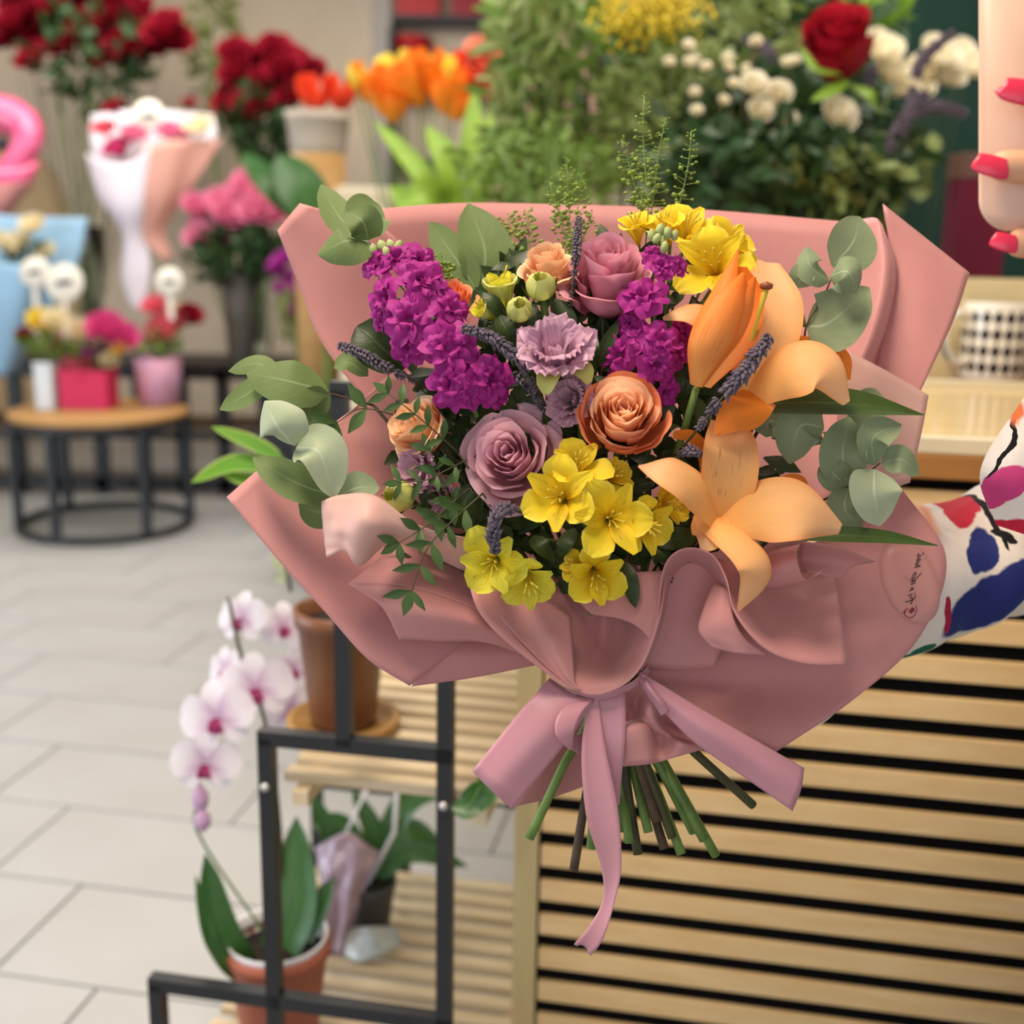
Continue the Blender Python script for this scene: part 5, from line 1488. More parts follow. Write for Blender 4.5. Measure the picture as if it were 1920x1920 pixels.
# the arm that holds the bouquet
sh2 = addv((TX - 0.16, TY - 0.03, 1.36), 0.054, chest)
el2 = addv(P(2050, 960, DP + 0.36), 0.042, sh2)
f2 = addv(P(1830, 1070, DP + 0.31), 0.034, el2)
w2 = addv(P(1640, 1180, DP + 0.25), 0.026, f2)
pa2 = addv(P(1500, 1270, DP + 0.225), (0.026, 0.018), w2)
for k in range(4):                                  # fingers closing round the bound stems
    i = addv(P(1430, 1250 + k * 36, DP + 0.225), 0.009, pa2)
    i = addv(P(1370, 1262 + k * 34, DP + 0.215), 0.0085, i)
    i = addv(P(1330, 1280 + k * 32, DP + 0.222), 0.008, i)
th = addv(P(1440, 1215, DP + 0.21), 0.010, pa2)
th = addv(P(1380, 1222, DP + 0.205), 0.009, th)
skin_body('body', VX, EX, RX, M['skin'], person, root=chest)
V, Fs, uv = lathe_g([(0.0005, 0.14), (0.05, 0.13), (0.088, 0.08), (0.098, 0.0), (0.095, -0.10), (0.08, -0.20), (0.0005, -0.20)], (TX, TY + 0.025, 1.62), 20)
mk('hair', V, Fs, plain('dark_brown_hair', '3a2418', 0.5, vary=0.2, scale=40), person, uv=uv)
# nails
for (x0, y0, x1, y1, h, d) in ((1880, 164, 1952, 178, 24, DP - 0.0245), (1828, 302, 1890, 318, 20, DP - 0.0250), (1860, 448, 1908, 459, 17, DP - 0.0125)):
    pstrip('nail', [(x0, y0, d - 0.0012), (x0 + 5, y0 + 1, d - 0.0022), ((x0 + x1) / 2, (y0 + y1) / 2, d - 0.0036), (x1 - 6, y1 - 1, d - 0.0036), (x1, y1, d - 0.0030)], [h * 0.55, h * 0.86, h, h * 0.96, h * 0.7], TW, M['nail'], person, cup=-0.22, nu=9, nv=20, solid=0.0014)
# phone
ph = thing('phone', 'phone in a blush pink case held upright beside the bouquet', 'phone', P(1950, 437, DP))
wpx, hpx, rr = 240, 500, 58
def rrect(x0, y0, x1, y1, r, n=8):
    out = []
    for cx_, cy_, a0 in ((x1 - r, y1 - r, 0), (x0 + r, y1 - r, 1), (x0 + r, y0 + r, 2), (x1 - r, y0 + r, 3)):
        for i in range(n + 1):
            a = (a0 + i / n) * math.pi / 2
            out.append((cx_ + r * math.cos(a), cy_ + r * math.sin(a)))
    return out
base_o = rrect(1835, -60, 2075, 434, rr)
ins = rrect(1839, -56, 2071, 430, rr - 4)
rings = [[P(x, y, DP + 0.011) for x, y in ins], [P(x, y, DP + 0.009) for x, y in base_o], [P(x, y, DP + 0.001) for x, y in base_o], [P(x, y, DP - 0.0012) for x, y in ins]]
nn = len(ins)
M['case'] = plain('blush_silicone', 'd4ad95', 0.42, 0.4, vary=0.02)
mk('case', np.array(rings).reshape(-1, 3), gfaces(4, nn, closed=True) + [tuple(range(3 * nn, 4 * nn)), tuple(range(nn - 1, -1, -1))], M['case'], ph)
bx = rrect(1960, -50, 2060, 50, 24)
rings = [[P(x, y, DP - 0.001) for x, y in bx], [P(x, y, DP - 0.0035) for x, y in rrect(1962, -48, 2058, 48, 23)]]
nn = len(bx)
mk('camera_island', np.array(rings).reshape(-1, 3), gfaces(2, nn, closed=True) + [tuple(range(nn, 2 * nn))], M['case'], ph)
# printed shirt: brushstroke blobs laid through the cloth
t = NT('brushstroke_print_cloth')
oc = t.coord()
c = lin('ece4dc')
c = t.mix(t.step(t.noise(6, 2, oc), 0.35, 0.7), c, lin('e4d8c8'))
nzv = t.n('ShaderNodeTexNoise')
nzv.inputs['Scale'].default_value = 26
nzv.inputs['Detail'].default_value = 4
t.l(oc, nzv.inputs['Vector'])
ploc = None
def blob(col, px, py, d, rx, ry, rot, soft=0.9):
    global c
    w = P(px, py, d) - SHLOC
    mp = t.n('ShaderNodeMapping', vector_type='TEXTURE')
    dv_ = t.n('ShaderNodeVectorMath', operation='ADD')
    sub = t.n('ShaderNodeVectorMath', operation='SUBTRACT')
    sub.inputs[1].default_value = (0.5, 0.5, 0.5)
    scl = t.n('ShaderNodeVectorMath', operation='SCALE')
    scl.inputs['Scale'].default_value = 0.022
    t.l(nzv.outputs['Color'], sub.inputs[0])
    t.l(sub.outputs[0], scl.inputs[0])
    t.l(oc, dv_.inputs[0])
    t.l(scl.outputs[0], dv_.inputs[1])
    t.l(dv_.outputs[0], mp.inputs[0])
    mp.inputs[1].default_value = tuple(w)
    mp.inputs[2].default_value = (0, rot, 0)          # turned about the world's depth axis
    k = d / FPX
    mp.inputs[3].default_value = (rx * k * 1.2, 0.25, ry * k * 1.2)
    ln = t.n('ShaderNodeVectorMath', operation='LENGTH')
    t.l(mp.outputs[0], ln.inputs[0])
    c = t.mix(t.step(ln.outputs['Value'], 1.0, soft), c, lin(col))
SHLOC = WL['person']
DS = 0.985
blob('c8447e', 1882, 905, 0.905, 40, 26, -0.6)
blob('c8447e', 1868, 925, 0.905, 22, 34, 0.2)
blob('c4283f', 1834, 966, DS, 34, 24, -0.5)
blob('26306e', 1846, 1040, DS, 26, 34, 0.2)
blob('26306e', 1862, 1138, DS, 88, 44, -0.5)
blob('26306e', 1920, 1100, DS, 50, 40, -0.2)
blob('1e6448', 1742, 1225, DS, 26, 17, -0.3)
blob('1e6448', 1700, 1238, DS, 30, 8, 0.1)
blob('a8203f', 1772, 1150, DS, 8, 30, -0.3)
blob('141416', 1878, 985, DS, 6, 44, -0.4)
blob('141416', 1893, 1012, DS, 22, 6, 0.3)
blob('141416', 1884, 826, 0.915, 4, 62, 0.55)
blob('e8a47c', 1762, 985, DS, 12, 34, 0.1, 0.3)
blob('e07a4a', 1908, 775, 0.92, 12, 22, 0.4, 0.5)
blob('26306e', 2050, 900, DS, 50, 60, 0.3)
blob('c8447e', 2120, 1150, DS, 60, 40, 0.3)
t.col(c).rough(0.7, 0.2)
t.bump(t.noise(13, 3, t.mapping(oc, (1, 1, 0.55), rot=(0, 0.6, 0))), 0.7, 0.016)
t.trans(0.12)
M['shirt'] = t.m
def sleeve(name, pts, rads, seed, nring=26, nn=28):
    p = cr(np.array(pts), nring)
    r = cr(np.array(rads), nring)[:, 0]
    T = nz(np.gradient(p, axis=0))
    V = []
    prev = np.array([0.1, 0.2, 1.0])
    for i in range(nring):
        n_ = nz(prev - T[i] * np.dot(prev, T[i])); prev = n_
        b_ = np.cross(T[i], n_)
        a_ = np.linspace(0, 2 * math.pi, nn, endpoint=False)
        s = i / (nring - 1)
        wr = 1 + 0.075 * np.sin(a_ * 2 + s * 21 + seed) + 0.075 * np.abs(np.sin(a_ * 1.5 - s * 17 + seed * 2)) + 0.05 * np.sin(s * 52 + a_ * 2 + seed)
        V.append(p[i] + (n_ * np.cos(a_)[:, None] + b_ * np.sin(a_)[:, None]) * (r[i] * wr)[:, None])
    return np.array(V).reshape(-1, 3), gfaces(nring, nn, closed=True)
sh_o = thing('x', 'x', 'x', (0, 0, 0)) if False else None
mb = MB()
V, Fs = sleeve('s', [P(1470, 1330, DP + 0.25), P(1555, 1240, DP + 0.255), P(1690, 1118, DP + 0.275), P(1810, 1050, DP + 0.31), P(1950, 1000, DP + 0.345), P(2060, 900, DP + 0.37), (TX - 0.17, TY - 0.03, 1.25), (TX - 0.13, TY - 0.02, 1.38)],
               [0.024, 0.034, 0.047, 0.056, 0.064, 0.070, 0.066, 0.07], 1, 60, 40)
mb.add(V, Fs)
a_ = np.linspace(0, 2 * math.pi, 36, endpoint=False)
tv = []
for z, rx, ry in ((1.44, 0.06, 0.06), (1.41, 0.15, 0.08), (1.36, 0.185, 0.105), (1.22, 0.175, 0.125), (1.05, 0.155, 0.115), (0.92, 0.17, 0.125), (0.78, 0.185, 0.135)):
    tv.append(np.stack([TX + rx * np.cos(a_), TY + ry * np.sin(a_), z + 0 * a_], 1))
tv = cr(np.array(tv), 26)
mb.add(tv.reshape(-1, 3), gfaces(26, 36, closed=True))
V, Fs = sleeve('s', [P(2280, 640, DP + 0.055), P(2305, 760, DP + 0.075), (TX + 0.02, TY - 0.26, 1.12), (TX + 0.0, TY - 0.18, 1.24), (TX - 0.02, TY - 0.08, 1.37)], [0.040, 0.05, 0.062, 0.066, 0.07], 2, 34, 28)
mb.add(V, Fs)
# the loose cuff of the raised sleeve that hangs into view above the elbow
fr = surf_g([[(1990, 640, DS + 0.02), (2080, 640, DS + 0.03), (2180, 660, DS + 0.05)], [(1915, 752, DS - 0.06), (2000, 780, DS - 0.05), (2120, 800, DS + 0.0)], [(1838, 882, DS - 0.085), (1940, 900, DS - 0.085), (2080, 930, DS - 0.04)], [(1868, 985, DS - 0.055), (1950, 1010, DS - 0.06), (2080, 1040, DS - 0.03)]], 8)
mb.add(fr.reshape(-1, 3), gfaces(*fr.shape[:2]))
shirt = mb.build('shirt', M['shirt'], person)
mb = MB()
for sg in (-1, 1):
    mb.add(*tube_g([(TX + sg * 0.06, TY, 0.90), (TX + sg * 0.085, TY, 0.70), (TX + sg * 0.09, TY - 0.01, 0.48), (TX + sg * 0.10, TY, 0.12)], [0.105, 0.095, 0.075, 0.07], 18, 16))
mb.build('trousers', plain('dark_trousers', '2c2f3a', 0.8, vary=0.1), person)
for sg in (-1, 1):
    mb = MB()
    mb.add(*tube_g([(TX + sg * 0.10, TY + 0.06, 0.045), (TX + sg * 0.102, TY, 0.05), (TX + sg * 0.106, TY - 0.10, 0.04), (TX + sg * 0.108, TY - 0.18, 0.028)], [0.035, 0.045, 0.042, 0.022], 14, 14))
    mb.build('shoe', M['white'], person)
# ------------------------------------------------------------------ the back of the shop
M['red'] = petal_mat('dark_red_rose_petal', '760b20', '9c142c', trans=0.12)
M['hotpink'] = petal_mat('hot_pink_petal', 'd02a78', 'e25a98', trans=0.25)
M['softpink'] = petal_mat('soft_pink_petal', 'd8628c', 'ea94b4', trans=0.25)
M['coral'] = petal_mat('coral_petal', 'e0506a', 'f08090', trans=0.25)
M['purple'] = petal_mat('purple_petal', '8a2a8a', 'c040a8', trans=0.25)
M['yellow'] = petal_mat('yellow_petal', 'e8c020', 'f2e060', trans=0.25)
M['creamp'] = petal_mat('cream_petal', 'e8d8a0', 'f4ead0', trans=0.3)
M['redv'] = petal_mat('velvet_red_petal', '8c0c20', 'b0182c', trans=0.15)
M['whitish'] = petal_mat('creamy_white_petal', 'efe2b4', 'f6f0e0', trans=0.35, veins=0.02)
M['orange'] = petal_mat('orange_tulip_petal', 'f0b030', 'ee7a24', trans=0.25)
M['redorange'] = petal_mat('red_orange_petal', 'f0603a', 'e84a2c', trans=0.25)
M['salmon'] = petal_mat('salmon_petal', 'e08068', 'ee9a80', trans=0.25)
M['bright'] = leaf_mat('bright_green_leaf', '8db23c', rough=0.45, trans=0.25)
M['mid'] = leaf_mat('mid_green_leaf', '769240', rough=0.5, trans=0.2)
M['olive'] = leaf_mat('olive_leaf', '7f8c4c', rough=0.55, trans=0.2)
M['deep'] = leaf_mat('deep_leaf', '35522c', rough=0.5, trans=0.15)
M['glass'] = glass_mat('vase_glass')
M['water'] = plain('dark_bucket', '3a423c', 0.3, vary=0.1)
M['greybucket'] = plain('grey_bucket', '5a5650', 0.5, vary=0.1)

def rosette(seed, rings=((4, 0.42, 0.40), (5, 0.72, 0.22), (6, 1.0, 0.0))):
    rg = np.random.default_rng(seed)
    mb = MB()
    for ring, (n, k, z) in enumerate(rings):
        for i in range(n):
            a = i * 6.283 / n + ring * 0.6 + rg.uniform(-0.15, 0.15)
            V, Fs, uv = radial_petal(a, [(0.03, -0.7), (0.42 * k, -0.35), (0.85 * k, z * 0.6), (1.0 * k, z + 0.1)], [0.1, 0.42 * k, 0.58 * k, 0.34 * k], cup=0.3, nu=5, nv=5, ruffle=0.03, seed=rg.uniform(0, 6))
            mb.add(V, Fs, uv)
    return mesh_of(np.concatenate(mb.V), mb.F, M['red'], np.concatenate(mb.uv), 'bloom')
RO = [rosette(s) for s in range(3)]
TU = [rosette(s + 9, ((3, 0.75, 0.9), (3, 0.95, 0.85))) for s in range(2)]
ST_ME = {}
def flower(name, label, cat, group, c, r, ax, mat, base, sm='stemg', me=None, roll=None):
    """a background bloom on its stem: bloom at c, stem down to base"""
    t = thing(name, label, cat, np.array(base), group)
    inst('bloom', me or RO[int(RNG.integers(3))], frame(ax, RNG.uniform(0, 6)), c, r, t, M[mat])
    b = np.asarray(base, float)
    tube('stem', [c - nz(ax) * r * 0.5, c * 0.5 + b * 0.5 + np.array([0, 0, 0.02]), b], 0.0018 if sm == 'stemd' else 0.0032, M[sm], t, n=5, ns=7)
    return t

def cloud(mb, c, rad, n, L, w, rg, up=0.3, nrm=None):
    for i in range(n):
        q = rg.normal(size=3)
        q = q / np.linalg.norm(q) * rg.uniform(0.35, 1.0) ** 0.6
        p = np.asarray(c) + q * np.asarray(rad)
        dv_ = nz(np.array([rg.uniform(-1, 1), rg.uniform(-1, 1), rg.uniform(-0.6, 1) + up]))
        l = L * rg.uniform(0.6, 1.3)
        mb.add(*strip_g([p, p + dv_ * l * 0.5, p + dv_ * l - np.array([0, 0, l * 0.12])], [w * 0.15, w, w * 0.1], rg.normal(size=3), nu=3, nv=4, fold=0.15))

def plant(name, label, cat, c, rad, n, L, w, mat, base, stems=5, seed=0, up=0.3, group=None, sm='stemg'):
    rg = np.random.default_rng(seed + 300)
    t = thing(name, label, cat, np.array(base), group)
    mb = MB()
    cloud(mb, c, rad, n, L, w, rg, up)
    mb.build('leaves', M[mat], t, kind='stuff')
    for i in range(stems):
        e = np.asarray(c) + np.array([rg.uniform(-0.7, 0.7) * rad[0], rg.uniform(-0.5, 0.5) * rad[1], rg.uniform(0.1, 0.8) * rad[2]])
        tube('stem', [e, (e + np.asarray(base)) / 2 + rg.normal(size=3) * 0.02, np.asarray(base) + np.array([rg.uniform(-0.02, 0.02), rg.uniform(-0.02, 0.02), 0])], 0.004, M[sm], t, n=5, ns=6)
    return t

def vase(label, c, r0, r1, h, mat, name='vase', water=True):
    t = thing(name, label, 'vase', c)
    lathe('body', [(r0 * 0.9, 0), (r0, 0.006), ((r0 + r1) * 0.49, h * 0.5), (r1, h), (r1 - 0.004, h), ((r0 + r1) * 0.49 - 0.004, h * 0.5), (r0 - 0.005, 0.012), (0.0005, 0.012)], c, M[mat], t, n=24)
    return t

# the round table and its boxes
tb = G(200, 985, 0.0)
tbl = thing('round_table', 'round wooden table on a black ring base', 'table', (tb[0], tb[1], 0))
TR = 0.37
lathe('tabletop', [(TR * 0.97, 0.486), (TR, 0.489), (TR, 0.509), (TR * 0.985, 0.512), (0.0005, 0.512)], (tb[0], tb[1], 0), wood_mat('warm_oak_top', 'b98e58', 'a37844'), tbl, n=48)
an = np.linspace(0, 2 * math.pi, 41)
for z in (0.016, 0.472):
    r = TR * 0.96
    tube('ring', [(tb[0] + r * math.cos(q), tb[1] + r * math.sin(q), z) for q in an], 0.019, M['black'], tbl, n=8)
for k in range(6):
    q = k * math.pi / 3 + 0.28
    x, y = tb[0] + TR * 0.96 * math.cos(q), tb[1] + TR * 0.96 * math.sin(q)
    bar('leg', (x, y, 0.01), (x, y, 0.487), 0.030, M['black'], tbl)
DT = dpt((tb[0], tb[1], 0.51))
ZT = 0.513
def on_table(px, py): return G(px, py, ZT)
def fbox(label, px, py, w, h, dep, mat, round_=False):
    c = on_table(px, py) + np.array([0, dep / 2, 0])
    t = thing('flower_box', label, 'flower box', c)
    if round_:
        lathe('body', [(w / 2 * 0.9, 0), (w / 2, h), (w / 2 * 0.95, h), (w / 2 * 0.85, 0.01), (0.0005, 0.01)], c, mat, t, n=24)
    else:
        box('body', c + UZ * h / 2, (w, dep, h), mat, t, bevel=0.004)
        box('lid_rim', c + UZ * (h - 0.01), (w * 1.03, dep * 1.03, 0.02), mat, t, bevel=0.003)
    return c + UZ * h
M['hot'] = plain('hot_pink_card', 'd8285e', 0.5, vary=0.05)
M['lilacb'] = plain('dusty_pink_card', 'cf8f98', 0.5, vary=0.06, c2='c0a0cf')
M['whiteb'] = plain('white_card', 'dfe6ea', 0.5, vary=0.03)
b1 = fbox('hot pink box of mixed blooms on the round table', 158, 768, 0.205, 0.165, 0.15, M['hot'])
b2 = fbox('dusty pink round box of roses on the round table', 290, 762, 0.20, 0.205, 0.16, M['lilacb'], True)
b3 = fbox('narrow white box at the edge of the round table', 84, 768, 0.075, 0.20, 0.09, M['whiteb'])
def arrange(b, spots, kind='rose'):
    for (px, py, r, mat, lab) in spots:
        c = P(px, py, dpt(b) + RNG.uniform(-0.05, 0.05) - 0.03)
        flower(kind, lab, 'flower', None, c, r * 1.3, AX(RNG.uniform(-0.4, 0.4), 0.5, 0.75), mat, b + np.array([(c[0] - b[0]) * 0.4, (c[1] - b[1]) * 0.4, -0.02]))
arrange(b1, [(115, 650, 0.062, 'hotpink', 'magenta bloom low in the hot pink box'), (150, 622, 0.058, 'creamp', 'cream bloom in the middle of the hot pink box'), (196, 612, 0.066, 'hotpink', 'magenta bloom high in the hot pink box'),
             (228, 630, 0.062, 'hotpink', 'magenta bloom leaning towards the dusty pink box'), (145, 688, 0.062, 'coral', 'coral bloom hanging over the hot pink box rim'), (178, 650, 0.045, 'purple', 'purple bloom between the magenta ones'),
             (205, 675, 0.032, 'creamp', 'small pale bloom at the hot pink box corner'), (222, 655, 0.03, 'yellow', 'small yellowish bloom beside the pale one')])
arrange(b3, [(78, 600, 0.05, 'yellow', 'yellow bloom over the narrow white box'), (105, 598, 0.045, 'creamp', 'cream bloom over the narrow white box'), (44, 628, 0.03, 'red', 'dark red bud beside the yellow bloom')])
arrange(b2, [(312, 612, 0.075, 'coral', 'large coral rose over the dusty pink box'), (288, 572, 0.045, 'coral', 'upper coral rose over the dusty pink box'), (356, 590, 0.05, 'red', 'dusky red rose at the dusty pink box edge'), (330, 580, 0.035, 'creamp', 'pale bloom beside the large coral rose')])
for i, (b, lab) in enumerate(((b1, 'green leaves in the hot pink box'), (b2, 'green leaves in the dusty pink box'), (b3, 'green leaves in the narrow white box'))):
    plant('box_foliage', lab, 'foliage', b + UZ * 0.06, (0.11, 0.06, 0.06), 60, 0.06, 0.016, 'mid', b - UZ * 0.02, 3, seed=i)

M['ivory'] = plain('ivory_topper', 'e6e0d2', 0.5, vary=0.03)
M['darkink'] = plain('dark_print', '20222a', 0.6, vary=0.03)
def topper(label, px, py, py2, r, d):
    c = P(px, py, d)
    t = thing('topper', label, 'flower topper', P(px, py2, d))
    lathe('disc', [(0.0005, 0.006), (r * 0.96, 0.006), (r, 0.003), (r, -0.003), (0.0005, -0.006)], c, M['ivory'], t, n=24, axis=TW)
    bar('print_mark', c + TW * 0.008 - RT * r * 0.42 - UP * 0.006, c + TW * 0.008 + RT * r * 0.42 + UP * 0.004, r * 0.28, M['darkink'], t, h=0.002, up=tuple(TW))
    bar('stick', c - UP * r * 0.9, P(px + 4, py2, d), 0.022, M['ivory'], t, h=0.006, up=tuple(TW))
topper('round ivory topper on the taller stick above the hot pink box', 121, 530, 640, 0.082, DT - 0.03)
topper('round ivory topper on a stick above the narrow white box', 66, 510, 640, 0.066, DT + 0.03)
topper('round ivory topper beside the tail of the white bouquet', 318, 528, 600, 0.062, DT + 0.08)

# wrapped bouquets standing behind
def cone_wrap(root, name, rimpts, tipa, tipb, mat):
    rows = [rimpts, [tuple(0.5 * np.array(a) + 0.5 * np.array(b)) for a, b in zip(rimpts, [tipa, tuple((np.array(tipa) + np.array(tipb)) / 2), tipb])], [tipa, tuple((np.array(tipa) + np.array(tipb)) / 2), tipb]]
    return surf(name, rows, mat, root, res=8, solid=0.002)
M['whitep'] = paper_mat('white_paper', 'ebe4ee', 0.25)
M['blushp'] = paper_mat('blush_paper', 'dba596', 0.25)
DB = DT + 0.36
wb = thing('wrapped_bouquet', 'white and blush paper cone bouquet standing behind the round table', 'bouquet', P(265, 585, DB))
surf('paper_sheet', [[(160, 285, DB), (205, 305, DB - 0.10), (255, 300, DB - 0.14), (290, 255, DB - 0.10)], [(185, 370, DB - 0.02), (215, 385, DB - 0.11), (255, 385, DB - 0.13), (280, 370, DB - 0.1)], [(230, 440, DB - 0.03), (240, 445, DB - 0.07), (255, 448, DB - 0.07), (275, 440, DB - 0.05)], [(228, 520, DB - 0.03), (242, 525, DB - 0.06), (262, 525, DB - 0.06), (282, 505, DB - 0.05)], [(240, 570, DB - 0.03), (250, 578, DB - 0.06), (262, 585, DB - 0.06), (272, 580, DB - 0.05)]], M['whitep'], wb, solid=0.002)
surf('paper_sheet', [[(268, 270, DB - 0.11), (330, 262, DB - 0.1), (375, 262, DB - 0.04), (418, 262, DB)], [(268, 370, DB - 0.12), (310, 370, DB - 0.09), (340, 350, DB - 0.05), (375, 330, DB - 0.02)], [(262, 440, DB - 0.06), (280, 445, DB - 0.06), (300, 435, DB - 0.04), (312, 425, DB - 0.02)], [(280, 460, DB - 0.05), (295, 475, DB - 0.06), (310, 490, DB - 0.04), (325, 480, DB - 0.02)]], M['blushp'], wb, solid=0.002)
surf('paper_sheet', [[(170, 215, DB + 0.12), (270, 205, DB + 0.14), (400, 215, DB + 0.12)], [(175, 290, DB + 0.05), (280, 290, DB + 0.08), (400, 270, DB + 0.06)], [(235, 430, DB), (270, 430, DB + 0.02), (310, 425, DB)]], M['whitep'], wb, solid=0.002)
lathe('sticker', [(0.0005, 0.004), (0.07, 0.003), (0.072, 0.0)], P(278, 216, DB - 0.02), M['ivory'], wb, n=20, axis=TW, label='round white sticker card')
bar('print_mark', P(264, 218, DB - 0.03), P(292, 216, DB - 0.03), 0.02, M['darkink'], wb, h=0.003, up=tuple(TW))
for i, (px, py, r, mat, lab) in enumerate(((220, 275, 0.075, 'hotpink', 'hot pink rose low in the white bouquet'), (252, 250, 0.065, 'softpink', 'pink rose in the middle of the white bouquet'), (318, 245, 0.068, 'softpink', 'pink rose near the blush paper'), (195, 240, 0.06, 'coral', 'peachy rose at the white bouquet edge'),
                                          (372, 235, 0.07, 'creamp', 'white rose at the blush paper rim'), (345, 252, 0.05, 'softpink', 'small pink rose beside the white rose'), (212, 200, 0.055, 'red', 'red rose standing out of the white bouquet'), (355, 192, 0.038, 'red', 'single red bud above the blush paper'))):
    c = P(px, py, DB - 0.02 + RNG.uniform(-0.03, 0.03))
    flower('rose', lab, 'rose', None, c, r, AX(RNG.uniform(-0.3, 0.3), 0.6, 0.7), mat, P(268, 420, DB - 0.01))

# light blue wrapped bouquet and gift paper at the table's end
M['bluep'] = paper_mat('light_blue_paper', '9cc4e0', 0.25)
DL = DT + 0.25
bb = thing('wrapped_bouquet', 'light blue paper bouquet with white flowers at the table edge', 'bouquet', P(20, 700, DL))
surf('paper_sheet', [[(-90, 470, DL), (-20, 490, DL - 0.10), (50, 500, DL - 0.12), (70, 540, DL)], [(-70, 560, DL), (-20, 580, DL - 0.12), (40, 590, DL - 0.12), (64, 610, DL)], [(-30, 690, DL), (-10, 700, DL - 0.06), (10, 705, DL - 0.06), (30, 700, DL)]], M['bluep'], bb, solid=0.002)
surf('paper_sheet', [[(-100, 390, DL + 0.1), (30, 405, DL + 0.12), (165, 408, DL + 0.08)], [(-60, 480, DL + 0.06), (50, 490, DL + 0.08), (142, 500, DL + 0.05)], [(-20, 640, DL + 0.02), (30, 640, DL + 0.02), (70, 620, DL + 0.01)]], M['bluep'], bb, solid=0.002)
for px, py, r, lab in ((60, 420, 0.06, 'white flower high in the light blue bouquet'), (28, 455, 0.07, 'white flower in the middle of the light blue bouquet'), (-20, 450, 0.07, 'white flower at the frame side of the light blue bouquet'), (85, 470, 0.05, 'small white flower at the light blue paper corner')):
    flower('flower', lab, 'flower', None, P(px, py, DL - 0.04), r, AX(0, 0.5, 0.8), 'creamp', P(10, 640, DL))
plant('bouquet_foliage', 'dark leaves inside the light blue bouquet', 'foliage', P(50, 478, DL - 0.03), (0.12, 0.05, 0.05), 40, 0.06, 0.018, 'deep', P(10, 640, DL), 2, seed=7)

# pink flamingo balloon with its pink paper
DF = DT + 0.55
fm = thing('flamingo_balloon', 'glossy pink flamingo balloon above pink paper', 'balloon', P(10, 390, DF))
M['flam'] = plain('glossy_pink_foil', 'e0447a', 0.18, 0.6, vary=0.15, c2='e87aa4')
tube('neck', [P(-60, 300, DF), P(-40, 235, DF), P(0, 215, DF), (P(42, 232, DF)), P(52, 262, DF - 0.02), P(38, 292, DF - 0.02), P(18, 320, DF - 0.02), P(6, 345, DF - 0.02)], [0.05, 0.07, 0.09, 0.085, 0.07, 0.062, 0.06, 0.05], M['flam'], fm, n=14, ns=30)
tube('body', [P(-60, 360, DF), P(-10, 345, DF - 0.02), P(40, 328, DF - 0.02), P(72, 305, DF)], [0.10, 0.09, 0.05, 0.012], M['flam'], fm, n=14, ns=20)
V, Fs, uv = lathe_g([(0.0005, -0.04), (0.035, -0.01), (0.03, 0.02), (0.0005, 0.06)], P(4, 268, DF - 0.06), 10, axis=AX(-0.5, -0.6, 0.4))
mk('beak', V, Fs, M['darkink'], fm, uv=uv)
surf('paper_sheet', [[(-80, 335, DF - 0.05), (0, 345, DF - 0.10), (72, 338, DF)], [(-60, 375, DF - 0.04), (0, 385, DF - 0.08), (40, 372, DF)], [(-30, 430, DF), (-10, 430, DF - 0.02), (10, 420, DF)]], M['pink'], fm, solid=0.002)

# dark bench and racks along the back
rk = thing('display_bench', 'long dark slatted bench behind the round table', 'bench', (-1.9, 5.75, 0))
for z, h in ((0.60, 0.05), (0.30, 0.04), (0.06, 0.06)): box('rail', (-1.9, 5.62, z), (3.2, 0.05, h), M['black'], rk)
for k in range(16): box('post', (-3.4 + k * 0.2, 5.62, 0.31), (0.06, 0.05, 0.62), M['black'], rk)
for k in range(4): box('seat_board', (-1.9, 5.60 + k * 0.12, 0.645), (3.3, 0.10, 0.03), plain('dark_board', '3a3430', 0.5), rk, bevel=0.004)
box('back_shelf', (-1.9, 6.05, 0.30), (3.2, 0.3, 0.03), plain('brown_board', '6a5038', 0.6), rk)

def bucket_of_roses(vl, label, grp, px, py, vpx, d, blooms, r, vaseh, mat='red', leafm='deep', leafrad=(0.24, 0.14, 0.22), leafc=None, seed=0):
    zc = 0.66
    vtop = P(vpx, py, d)
    base = np.array([vtop[0], vtop[1], zc])
    vase(vl, base, 0.06, 0.085, vaseh, 'glass' if mat == 'red' else 'greybucket')
    b = base + UZ * 0.05
    for (x, y) in blooms:
        flower('rose', label, 'rose', grp, P(x, y, d + RNG.uniform(-0.12, 0.12)), r * RNG.uniform(0.95, 1.25), AX(RNG.uniform(-0.4, 0.4), 0.45, 0.85), mat, b + np.array([RNG.uniform(-0.03, 0.03), RNG.uniform(-0.03, 0.03), 0]), 'stemd')
    lc = P(*leafc, d) if leafc else base + UZ * (vaseh + 0.2)
    plant('rose_foliage', vl.replace('tall clear vase', 'dark green leaves above the vase').replace('grey bucket', 'dark green leaves over the bucket'), 'foliage', lc, leafrad, 260, 0.085, 0.026, leafm, b, 7, seed=seed)

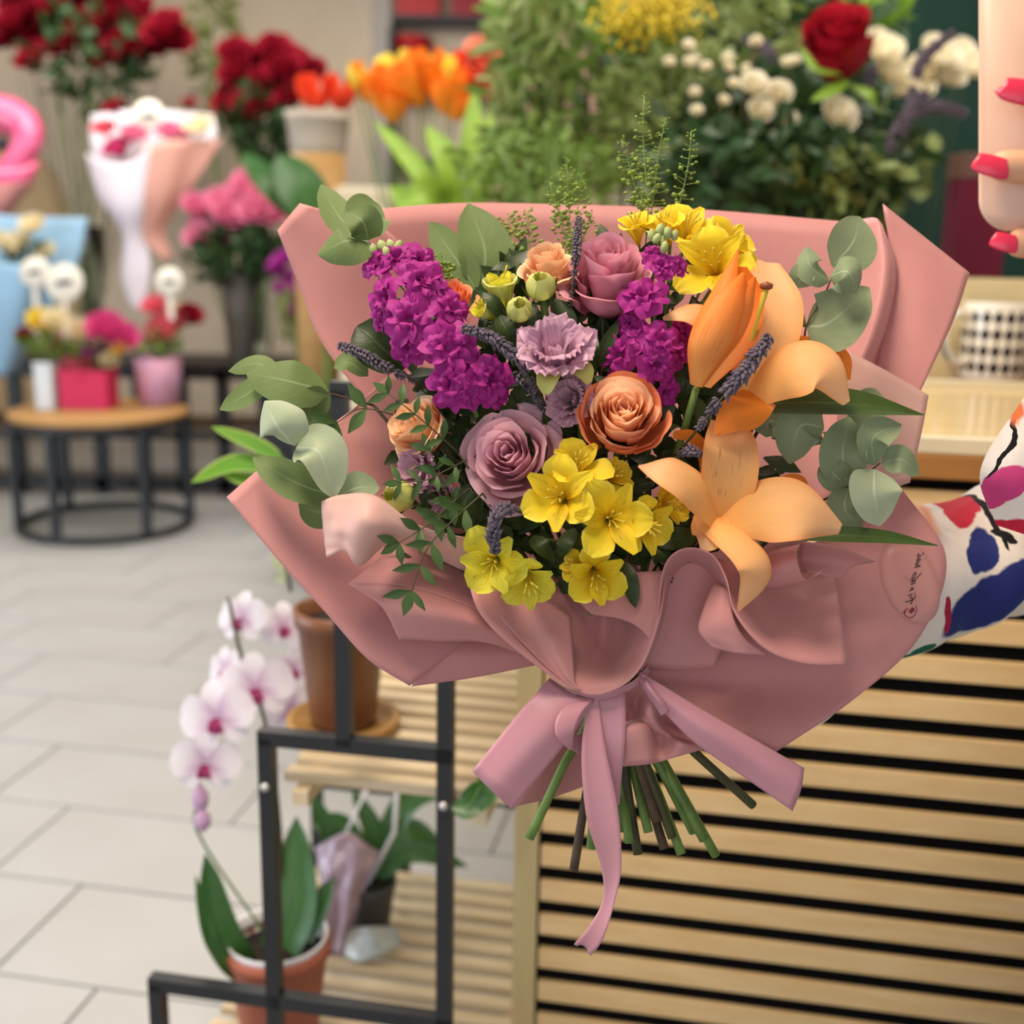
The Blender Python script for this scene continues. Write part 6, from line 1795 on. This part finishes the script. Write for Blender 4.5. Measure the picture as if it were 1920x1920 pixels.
DV = DT + 0.75
bucket_of_roses('tall clear vase of red roses beside the tan arch', 'dark red rose in the crowded vase beside the tan arch', 'red roses beside the tan arch', 150, 330, 152, DV,
                [(18, 35), (50, 62), (70, 20), (98, 48), (112, -8), (140, 18), (160, -20), (172, 38), (205, 12), (222, 45), (240, -12), (262, 22), (280, 58), (306, 50), (295, 85), (235, 78), (60, 105), (30, 0), (135, 50), (190, 70), (10, 70), (85, 5), (120, 80), (150, 62), (210, 95), (255, 100), (320, 70), (180, -30), (100, -35), (30, -25)], 0.098, 0.62, leafrad=(0.34, 0.16, 0.30), leafc=(175, 110), seed=1)
bucket_of_roses('tall clear vase of red roses near the pilaster', 'dark red rose in the vase near the pilaster', 'red roses near the pilaster', 480, 330, 478, DV + 0.05,
                [(440, 95), (462, 120), (490, 105), (520, 92), (548, 110), (580, 132), (450, 160), (485, 150), (520, 165), (548, 172), (430, 185), (470, 190), (505, 190), (560, 150), (530, 125), (440, 130)], 0.095, 0.60, leafrad=(0.22, 0.14, 0.24), leafc=(490, 235), seed=2)
plant('tall_greenery', 'tall sparse greenery between the two red rose vases', 'plant', P(405, 90, DV + 0.2), (0.17, 0.1, 0.42), 150, 0.09, 0.022, 'olive', P(410, 420, DV + 0.2), 5, seed=11)
bucket_of_roses('grey bucket of soft pink roses', 'soft pink rose in the grey bucket', 'soft pink roses', 440, 450, 446, DT + 0.3,
                [(370, 385), (385, 420), (372, 440), (415, 375), (430, 400), (446, 428), (452, 362), (470, 345), (478, 392), (492, 372), (418, 440), (508, 395)], 0.078, 0.42, 'softpink', 'deep', (0.25, 0.14, 0.15), (450, 480), 3)
# magenta stock bucket
base = np.array([P(575, 640, DT + 0.1)[0], P(575, 640, DT + 0.1)[1], 0.42])
cabinet_c = base
pl = thing('plinth', 'low dark plinth carrying the bucket of magenta stock', 'plinth', (base[0], base[1], 0))
box('body', (base[0], base[1], 0.205), (0.4, 0.4, 0.41), M['black'], pl, bevel=0.005)
box('top_board', (base[0], base[1], 0.415), (0.44, 0.44, 0.012), M['black'], pl, bevel=0.003)
vase('clear vase of magenta stock beside the paper flap', base + UZ * 0.002, 0.06, 0.075, 0.26, 'glass')
for i, (px, py) in enumerate(((520, 505), (535, 545), (555, 575), (545, 520), (575, 595), (590, 570), (528, 485), (566, 545))):
    flower('stock_flower', 'magenta stock flower in the clear vase beside the paper flap', 'stock', 'magenta stock in the clear vase', P(px, py, DT + 0.1 + RNG.uniform(-0.06, 0.06)), 0.055, AX(RNG.uniform(-0.4, 0.4), 0.6, 0.7), 'purple', base + UZ * 0.05)
plant('stock_foliage', 'grey green leaves of the magenta stock', 'foliage', P(560, 590, DT + 0.1), (0.10, 0.08, 0.12), 60, 0.08, 0.02, 'olive', base + UZ * 0.04, 3, seed=5)
flower('tulip', 'yellow tulip low in the clear stock vase', 'tulip', None, P(578, 632, DT + 0.02), 0.05, AX(0, 0.5, 0.8), 'yellow', base + UZ * 0.06, me=TU[0])
# monstera
mo = thing('monstera', 'dark glossy split leaf plant behind the notched paper flap', 'plant', P(560, 470, 4.0))
for pts, w in (([(600, 420, 4.0), (560, 350, 3.95), (520, 290, 3.95)], 46), ([(585, 430, 4.0), (500, 340, 3.95), (455, 285, 4.0)], 26), ([(600, 430, 4.0), (580, 390, 4.0), (610, 340, 4.05)], 30)):
    leaf_shape(pts, w, (0, 0.4, 0.9), 'glossleaf', mo, 0.2, tip=0.05)
mb_ = np.array([P(615, 600, 4.1)[0], P(615, 600, 4.1)[1], 0.0])
tube('stem', [P(600, 425, 4.0), P(605, 500, 4.0), mb_ + UZ * 0.62], 0.012, M['stemg'], mo, n=6, ns=8)
tube('trunk', [mb_ + UZ * 0.62, mb_ + UZ * 0.56], 0.02, M['stemw'], mo, n=6)
pot('tall dark planter under the split leaf plant', mb_, 0.10, 0.13, 0.62, M['greypot'])

# shelf with red boxes
DK = 6.6
sh_ = thing('shelf_unit', 'black shelf unit with red boxes against the back wall', 'shelf', np.array([P(840, 160, DK)[0], P(840, 160, DK)[1] + 0.15, 0]))
xa, xb, yk = P(735, 0, DK)[0], P(945, 0, DK)[0], P(840, 100, DK)[1]
M['shelfb'] = plain('charcoal_board', '3c3c40', 0.6, vary=0.08)
box('back_panel', ((xa + xb) / 2, yk + 0.30, 1.2), (xb - xa, 0.02, 2.4), M['shelfb'], sh_)
for x in (xa, xb): box('side_panel', (x, yk + 0.15, 1.2), (0.03, 0.30, 2.4), M['shelfb'], sh_)
ZS = [P(840, y, DK)[2] for y in (38, 165, 300)]
for z in ZS + [0.3]: box('shelf_board', ((xa + xb) / 2, yk + 0.15, z), (xb - xa, 0.30, 0.04), M['shelfb'], sh_)
M['redb'] = plain('red_card', 'c01c24', 0.45, vary=0.06)
M['redd'] = plain('deep_red_card', 'a40f28', 0.45, vary=0.06)
for px, zi, w, h, m, lab, lath in ((783, 0, 0.24, 0.28, 'redb', 'dull red box on the top shelf beside the pilaster', 0), (892, 0, 0.28, 0.24, 'redd', 'bright red box on the top shelf by the blush wall', 0), (770, 1, 0.21, 0.27, 'redb', 'red round hat box on the second shelf', 1), (905, 1, 0.13, 0.22, 'salm', 'salmon round box on the second shelf', 1), (850, 1, 0.12, 0.12, 'redd', 'small deep red box between the round boxes', 0)):
    c = np.array([P(px, 100, DK)[0], yk + 0.13, ZS[zi] + 0.021])
    m_ = M['redd'] if m == 'redd' else (plain('salmon_card', 'd0605a', 0.5) if m == 'salm' else M['redb'])
    t = thing('gift_box', lab, 'box', c)
    if lath:
        lathe('body', [(w / 2, 0), (w / 2, h * 0.78), (0.0005, h * 0.78)], c, m_, t)
        lathe('lid', [(w / 2 * 1.05, h * 0.72), (w / 2 * 1.05, h), (0.0005, h)], c, m_, t)
    else:
        box('body', c + UZ * h * 0.4, (w, 0.2, h * 0.8), m_, t, bevel=0.004)
        box('lid', c + UZ * h * 0.86, (w * 1.04, 0.21, h * 0.28), m_, t, bevel=0.004)

# ------------------------------------------------------------------ flower display behind the counter
bn = thing('display_bench', 'low pale bench carrying the vases behind the bouquet', 'bench', (0.35, 3.0, 0))
ZB = 0.72
box('bench_top', (0.60, 3.15, ZB - 0.02), (2.1, 1.2, 0.04), wood_mat('pale_bench_top', 'cdb68c', 'bda276'), bn, bevel=0.004)
for x in (-0.40, 1.5):
    for y in (2.95, 3.65): box('leg', (x, y, (ZB - 0.04) / 2), (0.05, 0.05, ZB - 0.04), M['black'], bn)
def vbase(px, d): 
    q = P(px, 350, d)
    return np.array([q[0], max(q[1], 2.70), ZB])
def dv_vase(label, px, d, r, h, mat): 
    b = vbase(px, d)
    vase(label, b, r * 0.85, r, h, mat)
    return b + UZ * 0.03
# orange tulips with bright leaves
vb = dv_vase('clear vase of orange tulips', 790, 3.2, 0.07, 0.26, 'glass')
TL = ['orange tulip lowest beside the pilaster', 'broad orange tulip below the first yellow one', 'yellow tulip above the broad orange one', 'large orange tulip in the middle of the tulip bunch', 'orange tulip hanging lowest over the bright leaves', 'upright orange tulip at the top of the bunch', 'yellow tulip near the salmon carnations', 'orange tulip just below the yellow one by the carnations', 'small orange tulip farthest towards the tall greenery', 'small yellow tulip bud at the pilaster end of the bunch']
for i, (px, py, r, m) in enumerate(((690, 165, 0.07, 'orange'), (722, 190, 0.08, 'orange'), (748, 145, 0.07, 'yellow'), (775, 170, 0.085, 'orange'), (738, 205, 0.065, 'orange'), (800, 140, 0.07, 'orange'), (826, 150, 0.07, 'yellow'), (838, 185, 0.08, 'orange'), (858, 205, 0.06, 'orange'), (668, 150, 0.045, 'yellow'))):
    flower('tulip', TL[i], 'tulip', 'orange and yellow tulips', P(px, py, 3.2 + RNG.uniform(-0.1, 0.1)), r * 0.85, AX(RNG.uniform(-0.7, 0.5), 0.7, 0.6), m, vb + np.array([RNG.uniform(-0.02, 0.02), 0, 0]), me=TU[i % 2])
for i, (px, py, m, lab) in enumerate(((590, 188, 'redorange', 'red orange tulip nearest the red rose vase'), (640, 185, 'redorange', 'red orange tulip beside the orange tulips'))):
    flower('tulip', lab, 'tulip', None, P(px, py, 4.2), 0.075, AX(0.1, 0.5, 0.8), m, np.array([P(620, 330, 4.2)[0], P(620, 330, 4.2)[1], 0.95]), me=TU[0])
for i, (px, py, r) in enumerate(((885, 130, 0.10), (912, 120, 0.08), (925, 165, 0.075), (900, 90, 0.06))):
    flower('carnation', 'salmon carnation between the orange tulips and the tall greenery', 'carnation', 'salmon carnations', P(px, py, 3.4), r * 0.8, AX(0, 0.5, 0.8), 'salmon' if i != 0 else 'redorange', vbase(905, 3.4) + UZ * 0.05)
tl = thing('tulip_leaves', 'broad bright green leaves rising from the tulip vase', 'foliage', vb)
for pts, w in (([(850, 420, 3.1), (790, 330, 3.05), (700, 225, 3.1)], 24), ([(830, 420, 3.15), (780, 390, 3.05), (730, 350, 3.05)], 30), ([(850, 420, 3.1), (850, 330, 3.05), (800, 235, 3.1)], 34), ([(860, 420, 3.1), (880, 320, 3.05), (890, 160, 3.1)], 26), ([(840, 420, 3.05), (860, 360, 2.95), (840, 270, 2.95)], 40), ([(850, 430, 3.0), (800, 370, 2.9), (745, 378, 2.9)], 34), ([(870, 430, 3.1), (905, 330, 3.05), (920, 200, 3.1)], 22)):
    leaf_shape(pts, w, (RNG.uniform(-0.3, 0.3), 0.4, 0.85), 'bright', tl, 0.3, tip=0.05)
# kraft pot with white paper, cream box
kb = np.array([P(598, 330, 4.2)[0], P(598, 330, 4.2)[1], 0.66])
kp = thing('paper_bag', 'kraft and white paper pot wrap holding the red orange tulips', 'pot', kb)
hk = P(598, 272, 4.2)[2] - 0.66
lathe('body', [(0.085, 0), (0.098, hk), (0.094, hk), (0.08, 0.01), (0.0005, 0.01)], kb, wood_mat('kraft_paper', 'c49a64', 'b4884f'), kp)
lathe('collar', [(0.095, hk * 0.93), (0.105, hk + 0.06), (0.118, hk + 0.11), (0.115, hk + 0.11), (0.092, hk * 0.93)], kb, plain('white_paper_collar', 'c6b8a6', 0.7), kp)
box('shelf_post', (0, 0, 0), (0.001, 0.001, 0.001), M['black'], kp) if False else None
sd = thing('side_table', 'small dark stand under the kraft pot', 'stand', (kb[0], kb[1], 0))
box('top', (kb[0], kb[1], 0.645), (0.34, 0.3, 0.028), M['black'], sd, bevel=0.003)
for x in (-0.14, 0.14):
    for y in (-0.12, 0.12): box('leg', (kb[0] + x, kb[1] + y, 0.315), (0.03, 0.03, 0.63), M['black'], sd)
cb_ = np.array([P(688, 400, 3.6)[0], P(688, 400, 3.6)[1], ZB])
cb = thing('storage_box', 'cream cardboard box behind the notched eucalyptus sprig', 'box', cb_)
hb = P(688, 352, 3.6)[2] - ZB
box('body', cb_ + UZ * hb / 2, (0.16, 0.14, hb), M['cream'], cb, bevel=0.004)
box('lid', cb_ + UZ * (hb - 0.02), (0.168, 0.148, 0.04), M['cream'], cb, bevel=0.004)

# tall greenery and flowers
g1 = dv_vase('grey bucket of tall green foliage', 1130, 2.7, 0.10, 0.33, 'greybucket')
plant('tall_greenery', 'tall bushy green branches above the back paper', 'plant', P(1090, 160, 2.7), (0.24, 0.2, 0.26), 520, 0.075, 0.015, 'mid', g1, 9, seed=21, sm='stemw')
plant('tall_greenery', 'bright slender foliage beside the salmon carnations', 'plant', P(1000, 190, 2.6), (0.11, 0.14, 0.26), 220, 0.085, 0.012, 'olive', g1, 5, seed=22)
plant('tall_greenery', 'dark foliage mass behind the red rose', 'plant', P(1400, 190, 3.0), (0.42, 0.2, 0.32), 620, 0.085, 0.024, 'deep', vbase(1400, 3.0) + UZ * 0.05, 8, seed=23)
plant('tall_greenery', 'small leaved olive shrub above the seed sprays', 'plant', P(1330, 110, 2.75), (0.22, 0.16, 0.24), 420, 0.05, 0.012, 'olive', vbase(1330, 2.75) + UZ * 0.05, 7, seed=24)
plant('tall_greenery', 'lush mid green leaves low behind the back paper', 'plant', P(1010, 330, 2.5), (0.18, 0.12, 0.10), 260, 0.05, 0.010, 'mid', vbase(1010, 2.5) + UZ * 0.05, 4, seed=25)
plant('tall_greenery', 'grey green eucalyptus mass beside the crimson box', 'plant', P(1560, 330, 2.7), (0.26, 0.14, 0.14), 260, 0.06, 0.02, 'olive', vbase(1560, 2.7) + UZ * 0.05, 6, seed=26)
plant('tall_greenery', 'pale yellowish foliage at the top behind the red rose', 'plant', P(1560, 20, 3.1), (0.22, 0.12, 0.10), 200, 0.05, 0.018, 'bright', vbase(1560, 3.1) + UZ * 0.05, 4, seed=27)
vase('clear vase of mixed stems behind the back paper', vbase(1010, 2.9), 0.06, 0.075, 0.40, 'glass')
vase('clear vase of white flowers behind the curled fold', vbase(1560, 3.0), 0.06, 0.075, 0.34, 'glass')
plant('tall_greenery', 'dense dark olive leaves in front of the white flower stems', 'plant', P(1470, 300, 2.42), (0.30, 0.12, 0.17), 560, 0.06, 0.017, 'deep', vbase(1470, 2.42) + UZ * 0.02, 6, seed=41)
plant('tall_greenery', 'mixed olive stems filling the space below the tiny daisies', 'plant', P(1290, 250, 2.46), (0.20, 0.12, 0.17), 420, 0.055, 0.014, 'olive', vbase(1290, 2.46) + UZ * 0.02, 6, seed=42)
plant('tall_greenery', 'feathery yellow green sprays touching the back paper', 'plant', P(1040, 330, 2.3), (0.15, 0.08, 0.09), 300, 0.022, 0.006, 'mid', vbase(1040, 2.3) + UZ * 0.0, 5, seed=43)
plant('tall_greenery', 'dark low leaves right behind the back paper edge', 'plant', P(1430, 320, 2.2), (0.26, 0.06, 0.085), 380, 0.05, 0.014, 'deep', vbase(1430, 2.3) + UZ * 0.02, 5, seed=44)
plant('tall_greenery', 'olive leaf tuft under the single round white flower', 'plant', P(1570, 335, 2.18), (0.12, 0.05, 0.05), 90, 0.05, 0.014, 'olive', vbase(1560, 2.3) + UZ * 0.02, 4, seed=45)
# solidago
so = thing('goldenrod', 'yellow goldenrod plume above the tall green foliage', 'flower', vbase(1210, 2.75) + UZ * 0.03)
rg = np.random.default_rng(77)
mb = MB()
for i in range(520):
    q = rg.normal(size=3)
    p = P(1215 + 44 * q[0], 22 + 28 * q[1], 2.42 + 0.05 * q[2])
    r = rg.uniform(0.005, 0.011)
    mb.add(p + r * np.array([[1, 0, 0], [-0.5, 0.8, 0], [-0.5, -0.8, 0], [0, 0, 1.3]]), [(0, 1, 2), (0, 3, 1), (1, 3, 2), (2, 3, 0)])
mb.build('florets', plain('goldenrod_yellow', 'f0d42c', 0.7, vary=0.15, scale=60, trans=0.2), so, kind='stuff')
for k in range(5): tube('stem', [P(1180 + k * 16, 15 + k * 6, 2.42), P(1190 + k * 6, 200, 2.6), vbase(1180, 2.75) + UZ * 0.03], 0.003, M['stemg'], so, n=5, ns=8)
for i, (px, py, r, lab) in enumerate(((1205, 95, 0.035, 'small peach bloom below the goldenrod'), (1172, 72, 0.025, 'tiny pink bloom beside the goldenrod'), (1010, 20, 0.03, 'pale peach bloom at the blush wall'))):
    flower('flower', lab, 'flower', None, P(px, py, 2.7), r, AX(0, 0.4, 0.9), 'salmon', vbase(px, 2.7) + UZ * 0.03)
# large red rose
rr_root = thing('rose', 'large velvety red rose standing high behind the bouquet', 'rose', vbase(1560, 2.3) + UZ * 0.03)
cR = P(1572, 72, 2.25)
RmR = 80 * 2.25 / FPX
MR = frame(AX(-0.25, 0.55, 0.8))
rg = np.random.default_rng(31)
a = 0.0
for i in range(20):
    t_ = i / 19
    a += 2.399
    V, Fs, uv = rose_petal(RmR, t_, a, 1.5 - 0.7 * t_, RmR * (0.55 - 0.35 * max(t_ - 0.5, 0)), -RmR * 1.1, RmR * (0.1 + 0.72 * t_), 0.04 + 0.12 * t_ ** 2, i, 0.1, 9, 9)
    mk('petal', place(V, MR, cR), Fs, M['redv'], rr_root, uv=uv)
tube('stem', [cR - MR[:, 2] * RmR, P(1600, 260, 2.3), vbase(1560, 2.3) + UZ * 0.03], 0.005, M['stemg'], rr_root, n=6, ns=8)
rl = thing('rose_foliage', 'leaves on the stem of the large red rose', 'foliage', P(1560, 150, 2.28))
for pts, w in (([(1580, 140, 2.22), (1530, 130, 2.18), (1500, 85, 2.2)], 10), ([(1590, 150, 2.24), (1560, 170, 2.2), (1520, 190, 2.2)], 14), ([(1600, 160, 2.26), (1630, 180, 2.22), (1650, 215, 2.24)], 14)):
    leaf_shape(pts, w, (0, 0.5, 0.85), 'bright', rl, 0.2, tip=0.05)
# white flowers
WLB = ['cream flower touching the large red rose', 'cream flower below the one touching the red rose', 'cream flower lowest beside the lavender', 'cream flower in the middle of the white cluster', 'large cream flower highest in the white cluster', 'cream flower just under the highest one', 'cream flower cut off by the phone edge', 'small cream flower hanging under the white cluster', 'small cream bud above the large red rose leaf', 'small cream flower above the one at the phone edge']
for i, (px, py, r) in enumerate(((1660, 90, 0.055), (1672, 130, 0.06), (1690, 160, 0.05), (1740, 130, 0.06), (1765, 100, 0.065), (1780, 140, 0.05), (1822, 120, 0.06), (1725, 165, 0.045), (1640, 70, 0.035), (1810, 90, 0.04))):
    flower('flower', WLB[i], 'flower', 'creamy white flowers beside the phone', P(px, py, 2.75 + RNG.uniform(-0.1, 0.1)), r * 0.85, AX(RNG.uniform(-0.4, 0.4), 0.4, 0.8), 'whitish', vbase(1700, 2.75) + UZ * 0.05, sm='stemd')
for px, py, r, lab in ((1416, 158, 0.034, 'white flower with a cream throat above the seed sprays'), (1462, 172, 0.03, 'white flower next to the cream throated one'), (1425, 207, 0.03, 'lower white flower of the small trio'), (1574, 213, 0.045, 'single round white flower below the large red rose'), (1478, 222, 0.022, 'small white bloom edging the trio')):
    flower('flower', lab, 'flower', None, P(px, py, 2.22), r * 0.9, AX(RNG.uniform(-0.3, 0.3), 0.3, 0.9), 'whitish', vbase(px, 2.5) + UZ * 0.05, sm='stemd')
# small daisies
for i in range(26):
    px, py = 1255 + RNG.uniform(0, 260), 75 + RNG.uniform(0, 140)
    flower('daisy', 'tiny white daisy scattered through the olive shrub', 'flower', 'tiny white daisies', P(px, py, 2.25 + RNG.uniform(-0.05, 0.05)), 0.012, AX(RNG.uniform(-0.3, 0.3), 0.3, 0.9), 'whitish', vbase(1330, 2.6) + UZ * 0.05, sm='stemd')
# lavender behind
for i, (lab, pts) in enumerate((('long lavender spike bending across the white flower cluster', [(1790, 60, 2.2), (1740, 100, 2.2), (1715, 150, 2.2), (1700, 260, 2.25)]),
                               ('arched lavender spike above the crimson box', [(1815, 215, 2.2), (1750, 200, 2.2), (1690, 230, 2.2), (1650, 300, 2.25)]),
                               ('lavender spike rising beside the arched one', [(1740, 170, 2.2), (1710, 200, 2.2), (1680, 260, 2.2), (1640, 330, 2.25)]),
                               ('short lavender spike above the white trio', [(1392, 72, 2.4), (1425, 85, 2.4), (1450, 115, 2.4), (1480, 200, 2.45)]),
                               ('lavender tip under the large red rose', [(1640, 120, 2.3), (1630, 150, 2.3), (1610, 200, 2.3)]),
                               ('drooping lavender spike near the curled fold', [(1560, 270, 2.2), (1590, 310, 2.2), (1620, 380, 2.25)]))):
    lavender(lab, pts, 17, 20 + i, step=0.008)
# crimson box and dark panels behind
bk_ = np.array([P(1826, 430, 2.9)[0], P(1826, 430, 2.9)[1], ZB])
kn = thing('gift_box', 'tall crimson box standing behind the phone', 'box', bk_)
hb = P(1826, 292, 2.9)[2] - ZB
box('body', bk_ + UZ * hb * 0.46, (0.12, 0.10, hb * 0.92), plain('crimson_card', '7a1236', 0.5), kn, bevel=0.003)
box('lid', bk_ + UZ * hb * 0.96, (0.125, 0.105, hb * 0.08), plain('dusky_lid', '7c5a50', 0.5), kn, bevel=0.003)
bp_ = np.array([P(1818, 60, 4.0)[0], P(1818, 60, 4.0)[1], 0])
pk = thing('banner', 'pink fabric banner hanging on the deep green wall', 'banner', bp_)
zb_ = P(1818, 100, 4.35)[2]
box('cloth', (bp_[0] + 0.13, 4.28, zb_ + 0.25), (0.11, 0.02, 0.5), plain('pink_fabric', 'c07a92', 0.8), pk, bevel=0.004)
box('rod', (bp_[0] + 0.13, 4.28, zb_ + 0.51), (0.14, 0.025, 0.025), M['black'], pk)
